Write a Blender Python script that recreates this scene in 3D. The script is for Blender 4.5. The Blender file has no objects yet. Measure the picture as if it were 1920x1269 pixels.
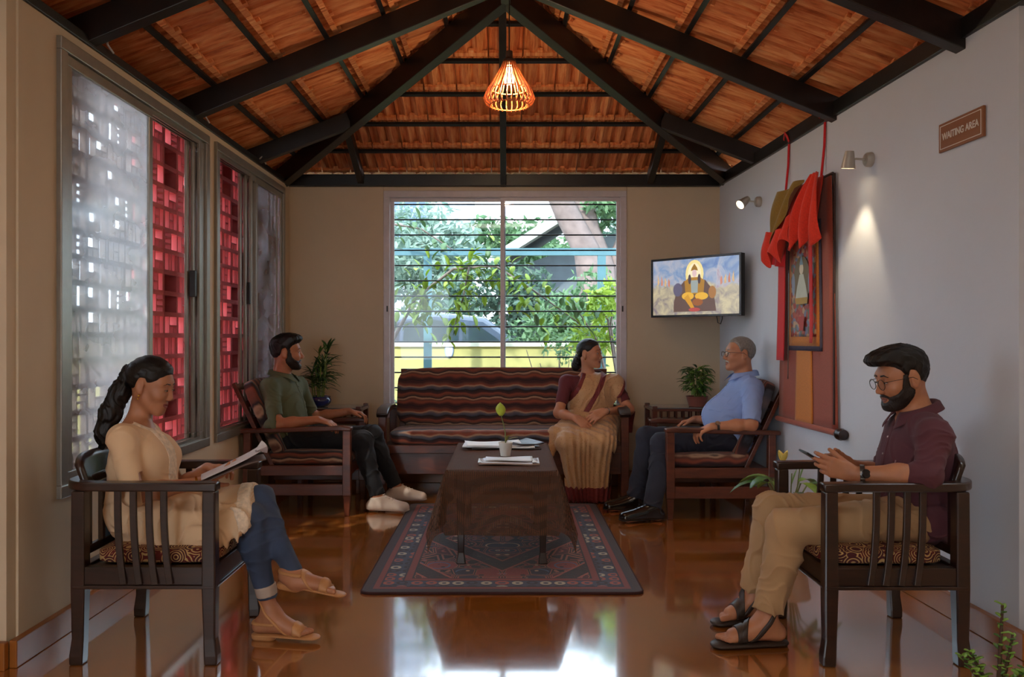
import bpy, bmesh, math, random
import numpy as np
from mathutils import Vector, Matrix
random.seed(7)
SC = bpy.context.scene
COL = SC.collection
V = Vector

# ------------------------------------------------------------ camera, world, sun, exposure
cam = bpy.data.cameras.new('camera')
cam.sensor_width = 36.0
cam.lens = 36.0 * 1550.0 / 1920.0
cam.shift_x = 12.0 / 1920.0
cam.shift_y = -0.5 / 1920.0
cam.clip_end = 200
cam_ob = bpy.data.objects.new('camera', cam)
COL.objects.link(cam_ob)
cam_ob.location = (0, 0, 1.25)
cam_ob.rotation_euler = (math.radians(90), 0, 0)
SC.camera = cam_ob

world = bpy.data.worlds.new('sky')
SC.world = world
world.use_nodes = True
wn = world.node_tree.nodes
wn['Background'].inputs[0].default_value = (0.78, 0.89, 1.0, 1)
wn['Background'].inputs[1].default_value = 6.0

def light(name, kind, loc, energy, color=(1, 1, 1), **kw):
    d = bpy.data.lights.new(name, kind)
    d.energy = energy
    d.color = color
    for k, v in kw.items():
        setattr(d, k, v)
    o = bpy.data.objects.new(name, d)
    o.location = loc
    COL.objects.link(o)
    return o

def aim(o, direction):
    o.rotation_euler = V(direction).to_track_quat('-Z', 'Y').to_euler()

sun = light('sun', 'SUN', (-5, -3, 9), 7.0, (1.0, 0.93, 0.80), angle=math.radians(2.0))
aim(sun, (0.45, 0.60, -0.62))
# unseen area light added behind the camera as fill; its casing is added too
hall = light('hall_fill_light', 'AREA', (0.0, -0.6, 3.30), 22, (1.0, 0.90, 0.78), shape='RECTANGLE', size=1.6, size_y=0.5)

SC.view_settings.view_transform = 'Standard'
SC.view_settings.look = 'None'
SC.view_settings.gamma = 1.0
SC.view_settings.use_curve_mapping = False
SC.view_settings.exposure = 1.0

# ------------------------------------------------------------ helpers
def lin(c):
    return tuple(((x / 255.0) / 12.92 if x / 255.0 <= 0.04045 else ((x / 255.0 + 0.055) / 1.055) ** 2.4) for x in c)

def P(px, py, y):
    return V(((px - 948.0) * y / 1550.0, y, 1.25 - (py - 635.0) * y / 1550.0))

class NT:
    def __init__(self, name):
        self.m = bpy.data.materials.new(name)
        self.m.use_nodes = True
        self.t = self.m.node_tree
        self.b = self.t.nodes['Principled BSDF']
        self.out = self.t.nodes['Material Output']
    def n(self, typ, **kw):
        x = self.t.nodes.new(typ)
        for k, v in kw.items():
            if k.startswith('i_'):
                x.inputs[k[2:].replace('_', ' ')].default_value = v
            else:
                setattr(x, k, v)
        return x
    def l(self, a, b):
        self.t.links.new(a, b)
    def coords(self, scale=(1, 1, 1), kind='Object', rot=(0, 0, 0)):
        tc = self.n('ShaderNodeTexCoord')
        mp = self.n('ShaderNodeMapping')
        mp.inputs['Scale'].default_value = scale
        mp.inputs['Rotation'].default_value = rot
        self.l(tc.outputs[kind], mp.inputs[0])
        return mp.outputs[0]
    def noise(self, vec, scale=5, detail=4, rough=0.55, dist=0):
        x = self.n('ShaderNodeTexNoise')
        x.inputs['Scale'].default_value = scale
        x.inputs['Detail'].default_value = detail
        x.inputs['Roughness'].default_value = rough
        x.inputs['Distortion'].default_value = dist
        self.l(vec, x.inputs['Vector'])
        return x.outputs['Fac']
    def ramp(self, fac, stops, interp='LINEAR'):
        r = self.n('ShaderNodeValToRGB')
        r.color_ramp.interpolation = interp
        e = r.color_ramp.elements
        while len(e) < len(stops):
            e.new(0.5)
        for el, (p, c) in zip(e, stops):
            el.position = p
            el.color = (c[0], c[1], c[2], 1)
        self.l(fac, r.inputs[0])
        return r.outputs[0]
    def mixc(self, fac, a, b, mode='MIX'):
        x = self.n('ShaderNodeMix')
        x.data_type = 'RGBA'
        x.blend_type = mode
        for s, v in ((0, fac), (6, a), (7, b)):
            if isinstance(v, (int, float)):
                x.inputs[s].default_value = v
            elif isinstance(v, tuple):
                x.inputs[s].default_value = (v[0], v[1], v[2], 1)
            else:
                self.l(v, x.inputs[s])
        return x.outputs[2]
    def math(self, op, a, b=None, c=None):
        x = self.n('ShaderNodeMath')
        x.operation = op
        for i, v in enumerate((a, b, c)):
            if v is None:
                continue
            if isinstance(v, (int, float)):
                x.inputs[i].default_value = v
            else:
                self.l(v, x.inputs[i])
        return x.outputs[0]
    def sep(self, vec):
        x = self.n('ShaderNodeSeparateXYZ')
        self.l(vec, x.inputs[0])
        return x.outputs
    def color(self, sock):
        if isinstance(sock, tuple):
            self.b.inputs['Base Color'].default_value = (sock[0], sock[1], sock[2], 1)
        else:
            self.l(sock, self.b.inputs['Base Color'])
    def set(self, **kw):
        for k, v in kw.items():
            self.b.inputs[k.replace('_', ' ')].default_value = v
    def bump(self, fac, strength=0.3, dist=0.01):
        x = self.n('ShaderNodeBump')
        x.inputs['Strength'].default_value = strength
        x.inputs['Distance'].default_value = dist
        self.l(fac, x.inputs['Height'])
        self.l(x.outputs[0], self.b.inputs['Normal'])

MATS = {}
def mat(name, rgb, rough=0.5, var=0.12, scale=6, bump=0.0, bscale=None, metal=0.0, spec=0.5, coat=0.0, stretch=(1, 1, 1), sheen=0.0, sss=0.0):
    if name in MATS:
        return MATS[name]
    t = NT(name)
    c = lin(rgb)
    vec = t.coords(stretch)
    f = t.noise(vec, scale)
    a = tuple(min(1, x * (1 + var)) for x in c)
    b = tuple(x * (1 - var) for x in c)
    t.color(t.ramp(f, [(0.3, b), (0.7, a)]))
    t.set(Roughness=rough, Metallic=metal)
    t.b.inputs['Specular IOR Level'].default_value = spec
    t.b.inputs['Coat Weight'].default_value = coat
    if sheen:
        t.b.inputs['Sheen Weight'].default_value = sheen
    if sss:
        t.b.inputs['Subsurface Weight'].default_value = sss
        t.b.inputs['Subsurface Radius'].default_value = (0.02, 0.008, 0.004)
        t.b.inputs['Subsurface Scale'].default_value = 0.3
    if bump:
        t.bump(t.noise(vec, bscale or scale * 6, 5), bump, 0.004)
    MATS[name] = t.m
    return t.m

class MB:
    """collects geometry for ONE mesh object"""
    def __init__(self):
        self.v = []
        self.f = []
        self.mi = []
    def add(self, vs, fs, mi=0):
        o = len(self.v)
        self.v += [tuple(x) for x in vs]
        self.f += [tuple(i + o for i in f) for f in fs]
        self.mi += [mi] * len(fs)
        return self
    def box(self, c, s, R=None, mi=0):
        hx, hy, hz = s[0] / 2, s[1] / 2, s[2] / 2
        vs = [V((x, y, z)) for x in (-hx, hx) for y in (-hy, hy) for z in (-hz, hz)]
        if R is not None:
            vs = [R @ q for q in vs]
        vs = [q + V(c) for q in vs]
        return self.add(vs, [(0, 1, 3, 2), (4, 6, 7, 5), (0, 4, 5, 1), (2, 3, 7, 6), (0, 2, 6, 4), (1, 5, 7, 3)], mi)
    def bb(self, lo, hi, mi=0):
        return self.box([(a + b) / 2 for a, b in zip(lo, hi)], [b - a for a, b in zip(lo, hi)], None, mi)
    def bar(self, a, b, w, h, up=(0, 0, 1), w2=None, h2=None):
        a, b = V(a), V(b)
        d = (b - a).normalized()
        s = d.cross(V(up)).normalized()
        u = s.cross(d)
        w2 = w if w2 is None else w2
        h2 = h if h2 is None else h2
        vs = []
        for p, ww, hh in ((a, w, h), (b, w2, h2)):
            vs += [p - s * ww / 2 - u * hh / 2, p + s * ww / 2 - u * hh / 2, p + s * ww / 2 + u * hh / 2, p - s * ww / 2 + u * hh / 2]
        return self.add(vs, [(3, 2, 1, 0), (4, 5, 6, 7), (0, 1, 5, 4), (1, 2, 6, 5), (2, 3, 7, 6), (3, 0, 4, 7)])
    def sweep(self, pts, w, h, up=(0, 0, 1), closed=False):
        pts = [V(p) for p in pts]
        n = len(pts)
        ws = w if isinstance(w, (list, tuple)) else [w] * n
        hs = h if isinstance(h, (list, tuple)) else [h] * n
        vs, fs = [], []
        for i, p in enumerate(pts):
            d = (pts[min(i + 1, n - 1)] - pts[max(i - 1, 0)]).normalized()
            s = d.cross(V(up)).normalized()
            u = s.cross(d)
            vs += [p - s * ws[i] / 2 - u * hs[i] / 2, p + s * ws[i] / 2 - u * hs[i] / 2, p + s * ws[i] / 2 + u * hs[i] / 2, p - s * ws[i] / 2 + u * hs[i] / 2]
        for i in range(n - 1):
            for k in range(4):
                a, b = i * 4 + k, i * 4 + (k + 1) % 4
                fs.append((a, b, b + 4, a + 4))
        fs += [(3, 2, 1, 0), tuple((n - 1) * 4 + k for k in range(4))]
        return self.add(vs, fs)
    def tube(self, pts, r, n=8, cap=True):
        pts = [V(p) for p in pts]
        m = len(pts)
        rs = r if isinstance(r, (list, tuple)) else [r] * m
        d0 = (pts[1] - pts[0]).normalized()
        u = d0.orthogonal().normalized()
        vs, fs = [], []
        for i, p in enumerate(pts):
            d = (pts[min(i + 1, m - 1)] - pts[max(i - 1, 0)]).normalized()
            u = (u - d * u.dot(d)).normalized()
            w = d.cross(u)
            for k in range(n):
                a = 2 * math.pi * k / n
                vs.append(p + (u * math.cos(a) + w * math.sin(a)) * rs[i])
        for i in range(m - 1):
            for k in range(n):
                a, b = i * n + k, i * n + (k + 1) % n
                fs.append((a, b, b + n, a + n))
        if cap:
            fs += [tuple(reversed(range(n))), tuple((m - 1) * n + k for k in range(n))]
        return self.add(vs, fs)
    def lathe(self, prof, c=(0, 0, 0), n=24, axis=(0, 0, 1), closed=False):
        q = V((0, 0, 1)).rotation_difference(V(axis).normalized())
        vs, fs = [], []
        m = len(prof)
        for r, z in prof:
            for k in range(n):
                a = 2 * math.pi * k / n
                vs.append(q @ V((r * math.cos(a), r * math.sin(a), z)) + V(c))
        for i in range(m if closed else m - 1):
            j = (i + 1) % m
            for k in range(n):
                fs.append((i * n + k, i * n + (k + 1) % n, j * n + (k + 1) % n, j * n + k))
        if not closed:
            fs += [tuple(reversed(range(n))), tuple((m - 1) * n + k for k in range(n))]
        return self.add(vs, fs)
    def prism(self, poly, o, ex, ey, dep):
        """poly in the (ex, ey) plane at o, extruded by vector dep"""
        o, ex, ey, dep = V(o), V(ex), V(ey), V(dep)
        n = len(poly)
        a = [o + ex * p[0] + ey * p[1] for p in poly]
        vs = a + [p + dep for p in a]
        fs = [tuple(reversed(range(n))), tuple(range(n, 2 * n))]
        fs += [(i, (i + 1) % n, (i + 1) % n + n, i + n) for i in range(n)]
        return self.add(vs, fs)
    def grid(self, fn, nu, nv, thick=0.0):
        vs = [V(fn(i / nu, j / nv)) for j in range(nv + 1) for i in range(nu + 1)]
        fs = [(j * (nu + 1) + i, j * (nu + 1) + i + 1, (j + 1) * (nu + 1) + i + 1, (j + 1) * (nu + 1) + i) for j in range(nv) for i in range(nu)]
        return self.add(vs, fs)
    def build(self, name, m=None, parent=None, smooth=None, bevel=0.0, seg=2, solid=0.0, loc=None, rot=None, subsurf=0):
        me = bpy.data.meshes.new(name)
        me.from_pydata(self.v, [], self.f)
        ms = m if isinstance(m, (list, tuple)) else [m]
        for x in ms:
            if x:
                me.materials.append(x)
        if len(ms) > 1:
            me.polygons.foreach_set('material_index', self.mi)
        bm = bmesh.new()
        bm.from_mesh(me)
        bmesh.ops.recalc_face_normals(bm, faces=bm.faces)
        bm.to_mesh(me)
        bm.free()
        if smooth:
            me.polygons.foreach_set('use_smooth', [True] * len(me.polygons))
            me.set_sharp_from_angle(angle=math.radians(smooth if smooth > 1 else 45))
        o = bpy.data.objects.new(name, me)
        COL.objects.link(o)
        if parent:
            o.parent = parent
        if loc:
            o.location = loc
        if rot:
            o.rotation_euler = rot
        if solid:
            md = o.modifiers.new('solid', 'SOLIDIFY')
            md.thickness = solid
            md.offset = 0
        if bevel:
            md = o.modifiers.new('bevel', 'BEVEL')
            md.width = bevel
            md.segments = seg
            md.limit_method = 'ANGLE'
            md.angle_limit = math.radians(35)
            md.harden_normals = False
        if subsurf:
            md = o.modifiers.new('sub', 'SUBSURF')
            md.levels = md.render_levels = subsurf
        return o

def tag(o, label=None, cat=None, group=None, kind=None):
    if label: o['label'] = label
    if cat: o['category'] = cat
    if group: o['group'] = group
    if kind: o['kind'] = kind
    return o

def thing(name, label, cat, loc=(0, 0, 0), rz=0.0, group=None):
    o = bpy.data.objects.new(name, None)
    o.empty_display_size = 0.1
    COL.objects.link(o)
    o.location = loc
    o.rotation_euler = (0, 0, rz)
    return tag(o, label, cat, group)

def struct(o, label=None):
    o['kind'] = 'structure'
    if label: o['label'] = label
    return o

def sempty(name, label=None, loc=(0, 0, 0)):
    o = bpy.data.objects.new(name, None)
    COL.objects.link(o)
    o.location = loc
    return struct(o, label)

def dup(o, parent=None):
    c = o.copy()
    COL.objects.link(c)
    c.parent = parent
    for ch in [x for x in bpy.data.objects if x.parent == o]:
        dup(ch, c)
    return c
# ------------------------------------------------------------ shell materials
def m_plaster(name, rgb, blotch=0.10):
    t = NT(name)
    c = lin(rgb)
    v = t.coords()
    f = t.noise(v, 1.3, 5, 0.6)
    col = t.ramp(f, [(0.3, tuple(x * (1 - blotch) for x in c)), (0.7, tuple(min(1, x * (1 + blotch * 0.5)) for x in c))])
    t.color(col)
    t.set(Roughness=0.72)
    t.bump(t.noise(v, 26, 6, 0.65), 0.12, 0.006)
    return t.m
M_WALL = m_plaster('wall_paint', (204, 209, 218), 0.04)
M_CREAM = m_plaster('cream_paint', (206, 186, 158), 0.07)
M_WFRAME = mat('aluminium_grey', (150, 146, 138), 0.35, 0.06, 20, metal=0.55)
M_WHITEFR = mat('white_frame', (200, 192, 196), 0.4, 0.05, 20)
M_BLACKWOOD = mat('black_timber', (24, 21, 21), 0.38, 0.35, 10, 0.15, stretch=(1, 1, 1), spec=0.5)
M_IRON = mat('black_iron', (38, 38, 40), 0.45, 0.2, 20, metal=0.3)

def m_floor():
    t = NT('oxide_floor')
    v = t.coords()
    f1 = t.noise(v, 1.1, 6, 0.6, 0.6)
    f2 = t.noise(v, 7.0, 6, 0.7)
    c1 = t.ramp(f1, [(0.30, lin((124, 68, 20))), (0.52, lin((156, 92, 34))), (0.75, lin((178, 120, 64)))])
    c2 = t.mixc(t.ramp(f2, [(0.45, (0, 0, 0)), (0.7, (1, 1, 1))]), c1, lin((160, 96, 40)))
    # hairline crack winding across the slab in front of the right armchair
    s = t.sep(v)
    ny = t.noise(v, 5.0, 5, 0.6)
    ny2 = t.noise(v, 22.0, 3, 0.6)
    cx = t.math('MULTIPLY_ADD', s[1], 0.45, -1.33)
    cx = t.math('ADD', cx, t.math('MULTIPLY', t.math('SUBTRACT', ny, 0.5), 0.30))
    cx = t.math('ADD', cx, t.math('MULTIPLY', t.math('SUBTRACT', ny2, 0.5), 0.06))
    dist = t.math('ABSOLUTE', t.math('SUBTRACT', s[0], cx))
    line = t.math('LESS_THAN', dist, 0.006)
    yr = t.math('MULTIPLY', t.math('GREATER_THAN', s[1], 4.95), t.math('LESS_THAN', s[1], 6.2))
    line = t.math('MULTIPLY', line, yr)
    t.color(t.mixc(line, c2, lin((70, 30, 8))))
    r = t.ramp(t.noise(v, 3.0, 6, 0.7), [(0.3, (0.09,) * 3), (0.7, (0.17,) * 3)])
    t.l(r, t.b.inputs['Roughness'])
    t.b.inputs['IOR'].default_value = 1.75
    t.b.inputs['Coat Weight'].default_value = 1.0
    t.b.inputs['Coat IOR'].default_value = 3.0
    t.b.inputs['Coat Roughness'].default_value = 0.07
    t.bump(t.noise(v, 5, 3, 0.5), 0.05, 0.01)
    return t.m
M_FLOOR = m_floor()
M_SKIRT = mat('oxide_skirting', (150, 88, 32), 0.28, 0.25, 4, 0.05)

def m_tile():
    t = NT('clay_roof_tile')
    oi = t.n('ShaderNodeObjectInfo')
    tc = t.n('ShaderNodeTexCoord')
    mp = t.n('ShaderNodeMapping')
    mp.inputs['Scale'].default_value = (26, 2.0, 10)
    add = t.n('ShaderNodeVectorMath')
    add.operation = 'ADD'
    t.l(tc.outputs['Object'], add.inputs[0])
    cmb = t.n('ShaderNodeCombineXYZ')
    t.l(t.math('MULTIPLY', oi.outputs['Random'], 7.0), cmb.inputs[0])
    t.l(t.math('MULTIPLY', oi.outputs['Random'], 13.0), cmb.inputs[1])
    t.l(cmb.outputs[0], add.inputs[1])
    t.l(add.outputs[0], mp.inputs[0])
    f = t.noise(mp.outputs[0], 1.6, 5, 0.65)
    col = t.ramp(f, [(0.25, lin((140, 70, 40))), (0.42, lin((214, 126, 72))), (0.58, lin((238, 168, 108))), (0.8, lin((248, 206, 158)))])
    tint = t.ramp(oi.outputs['Random'], [(0.0, (0.58, 0.46, 0.42)), (0.35, (0.95, 0.86, 0.80)), (0.7, (1, 0.98, 0.94)), (1.0, (0.86, 0.66, 0.56))])
    t.color(t.mixc(1.0, col, tint, 'MULTIPLY'))
    t.set(Roughness=0.75)
    t.bump(f, 0.35, 0.006)
    return t.m
M_TILE = m_tile()

def m_glass(name, tint, gloss=0.10, rough=0.02):
    t = NT(name)
    t.t.nodes.remove(t.b)
    tr = t.n('ShaderNodeBsdfTransparent')
    tr.inputs[0].default_value = (*tint, 1)
    gl = t.n('ShaderNodeBsdfGlossy')
    gl.inputs['Roughness'].default_value = rough
    fr = t.n('ShaderNodeFresnel')
    fr.inputs[0].default_value = 1.45
    mx = t.n('ShaderNodeMixShader')
    t.l(t.math('MULTIPLY', fr.outputs[0], gloss * 10), mx.inputs[0])
    t.l(tr.outputs[0], mx.inputs[1])
    t.l(gl.outputs[0], mx.inputs[2])
    t.l(mx.outputs[0], t.out.inputs[0])
    return t.m
M_GLASS = m_glass('window_glass', (0.95, 0.96, 0.97), 0.06)
M_TINT = m_glass('dimming_window_glass', (0.63, 0.66, 0.68), 0.045)  # tint added to hold back the outdoor brightness in the end window

def m_mesh():
    # fine insect-screen mesh: part see-through, part milky grey weave
    t = NT('screen_mesh')
    t.t.nodes.remove(t.b)
    v = t.coords((1, 1, 1))
    tr = t.n('ShaderNodeBsdfTransparent')
    tr.inputs[0].default_value = (0.9, 0.93, 0.96, 1)
    tl = t.n('ShaderNodeBsdfTranslucent')
    tl.inputs[0].default_value = (0.62, 0.63, 0.66, 1)
    df = t.n('ShaderNodeBsdfDiffuse')
    df.inputs[0].default_value = (0.46, 0.41, 0.35, 1)
    m1 = t.n('ShaderNodeMixShader')
    m1.inputs[0].default_value = 0.25
    t.l(tl.outputs[0], m1.inputs[1])
    t.l(df.outputs[0], m1.inputs[2])
    m2 = t.n('ShaderNodeMixShader')
    f = t.noise(t.coords((1, 1.2, 2.5)), 2.4, 3, 0.5)
    t.l(t.ramp(f, [(0.3, (0.30,) * 3), (0.7, (0.52,) * 3)]), m2.inputs[0])
    t.l(tr.outputs[0], m2.inputs[1])
    t.l(m1.outputs[0], m2.inputs[2])
    gl = t.n('ShaderNodeBsdfGlossy')
    gl.inputs['Roughness'].default_value = 0.12
    fr = t.n('ShaderNodeFresnel')
    fr.inputs[0].default_value = 1.3
    m3 = t.n('ShaderNodeMixShader')
    t.l(t.math('MULTIPLY', fr.outputs[0], 0.7), m3.inputs[0])
    t.l(m2.outputs[0], m3.inputs[1])
    t.l(gl.outputs[0], m3.inputs[2])
    t.l(m3.outputs[0], t.out.inputs[0])
    return t.m
M_MESH = m_mesh()

# ------------------------------------------------------------ room shell
XL, YB, YF, ZW = -1.88, 7.18, 3.19, 2.565
def xr(y):
    return 1.86 + (YB - y) * 0.0438
# window openings (sill, head)
ZS, ZH = 0.575, 2.52

mb = MB()
mb.bb((-7, -5, -0.2), (7, YB + 0.2, 0.0))
struct(mb.build('floor', M_FLOOR), 'polished orange-brown oxide floor')

# left wall with two window openings
W1 = (3.46, 5.20)
W2 = (5.33, 6.98)
mb = MB()
def lwall(y0, y1, z0, z1):
    mb.bb((XL - 0.05, y0, z0), (XL, y1, z1))
lwall(YF, YB + 0.2, 0, ZS)
lwall(YF, YB + 0.2, ZH, ZW)
lwall(YF, W1[0], ZS, ZH)
lwall(W1[1], W2[0], ZS, ZH)
lwall(W2[1], YB + 0.2, ZS, ZH)
struct(mb.build('wall_left', M_CREAM), 'cream wall with two tall sliding windows')
# back wall with wide window
BX0, BX1 = -1.06, 1.05
mb = MB()
mb.bb((-2.2, YB, 0), (BX0, YB + 0.2, ZW))
mb.bb((BX1, YB, 0), (2.2, YB + 0.2, ZW))
mb.bb((BX0, YB + 0.02, 0), (BX1, YB + 0.2, 0.56))
mb.bb((BX0, YB, 2.53), (BX1, YB + 0.2, ZW))
struct(mb.build('wall_back', M_CREAM, bevel=0.004), 'cream end wall round the big barred window')
# right wall (slightly splayed)
mb = MB()
y0, y1 = 3.27, YB + 0.2
mb.prism([(xr(y0), y0), (xr(y1), y1), (xr(y1) + 0.25, y1), (xr(y0) + 0.25, y0)], (0, 0, 0), (1, 0, 0), (0, 1, 0), (0, 0, ZW))
struct(mb.build('wall_right', M_WALL), 'white right wall with the wall hanging')
# wall ends facing the entrance hall, and the hall behind the camera
mb = MB(); mb.bb((-2.6, YF - 0.06, 0), (XL - 0.01, YF, 2.62))
struct(mb.build('wall_front_left', M_CREAM), 'cream wall end on the left edge')
mb = MB(); mb.bb((xr(3.27) + 0.02, 3.2, 0), (3.1, 3.268, 2.62))
struct(mb.build('wall_front_right', M_CREAM), 'cream wall end on the right edge')
mb = MB(); mb.bb((-2.7, -3.0, 0), (-2.6, YF, 3.4))
struct(mb.build('wall_hall_left', M_CREAM))
mb = MB(); mb.bb((3.0, -3.0, 0), (3.1, YF, 3.4))
struct(mb.build('wall_hall_right', M_CREAM))
mb = MB(); mb.bb((-2.7, -3.1, 0), (-2.4, -3.0, 3.4)); mb.bb((-1.2, -3.1, 0), (3.1, -3.0, 3.4)); mb.bb((-2.4, -3.1, 2.3), (-1.2, -3.0, 3.4)); mb.bb((-2.4, -3.1, 0), (-1.2, -3.0, 0.8))
struct(mb.build('wall_hall_rear', M_CREAM))
mb = MB(); mb.bb((-2.7, -3.0, 3.4), (3.1, 2.55, 3.5)); mb.bb((-2.7, 2.4, 3.4), (3.1, 2.5, 3.75))
struct(mb.build('ceiling_hall', M_CREAM))
mb = MB(); mb.bb((-0.8, -0.85, 3.33), (0.8, -0.35, 3.4))  # unseen housing added around the fill light
struct(mb.build('trim_1', M_WHITEFR), 'made-up casing for the added hall fill light')

# skirtings
def skirt(name, pts, label):
    m = MB()
    for a, b in zip(pts[:-1], pts[1:]):
        m.bar(V(a) + V((0, 0, 0.0525)), V(b) + V((0, 0, 0.0525)), 0.03, 0.105)
    struct(m.build(name, M_SKIRT, bevel=0.004), label)
skirt('baseboard_left', [(XL + 0.014, YF - 0.06, 0), (XL + 0.014, YB, 0)], 'orange-brown skirting of the left wall')
skirt('baseboard_right', [(xr(3.27) - 0.014, 3.2, 0), (xr(YB) - 0.014, YB, 0)], 'orange-brown skirting of the right wall')
skirt('baseboard_back', [(XL, YB - 0.014, 0), (xr(YB), YB - 0.014, 0)], 'orange-brown skirting of the end wall')
skirt('baseboard_front_left', [(-2.6, YF - 0.075, 0), (XL + 0.0, YF - 0.075, 0)], 'skirting of the left wall end')
skirt('baseboard_front_right', [(xr(3.27) + 0.0, 3.185, 0), (3.0, 3.185, 0)], 'skirting of the right wall end')

# black wall plates under the roof
mb = MB(); mb.bb((XL - 0.2, YB - 0.05, ZW), (xr(YB) + 0.2, YB + 0.15, ZW + 0.10))
struct(mb.build('trim_2', M_BLACKWOOD, bevel=0.004), 'black timber wall plate over the end wall')
mb = MB(); mb.bb((XL - 0.17, YF - 0.3, ZW), (XL + 0.012, YB, ZW + 0.045))
struct(mb.build('trim_3', M_BLACKWOOD, bevel=0.004), 'black timber wall plate over the left wall')
mb = MB(); mb.bar((xr(3.0) + 0.06, 3.0, ZW + 0.045), (xr(YB) + 0.06, YB, ZW + 0.045), 0.16, 0.09)
struct(mb.build('trim_4', M_BLACKWOOD, bevel=0.004), 'black timber wall plate over the right wall')

# ------------------------------------------------------------ roof: three slopes of clay tiles on black rafters
WC, ZC, YA, ZA = 2.03, 2.70, 5.20, 3.54         # eave half width/height at hip corner, apex
APEX = V((0, YA, ZA))
CL, CR, = V((-WC, YB + 0.02, ZC)), V((WC, YB + 0.02, ZC))
def slope_frame(o, along, up):
    a = V(along).normalized()
    u = V(up).normalized()
    n = a.cross(u).normalized()
    if n.z < 0: n = -n
    return V(o), a, u, n

def tile_mesh_data(w, h):
    """underside-detailed interlocking tile: two pans, raised ribs, thick lip with nibs at the lower edge"""
    xs = [0, .05, .09, .20, .30, .42, .50, .58, .70, .80, .92, .96, 1.0]
    zs = [.0, .022, .022, .0, -.010, .0, .020, .0, -.010, .0, .020, .020, .0]
    v, f = [], []
    th = 0.014
    for (yy, dz) in ((-0.03, 0.026), (0.0, 0.010), (h * 0.5, 0.004), (h + 0.01, -0.008)):
        for x, z in zip(xs, zs):
            v.append((x * w, yy, z * 1.5 + dz + 0.004))
        for x, z in zip(xs, zs):
            v.append((x * w, yy, z * 1.5 + dz + 0.004 + th))
    n = len(xs)
    for r in range(3):
        for i in range(n - 1):
            a = r * 2 * n + i
            f.append((a, a + 2 * n, a + 2 * n + 1, a + 1))
            b = a + n
            f.append((b, b + 1, b + 2 * n + 1, b + 2 * n))
    for i in range(n - 1):
        f.append((i, i + 1, i + 1 + n, i + n))
        k = 6 * n + i
        f.append((k, k + n, k + n + 1, k + 1))
    for r in range(3):
        for e in (0, n - 1):
            a = r * 2 * n + e
            f.append((a, a + n, a + 3 * n, a + 2 * n))
    def bx(x0, x1, y0, y1, z0, z1):
        o = len(v)
        for x in (x0, x1):
            for y in (y0, y1):
                for z in (z0, z1):
                    v.append((x, y, z))
        f.extend([(o, o + 1, o + 3, o + 2), (o + 4, o + 6, o + 7, o + 5), (o, o + 4, o + 5, o + 1), (o + 2, o + 3, o + 7, o + 6), (o, o + 2, o + 6, o + 4), (o + 1, o + 5, o + 7, o + 3)])
    bx(.004, w - .004, .050, .082, -.016, .012)          # lip that hooks over the batten
    bx(w * .42, w * .58, .082, .104, -.013, .012)        # nib
    bx(w * .08, w * .13, h - .05, h - .03, -.020, .0)
    return v, f

def slope(name, label, o, along, up, wid, clips, rows, gauge, ulo, uhi, row_start=0.0, wmin=0.0):
    root = sempty(name, label)
    o, a, u, n = slope_frame(o, along, up)
    tw = 0.245
    R = Matrix((a, u, n)).transposed()
    flip = R.determinant() < 0
    full = None
    ncol = int(math.ceil((uhi - ulo) / tw))
    for r in range(rows):
        for c in range(ncol):
            x0, y0 = ulo + c * tw, row_start + r * gauge
            pts = [o + a * xx + u * yy for xx in (x0, x0 + tw) for yy in (y0 - 0.03, y0 + gauge + 0.01)]
            ins = [all((p - cp).dot(cn) <= 0.0 for cp, cn in clips) for p in pts]
            org = o + a * x0 + u * y0
            if all(ins) and full is not None:
                ob = bpy.data.objects.new('roof_tile', full)
            else:
                # crossing a hip or ridge: cut
                dmin = [max((p - cp).dot(cn) for cp, cn in clips) for p in pts]
                if min(dmin) > -0.02 and not all(ins):
                    continue
                v, f = tile_mesh_data(tw - 0.004, gauge)
                me = bpy.data.meshes.new('roof_tile')
                me.from_pydata(v, [], f)
                bm = bmesh.new()
                bm.from_mesh(me)
                Ri = R.transposed()
                if not all(ins):
                    for cp, cn in clips:
                        bmesh.ops.bisect_plane(bm, geom=bm.verts[:] + bm.edges[:] + bm.faces[:], plane_co=Ri @ (cp - org), plane_no=Ri @ cn, clear_outer=True)
                if len(bm.faces) < 2:
                    bm.free()
                    continue
                bmesh.ops.recalc_face_normals(bm, faces=bm.faces)
                bm.to_mesh(me)
                bm.free()
                me.materials.append(M_TILE)
                me.polygons.foreach_set('use_smooth', [True] * len(me.polygons))
                me.set_sharp_from_angle(angle=math.radians(40))
                if all(ins):
                    full = me
                ob = bpy.data.objects.new('roof_tile', me)
            COL.objects.link(ob)
            ob.parent = root
            jit = Matrix.Rotation(random.uniform(-0.006, 0.006), 3, 'Z')
            ob.matrix_local = Matrix.Translation(org + n * random.uniform(0, 0.004)) @ (R @ jit).to_4x4()
    return root, o, a, u, n

GA = 0.372
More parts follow.
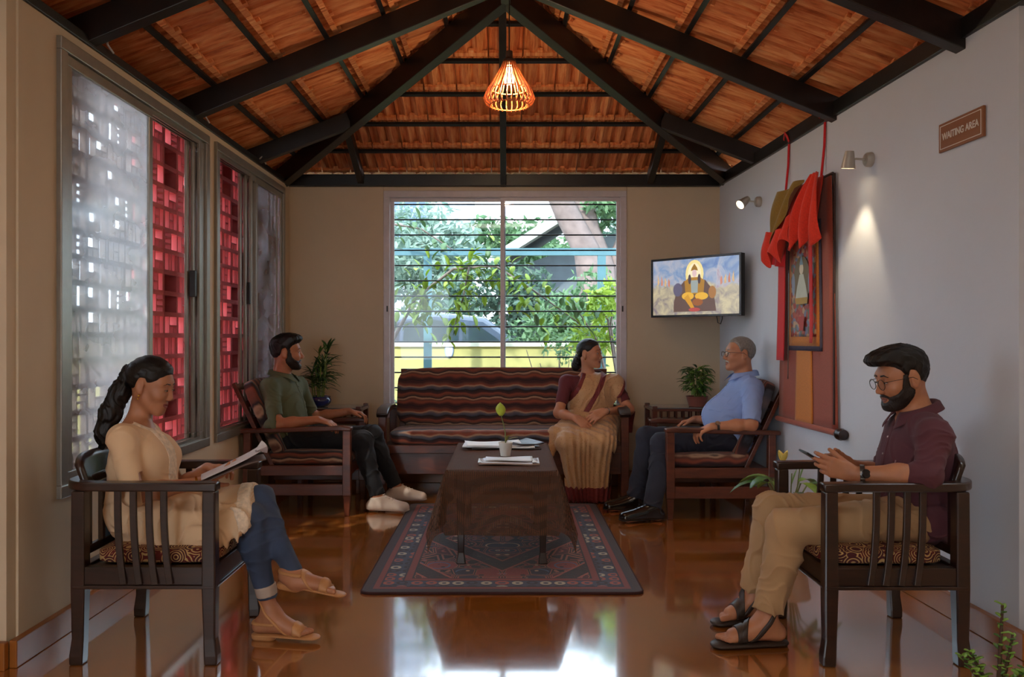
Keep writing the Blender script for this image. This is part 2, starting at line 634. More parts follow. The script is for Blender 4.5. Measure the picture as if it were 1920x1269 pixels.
# hip clip planes (vertical planes through the hips)
hipL = (APEX - CL); hipR = (APEX - CR)
nL = V((hipL.y, -hipL.x, 0)).normalized()       # +: towards the back slope
if nL.dot(V((0, 1, 0))) < 0: nL = -nL
nR = V((hipR.y, -hipR.x, 0)).normalized()
if nR.dot(V((0, 1, 0))) < 0: nR = -nR
ridge = (V((0, 0, 0)), V((1, 0, 0)))
YEND = 2.5
up_left = V((WC, 0, ZA - ZC))
up_right = V((-WC, 0, ZA - ZC))
up_back = V((0, YA - CL.y, ZA - ZC))
rl, lo_, la, lu, ln = slope('ceiling_left', 'left slope of clay tile roof', (-WC, 0, ZC), (0, -1, 0), up_left, 0,
    [(CL, nL), (V((-0.01, 0, 0)), V((1, 0, 0)))], 7, GA, -YB - 0.15, -YEND, -0.10)
rr, ro_, ra, ru, rn = slope('ceiling_right', 'right slope of clay tile roof', (WC, 0, ZC), (0, 1, 0), up_right, 0,
    [(CR, nR), (V((0.01, 0, 0)), V((-1, 0, 0)))], 7, GA, YEND, YB + 0.15, -0.10)
rb, bo_, ba, bu, bn = slope('ceiling_back', 'back hip slope of clay tile roof', (0, YB + 0.02, ZC), (1, 0, 0), up_back, 0,
    [(CL, -nL), (CR, -nR)], 7, 0.36, -2.08, 2.08, -0.04)
# roof underlay (keeps daylight out above the tiles)
def panel(name, pts, n, parent, off=0.075):
    m = MB()
    q = [V(p) + n * off for p in pts]
    m.add(q + [p + n * 0.02 for p in q], [tuple(range(len(q))), tuple(range(len(q), 2 * len(q)))] + [(i, (i + 1) % len(q), (i + 1) % len(q) + len(q), i + len(q)) for i in range(len(q))])
    m.build(name, mat('roof_board', (90, 60, 40), 0.8), parent)
ext = 0.13
panel('roof_board', [(-WC - ext, YB + 0.6, ZC - ext * 0.414), (-WC - ext, YEND, ZC - ext * 0.414), (0, YEND, ZA), (0, YA, ZA)], ln, rl)
panel('roof_board', [(WC + ext, YB + 0.6, ZC - ext * 0.414), (WC + ext, YEND, ZC - ext * 0.414), (0, YEND, ZA), (0, YA, ZA)], rn, rr)
panel('roof_board', [(-WC - ext, YB + 0.6, ZC - ext * 0.42), (WC + ext, YB + 0.6, ZC - ext * 0.42), (0, YA, ZA)], bn, rb)

# caps closing the hips and the ridge above the tiles
for root, a, b in ((rl, CL, APEX), (rr, CR, APEX), (rl, V((0, YEND, ZA)), APEX)):
    d = (b - a).normalized()
    MB().bar(a - d * .5 + V((0, 0, .125)), b + d * .25 + V((0, 0, .125)), 0.34, 0.03).build('ridge_cap', mat('roof_board', (90, 60, 40), 0.8), root)
# battens carrying the tile rows
def batten(root, a, b, n, w=0.028, h=0.024):
    MB().bar(V(a) - n * (h / 2 + 0.002), V(b) - n * (h / 2 + 0.002), w, h, n).build('batten', M_IRON, root)
for r in range(1, 7):
    y0 = -0.10 + r * GA
    if y0 > lu.dot(up_left) - 0.05: break
    tt = y0 / up_left.length
    for root, s, nn in ((rl, -1, ln), (rr, 1, rn)):
        x = s * WC * (1 - tt)
        z = ZC + (ZA - ZC) * tt
        yh = CL.y + (YA - CL.y) * tt
        batten(root, (x, YEND, z), (x, yh, z), nn)
for r in range(1, 7):
    y0 = -0.04 + r * 0.36
    tt = y0 / up_back.length
    if tt > 0.97: break
    x = WC * (1 - tt)
    batten(rb, (-x, CL.y + (YA - CL.y) * tt, ZC + (ZA - ZC) * tt), (x, CL.y + (YA - CL.y) * tt, ZC + (ZA - ZC) * tt), bn)

# rafters
def rafter(root, a, b, w, h, drop, name='rafter'):
    a, b = V(a), V(b)
    MB().bar(a - V((0, 0, drop)), b - V((0, 0, drop)), w, h).build(name, M_BLACKWOOD, root, bevel=0.004)
for y in (2.62, 3.74, 5.0):
    rafter(rl, (-WC - 0.02, y, ZC - 0.01), (0, y, ZA), 0.075, 0.13, 0.115)
for y in (2.62, 3.66, 4.93):
    rafter(rr, (WC + 0.02, y, ZC - 0.01), (0, y, ZA), 0.075, 0.13, 0.115)
JL = CL + (APEX - CL) * 0.40
JR = CR + (APEX - CR) * 0.40
rafter(rl, (-WC - 0.02, JL.y - 0.12, ZC - 0.01), JL + V((0.02, -0.05, 0)), 0.07, 0.12, 0.115)
rafter(rr, (WC + 0.02, JR.y - 0.12, ZC - 0.01), JR + V((-0.02, -0.05, 0)), 0.07, 0.12, 0.115)
rafter(rl, CL, APEX, 0.08, 0.15, 0.125, 'hip_rafter')
rafter(rr, CR, APEX, 0.08, 0.15, 0.125, 'hip_rafter')
rafter(rb, (-0.02, YB, ZC), APEX + V((-0.02, 0, 0)), 0.05, 0.10, 0.095)
for J, s in ((JL, -1), (JR, 1)):
    rafter(rb, (s * 1.25, YB, ZC), (s * 1.25, J.y + 0.05, J.z), 0.055, 0.09, 0.09)
rafter(rl, (0, YEND, ZA), APEX, 0.06, 0.16, 0.12, 'ridge_beam')
# pale cable clips where rafters meet the left plate
for y in (3.80, 5.06, 6.28):
    mc = MB()
    mc.tube([(XL + 0.02, y - 0.03, ZW + 0.04), (XL + 0.05, y, ZW + 0.085), (XL + 0.03, y + 0.04, ZW + 0.05), (XL + 0.03, y + 0.10, ZW + 0.03)], 0.005, 6)
    mc.build('cable_clip', mat('clip_grey', (190, 185, 178), 0.5), rl)

# ------------------------------------------------------------ windows
def rect_frame(m, y0, y1, z0, z1, w, x0, x1, axis='x'):
    """four bars of width w around a rectangle lying in the plane across `axis`"""
    def bx(a0, a1, b0, b1):
        if axis == 'x': m.bb((x0, a0, b0), (x1, a1, b1))
        else: m.bb((a0, x0, b0), (a1, x1, b1))
    bx(y0, y1, z0, z0 + w); bx(y0, y1, z1 - w, z1)
    bx(y0, y0 + w, z0 + w, z1 - w); bx(y1 - w, y1, z0 + w, z1 - w)

def side_window(name, label, y0, y1, panel_y, open_y, stack_y):
    root = sempty(name, label)
    m = MB(); rect_frame(m, y0, y1, ZS, ZH, 0.055, XL - 0.06, XL + 0.022)
    m.build('outer_frame', M_WFRAME, root, bevel=0.004)
    m = MB()
    for k in range(3):
        x = XL - 0.045 + 0.022 * k
        m.bb((x - 0.004, y0 + 0.055, ZS + 0.055), (x + 0.004, y1 - 0.055, ZS + 0.075))
        m.bb((x - 0.004, y0 + 0.055, ZH - 0.080), (x + 0.004, y1 - 0.055, ZH - 0.055))
    m.build('sliding_track', M_WFRAME, root)
    a, b = panel_y
    m = MB(); rect_frame(m, a, b, ZS + 0.06, ZH - 0.06, 0.045, XL - 0.012, XL + 0.012)
    sash = m.build('sash', M_WFRAME, root, bevel=0.003)
    MB().bb((XL - 0.002, a + 0.045, ZS + 0.105), (XL + 0.001, b - 0.045, ZH - 0.105)).build('insect_mesh', M_MESH, sash)
    # stack of slid-back sashes seen almost edge on
    for k, (c, d) in enumerate(stack_y):
        x = XL - 0.048 + 0.022 * k
        m = MB(); rect_frame(m, c, d, ZS + 0.06, ZH - 0.06, 0.04, x - 0.009, x + 0.009)
        s2 = m.build('sash', M_WFRAME, root, bevel=0.003)
        MB().bb((x - 0.002, c + 0.04, ZS + 0.1), (x + 0.002, d - 0.04, ZH - 0.1)).build('glass_pane', M_GLASS, s2)
    return root
w1 = side_window('window_1', 'nearer left window, mesh sash in front and open red lattice beyond', W1[0], W1[1], (3.52, 4.38), None, [(4.98, 5.145), (5.02, 5.145), (5.065, 5.145)])
w2 = side_window('window_2', 'farther left window beside the corner', W2[0], W2[1], (6.19, 6.92), None, [(5.98, 6.60), (6.03, 6.70), (6.09, 6.80)])
M_LATCH = mat('black_latch', (18, 18, 18), 0.4)
MB().bb((XL - 0.03, 4.99, 1.50), (XL + 0.005, 5.02, 1.66)).build('latch', M_LATCH, w1, bevel=0.004)
MB().bb((XL - 0.03, 6.06, 1.50), (XL + 0.005, 6.09, 1.66)).build('latch', M_LATCH, w2, bevel=0.004)
MB().bb((XL - 0.03, 6.88, 1.46), (XL + 0.0, 6.91, 1.62)).build('latch', M_LATCH, w2, bevel=0.004)

w3 = sempty('window_3', 'wide two-pane window with horizontal security bars in the end wall')
m = MB(); rect_frame(m, BX0, BX1, 0.56, 2.53, 0.055, YB - 0.01, YB + 0.12, 'y')
m.build('outer_frame', M_WHITEFR, w3, bevel=0.004)
m = MB(); rect_frame(m, BX0 + 0.05, 0.0, 0.61, 2.48, 0.035, YB + 0.05, YB + 0.08, 'y')
s1 = m.build('sash', M_WHITEFR, w3, bevel=0.003)
MB().bb((BX0 + 0.085, YB + 0.063, 0.645), (-0.035, YB + 0.067, 2.445)).build('glass_pane', M_TINT, s1)
m = MB(); rect_frame(m, -0.045, BX1 - 0.05, 0.61, 2.48, 0.035, YB + 0.015, YB + 0.045, 'y')
s2 = m.build('sash', M_WHITEFR, w3, bevel=0.003)
MB().bb((-0.01, YB + 0.028, 0.645), (BX1 - 0.085, YB + 0.032, 2.445)).build('glass_pane', M_TINT, s2)
z = 0.68
while z < 2.46:
    mm = MB(); mm.tube([(BX0 + 0.04, YB + 0.105, z), (BX1 - 0.04, YB + 0.105, z)], 0.0065, 8)
    mm.build('security_bar', M_IRON, w3)
    z += 0.1345
for x in (BX0 + 0.04, BX1 - 0.03):
    MB().bb((x - 0.012, YB - 0.022, 1.48), (x + 0.0, YB - 0.01, 1.53)).build('latch', M_LATCH, w3)

# ------------------------------------------------------------ red lattice (jali) screen outside the left windows
M_JALI = mat('red_lattice_paint', (196, 100, 104), 0.6, 0.14, 8, 0.1)
jroot = (sempty('wall_lattice', 'red pierced block screen wall outside the left windows', (XL - 0.24, 0, 0)))
def jali_block(kind, w, h, d):
    m = MB()
    t = 0.014
    m.bb((-d / 2, 0, 0), (d / 2, w, t)); m.bb((-d / 2, 0, h - t), (d / 2, w, h))
    m.bb((-d / 2, 0, t), (d / 2, t, h - t)); m.bb((-d / 2, w - t, t), (d / 2, w, h - t))
    q = 0.010
    def vb(y): m.bb((-d / 2, y - q / 2, t), (d / 2, y + q / 2, h - t))
    def vbr(y, z0, z1): m.bb((-d / 2, y - q / 2, z0), (d / 2, y + q / 2, z1))
    def hb(z, y0=None, y1=None): m.bb((-d / 2, (y0 or t), z - q / 2), (d / 2, (y1 or w - t), z + q / 2))
    if kind == 0:
        vb(w * .38); vb(w * .68); hb(h * .5, w * .38, w * .68)
    elif kind == 1:
        vb(w * .5); hb(h * .36, w * .5); hb(h * .66, w * .5)
    elif kind == 2:
        vb(w * .34); vb(w * .55); vb(w * .8)
    elif kind == 3:
        vb(w * .6); hb(h * .45, None, w * .6); vbr(w * .3, t, h * .45)
    elif kind == 4:                               # dark blind box
        m.bb((-d / 2, t, t), (-d / 2 + 0.02, w - t, h - t))
    me = m.build('lattice_block', M_JALI)
    return me
bw, bh = 0.205, 0.128
protos = {}
for d in (0.03, 0.12):
    for k in range(5):
        for flip in (0, 1):
            o = jali_block(k, bw, bh, d)
            if flip:
                o.data.transform(Matrix.Translation((0, bw, 0)) @ Matrix.Scale(-1, 4, (0, 1, 0)))
                o.data.flip_normals()
            protos[(d, k, flip)] = o.data
            bpy.data.objects.remove(o)
rj = random.Random(3)
NR, NC, JY = 16, 17, 3.75
blind = set()
for r in range(0, NR - 1):
    for c in range(5, NC):
        if rj.random() < 0.17 and not ({(r, c), (r - 1, c), (r, c - 1), (r, c + 1)} & blind):
            blind |= {(r, c), (r + 1, c)}
M_HAZED = mat('mesh_hazed_block', (122, 112, 106), 0.85, 0.2, 8, 0.1)  # haze of the mesh sashes put into the lattice colour as grey
bare = {}  # haze-grey copies of the red block meshes
def hazed_copy(me):
    k = me.name
    if not bare.get(k):
        bare[k] = me.copy()
        bare[k].materials[0] = M_HAZED
    return bare[k]
for r in range(NR):
    zz = 0.50 + r * bh
    for c in range(NC):
        kind = 4 if (r, c) in blind else rj.randrange(4)
        d = 0.03 if c < 5 else 0.12
        ob = bpy.data.objects.new('lattice_block', protos[(d, kind, rj.randrange(2))])
        COL.objects.link(ob)
        if c < 5 or c > 15:
            ob.data = hazed_copy(ob.data)
        ob.parent = jroot
        ob.location = (rj.uniform(-0.004, 0.004), JY + c * bw, zz)
mj = MB()
zt = 0.50 + NR * bh
ye = JY + NC * bw
mj.bb((-0.06, 3.0, 0), (0.06, JY, 2.75)); mj.bb((-0.06, JY, 0), (0.06, ye, 0.50)); mj.bb((-0.06, JY, zt), (0.06, ye, 2.75)); mj.bb((-0.06, ye, 0), (0.06, 7.6, 2.75))
mj.build('surround', M_JALI, jroot)

# ------------------------------------------------------------ foyer posts etc: ground outside
M_GROUND = mat('garden_ground', (120, 110, 88), 0.9, 0.3, 2, 0.3)
mb = MB(); mb.bb((-40, -20, -0.35), (40, 60, -0.21))
struct(mb.build('ground', M_GROUND), 'earth of the garden and lane')
# ------------------------------------------------------------ furniture materials
def m_wood(name, rgb, rgb2, rough=0.35, stretch=(3, 3, 22), coat=0.3):
    t = NT(name)
    v = t.coords(stretch)
    f = t.noise(v, 1.5, 5, 0.6, 0.8)
    t.color(t.ramp(f, [(0.3, lin(rgb)), (0.7, lin(rgb2))]))
    t.set(Roughness=rough)
    t.b.inputs['Coat Weight'].default_value = coat
    t.b.inputs['Coat Roughness'].default_value = 0.2
    t.bump(f, 0.08, 0.004)
    return t.m
M_DARKWOOD = m_wood('dark_stained_wood', (30, 17, 14), (48, 27, 21), 0.3)
M_REDWOOD = m_wood('reddish_teak', (70, 32, 19), (102, 49, 28), 0.35, (3, 3, 14))

def m_ikat(name, axis, wave, seed=0.0, scale=1.0):
    """wavy horizontal handloom stripes; axis: stripe direction, wave: direction along which they undulate"""
    t = NT(name)
    tc = t.n('ShaderNodeTexCoord')
    def dot(vec):
        d = t.n('ShaderNodeVectorMath')
        d.operation = 'DOT_PRODUCT'
        t.l(tc.outputs['Object'], d.inputs[0])
        d.inputs[1].default_value = vec
        return d.outputs['Value']
    a, w = dot(axis), dot(wave)
    s1 = t.math('SINE', t.math('MULTIPLY_ADD', w, 19.0, seed))
    s2 = t.math('SINE', t.math('MULTIPLY_ADD', w, 43.0, seed * 2.1))
    nz = t.noise(t.coords((1, 1, 1)), 9.0, 3)
    row = t.math('SINE', t.math('MULTIPLY', a, 31.0))
    off = t.math('MULTIPLY', t.math('ADD', t.math('MULTIPLY', s1, row), t.math('MULTIPLY', s2, 0.5)), 0.009)
    off = t.math('ADD', off, t.math('MULTIPLY', t.math('SUBTRACT', nz, 0.5), 0.022))
    c = t.math('ADD', a, off)
    fr = t.math('FRACT', t.math('ADD', t.math('MULTIPLY', c, 4.6 * scale), 0.2 + seed))
    K = lin((32, 27, 32)); R = lin((134, 68, 50)); B = lin((100, 60, 48)); T = lin((168, 136, 112)); G = lin((96, 92, 100)); D = lin((66, 34, 36)); S = lin((70, 76, 90))
    stops = [(0.0, K), (0.06, D), (0.16, R), (0.23, B), (0.29, T), (0.34, K), (0.39, B), (0.47, R), (0.53, D), (0.61, K), (0.66, S), (0.71, G), (0.76, T), (0.81, R), (0.88, B), (0.94, D)]
    col = t.ramp(fr, stops, 'EASE')
    t.color(col)
    t.set(Roughness=0.9)
    t.b.inputs['Sheen Weight'].default_value = 0.15
    t.bump(t.noise(t.coords((60, 60, 200)), 6.0, 2), 0.2, 0.002)
    return t.m
M_IK_SOFA_B = m_ikat('handloom_back', (0.15, 0, 1), (0, 1, 0), 0.0)
M_IK_SOFA_S = m_ikat('handloom_seat', (0.6, 0, 1), (0, 1, 0), 0.4)
M_IK_CH_B = m_ikat('handloom_chair_back', (0, 1, 0.05), (0, 0, 1), 0.7, 1.3)
M_IK_CH_S = m_ikat('handloom_chair_seat', (0, 0.7, 1), (1, 0, 0), 0.2)

def m_paisley():
    t = NT('block_print_cushion')
    v = t.coords()
    vo = t.n('ShaderNodeTexVoronoi')
    vo.inputs['Scale'].default_value = 17
    t.l(v, vo.inputs['Vector'])
    wv = t.math('SINE', t.math('MULTIPLY', vo.outputs['Distance'], 42.0))
    nz = t.noise(v, 26, 2)
    f = t.math('ADD', wv, t.math('MULTIPLY', t.math('SUBTRACT', nz, 0.5), 1.6))
    s = t.sep(v)
    base = t.mixc(t.math('GREATER_THAN', vo.outputs['Color'], 0.5), lin((96, 26, 24)), lin((74, 26, 30)))
    t.color(t.mixc(t.math('GREATER_THAN', f, 0.35), base, lin((186, 150, 98))))
    t.set(Roughness=0.9)
    return t.m
M_PAISLEY = m_paisley()

def rrect(w, h, r, n=4):
    pts = []
    for cx, cy, a0 in ((w / 2 - r, h / 2 - r, 0), (-w / 2 + r, h / 2 - r, 90), (-w / 2 + r, -h / 2 + r, 180), (w / 2 - r, -h / 2 + r, 270)):
        for i in range(n + 1):
            a = math.radians(a0 + 90 * i / n)
            pts.append((cx + r * math.cos(a), cy + r * math.sin(a)))
    return pts

def cushion_mb(lo, hi, bulge=0.02, nu=14, nv=14):
    """soft box: rounded, slightly domed"""
    m = MB()
    lo, hi = V(lo), V(hi)
    c, s = (lo + hi) / 2, (hi - lo) / 2
    bm = bmesh.new()
    bmesh.ops.create_cube(bm, size=2)
    bmesh.ops.subdivide_edges(bm, edges=bm.edges[:], cuts=9, use_grid_fill=True)
    for v in bm.verts:
        p = v.co.copy()
        q = V((math.copysign(abs(p.x) ** 1.0, p.x), p.y, p.z))
        # superellipse rounding
        e = 7.0
        nrm = (abs(p.x) ** e + abs(p.y) ** e + abs(p.z) ** e) ** (1 / e)
        q = q / nrm
        dome = (1 - q.x * q.x) * (1 - q.y * q.y)
        z = q.z * s.z + math.copysign(bulge * dome, q.z)
        v.co = V((q.x * s.x, q.y * s.y, z)) + c
    bm.verts.index_update()
    m.add([v.co for v in bm.verts], [tuple(v.index for v in f.verts) for f in bm.faces])
    bm.free()
    return m

# ------------------------------------------------------------ the two dark armchairs in front
M_TILE_DARK = mat('glazed_tile_dark', (40, 46, 48), 0.25, 0.3, 20)
M_TILE_CREAM = mat('glazed_tile_cream', (196, 184, 140), 0.25, 0.15, 20)
M_TILE_BLUE = mat('glazed_tile_blue', (110, 140, 168), 0.25, 0.15, 20)
M_TILE_RED = mat('glazed_tile_red', (140, 60, 40), 0.25, 0.15, 20)

def dark_chair(label, loc, rz, tiles):
    t = thing('wooden_armchair', label, 'chair', loc, rz, 'dark wooden armchairs in the foreground')
    w, dp = 0.275, 0.25
    def leg(x, y, ztop, front):
        m = MB()
        k = 0.008 if front else -0.008
        pts = [(x + k, y, 0.0), (x + k * 0.9, y, 0.035), (x + k * .2, y, 0.10), (x, y, 0.30), (x, y, ztop)]
        m.sweep(pts, [0.050, 0.052, 0.046, 0.054, 0.050], [0.050, 0.052, 0.046, 0.054, 0.050], up=(1, 0, 0))
        m.build('leg', M_DARKWOOD, t, bevel=0.006)
    for y in (-w, w):
        leg(dp, y, 0.665, True)
        leg(-dp, y, 0.665, False)
    m = MB()
    for y in (-w, w):
        m.bb((-dp, y - 0.02, 0.305), (dp, y + 0.02, 0.375))
        m.bb((-dp - .02, y - 0.028, 0.292), (dp + .025, y + 0.028, 0.306))
    for x in (-dp, dp):
        m.bb((x - 0.02, -w, 0.305), (x + 0.02, w, 0.375))
        m.bb((x - 0.028, -w, 0.292), (x + 0.028, w, 0.306))
    m.bb((-dp, -w, 0.345), (dp, w, 0.365))
    m.build('seat_frame', M_DARKWOOD, t, bevel=0.004)
    # U-shaped arm rail, swept round the back
    pts = [(dp + 0.03, w, 0.680)]
    pts += [(x, w + 0.004, 0.682) for x in (0.15, 0.05, -0.05, -0.14)]
    for i in range(0, 13):
        a = math.radians(90 + i * 7.5)
        pts.append((-0.20 + 0.105 * math.cos(a), w - 0.105 + 0.109 * math.sin(a), 0.683))
    back = [(-0.305, 0.08, 0.684), (-0.308, 0.0, 0.684), (-0.305, -0.08, 0.684)]
    full = pts + back + [(p[0], -p[1], p[2]) for p in reversed(pts)]
    m = MB()
    m.sweep(full, 0.058, 0.034)
    m.build('arm_rail', M_DARKWOOD, t, smooth=40, bevel=0.006)
    # curved slats
    for y, sg in ((w, 1), (-w, -1)):
        for x in (-0.105, -0.045, 0.015, 0.072):
            pp = []
            for i in range(9):
                u = i / 8
                z = 0.31 + 0.36 * u
                xx = x + 0.034 * (1 - u) ** 2.2
                yy = y + sg * (0.024 * (1 - u) ** 1.5 + 0.004)
                pp.append((xx, yy, z))
            mm = MB(); mm.sweep(pp, 0.026, 0.014, up=(0, 1, 0))
            mm.build('slat', M_DARKWOOD, t, bevel=0.003)
    # tall shaped back board above the rail
    def backpt(u, v):
        y = -0.235 + 0.47 * u
        x = -0.300 + 0.055 * (2 * abs(u - 0.5)) ** 2 - 0.035 * v
        z = 0.665 + (0.125 - 0.03 * (2 * abs(u - 0.5)) ** 4) * v
        return (x, y, z)
    m = MB(); m.grid(backpt, 16, 4)
    m.build('back_board', M_DARKWOOD, t, smooth=40, solid=0.026)
    # lower back frame with a painted tile
    m = MB()
    m.bb((-0.265, -0.11, 0.42), (-0.245, -0.085, 0.67)); m.bb((-0.265, 0.085, 0.42), (-0.245, 0.11, 0.67))
    m.bb((-0.265, -w, 0.405), (-0.245, w, 0.44)); m.bb((-0.265, -0.11, 0.645), (-0.245, 0.11, 0.672))
    m.build('back_frame', M_DARKWOOD, t, bevel=0.003)
    for y in (-0.20, 0.20):
        mm = MB(); mm.bb((-0.262, y - 0.014, 0.43), (-0.248, y + 0.014, 0.67)); mm.build('slat', M_DARKWOOD, t, bevel=0.003)
    bx = -0.2545
    tl = MB()
    tl.bb((bx - 0.004, -0.085, 0.44), (bx + 0.004, 0.085, 0.645), 0)
    for s in (-1, 1):
        fx = bx + s * 0.0045
        cz = 0.5425
        def dia(ry, rz, x, mi):
            tl.add([(x, -ry, cz), (x, 0, cz - rz), (x, ry, cz), (x, 0, cz + rz)], [(0, 1, 2, 3)], mi)
        dia(0.080, 0.098, fx + s * 0.001, 1)
        dia(0.060, 0.074, fx + s * 0.002, 0)
        tl.add([(fx + s * 0.003, 0.018 * math.cos(a), cz + 0.024 * math.sin(a)) for a in [k * math.pi / 6 for k in range(12)]], [tuple(range(12))], 3)
        for sy in (-1, 1):
            for sz in (-1, 1):
                tl.add([(fx + s * 0.001, sy * 0.085, cz + sz * 0.1025), (fx + s * 0.001, sy * 0.085, cz + sz * 0.02), (fx + s * 0.001, sy * 0.018, cz + sz * 0.1025)], [(0, 1, 2)], 2)
    tl.build('painted_tile', [M_TILE_DARK, M_TILE_CREAM, M_TILE_BLUE, M_TILE_RED], t)
    cushion_mb((-0.225, -0.245, 0.372), (0.262, 0.245, 0.428), 0.014).build('seat_cushion', M_PAISLEY, t, smooth=60)
    return t
dark_chair('dark wooden armchair with patterned cushion, under the woman in the cream tunic', (-1.385, 3.455, 0), math.radians(0), 1)
dark_chair('dark wooden armchair with patterned cushion, under the man in the maroon shirt', (1.49, 3.44, 0), math.radians(180), 1)

# ------------------------------------------------------------ teak armchairs with striped cushions
def teak_chair(label, loc, rz, mirror=1):
    t = thing('teak_armchair', label, 'chair', loc, rz, 'teak armchairs beside the coffee table')
    w = 0.32
    for y in (-w, w):
        m = MB()
        m.sweep([(0.36, y, 0.0), (0.36, y, 0.14), (0.36, y, 0.145), (0.36, y, 0.605)], [0.034, 0.052, 0.060, 0.056], [0.034, 0.052, 0.060, 0.056], up=(1, 0, 0))
        m.build('front_leg', M_REDWOOD, t, bevel=0.005)
        m = MB()
        m.sweep([(-0.36, y, 0.0), (-0.34, y, 0.30), (-0.34, y, 0.595)], [0.04, 0.055, 0.05], [0.04, 0.055, 0.05], up=(1, 0, 0))
        m.build('rear_leg', M_REDWOOD, t, bevel=0.005)
        m = MB()
        m.sweep([(0.395, y, 0.612), (0.33, y, 0.618), (0.10, y, 0.612), (-0.2, y, 0.602), (-0.40, y, 0.596)], [0.075, 0.085, 0.078, 0.07, 0.06], [0.026, 0.034, 0.034, 0.032, 0.028])
        m.build('armrest', M_REDWOOD, t, bevel=0.008)
        MB().bb((-0.33, y - 0.018, 0.285), (0.34, y + 0.018, 0.355)).build('upper_rail', M_REDWOOD, t, bevel=0.004)
        MB().bb((-0.33, y - 0.018, 0.145), (0.34, y + 0.018, 0.225)).build('lower_rail', M_REDWOOD, t, bevel=0.004)
    MB().bb((0.335, -w, 0.275), (0.372, w, 0.355)).build('front_rail', M_REDWOOD, t, bevel=0.004)
    MB().bb((-0.35, -w, 0.25), (-0.32, w, 0.33)).build('back_rail', M_REDWOOD, t, bevel=0.004)
    MB().bb((-0.32, -w + 0.02, 0.33), (0.34, w - 0.02, 0.35)).build('seat_board', M_REDWOOD, t)
    # reclining back frame
    m = MB()
    for y in (-0.25, 0.25):
        m.bar((-0.17, y, 0.32), (-0.46, y, 0.93), 0.045, 0.03, (1, 0, 0))
    for k in range(5):
        u = 0.15 + 0.2 * k
        m.bar((-0.17 - 0.29 * u, -0.25, 0.32 + 0.61 * u), (-0.17 - 0.29 * u, 0.25, 0.32 + 0.61 * u), 0.05, 0.018, (1, 0, .45))
    m.build('back_frame', M_REDWOOD, t, bevel=0.003)
    cushion_mb((-0.24, -0.285, 0.352), (0.37, 0.285, 0.445), 0.012).build('seat_cushion', M_IK_CH_S, t, smooth=60)
    c = cushion_mb((-0.045, -0.28, 0.0), (0.045, 0.28, 0.60), 0.0).build('back_cushion', M_IK_CH_B, t, smooth=60)
    c.location = (-0.125, 0, 0.40)
    c.rotation_euler = (0, math.radians(-24.5), 0)
    return t
teak_chair('reddish teak armchair with striped cushions, under the man in the green shirt', (-1.475, 6.14, 0), 0)
teak_chair('reddish teak armchair with striped cushions, under the man in the blue shirt', (1.495, 6.03, 0), math.radians(180))

# ------------------------------------------------------------ sofa (local +x faces the room)
def sofa():
    t = thing('wooden_sofa', 'long wooden sofa with wavy striped cushions under the window', 'sofa', (-0.015, 6.68, 0), math.radians(-90))
    L = 0.97
    for y in (-L + 0.035, L - 0.035):
        m = MB(); m.sweep([(0.29, y, 0), (0.29, y, 0.66)], 0.06, 0.06, up=(1, 0, 0)); m.build('front_leg', M_REDWOOD, t, bevel=0.005)
        m = MB(); m.sweep([(-0.33, y, 0), (-0.33, y, 0.66)], 0.06, 0.06, up=(1, 0, 0)); m.build('rear_leg', M_REDWOOD, t, bevel=0.005)
        m = MB()
        m.sweep([(0.34, y, 0.655), (0.26, y, 0.685), (0.10, y, 0.70), (-0.12, y, 0.695), (-0.36, y, 0.66)], [0.085, 0.095, 0.09, 0.08, 0.07], [0.034, 0.04, 0.04, 0.038, 0.034])
        m.build('armrest', M_DARKWOOD, t, smooth=30, bevel=0.008)
        MB().bb((-0.33, y - 0.02, 0.30), (0.27, y + 0.02, 0.40)).build('side_rail', M_REDWOOD, t, bevel=0.004)
    MB().bb((0.265, -L + 0.06, 0.36), (0.30, L - 0.06, 0.425)).build('front_rail', M_REDWOOD, t, bevel=0.005)
    MB().bb((0.24, -L + 0.06, 0.195), (0.265, L - 0.06, 0.365)).build('front_board', M_REDWOOD, t, bevel=0.004)
    MB().bb((-0.33, -L + 0.05, 0.38), (0.28, L - 0.05, 0.415)).build('seat_board', M_REDWOOD, t)
    m = MB()
    for y in (-L + 0.12, 0, L - 0.12):
        m.bar((-0.22, y, 0.38), (-0.40, y, 0.985), 0.05, 0.03, (1, 0, 0))
    m.bar((-0.40, -L + 0.09, 0.97), (-0.40, L - 0.09, 0.97), 0.03, 0.04)
    m.build('back_frame', M_REDWOOD, t, bevel=0.003)
    cushion_mb((-0.20, -L + 0.075, 0.42), (0.31, L - 0.075, 0.535), 0.008).build('seat_cushion', M_IK_SOFA_S, t, smooth=60)
    c = cushion_mb((-0.05, -L + 0.075, 0.0), (0.05, L - 0.075, 0.50), 0.0).build('back_cushion', M_IK_SOFA_B, t, smooth=60)
    c.location = (-0.21, 0, 0.515)
    c.rotation_euler = (0, math.radians(-15), 0)
    return t
sofa()

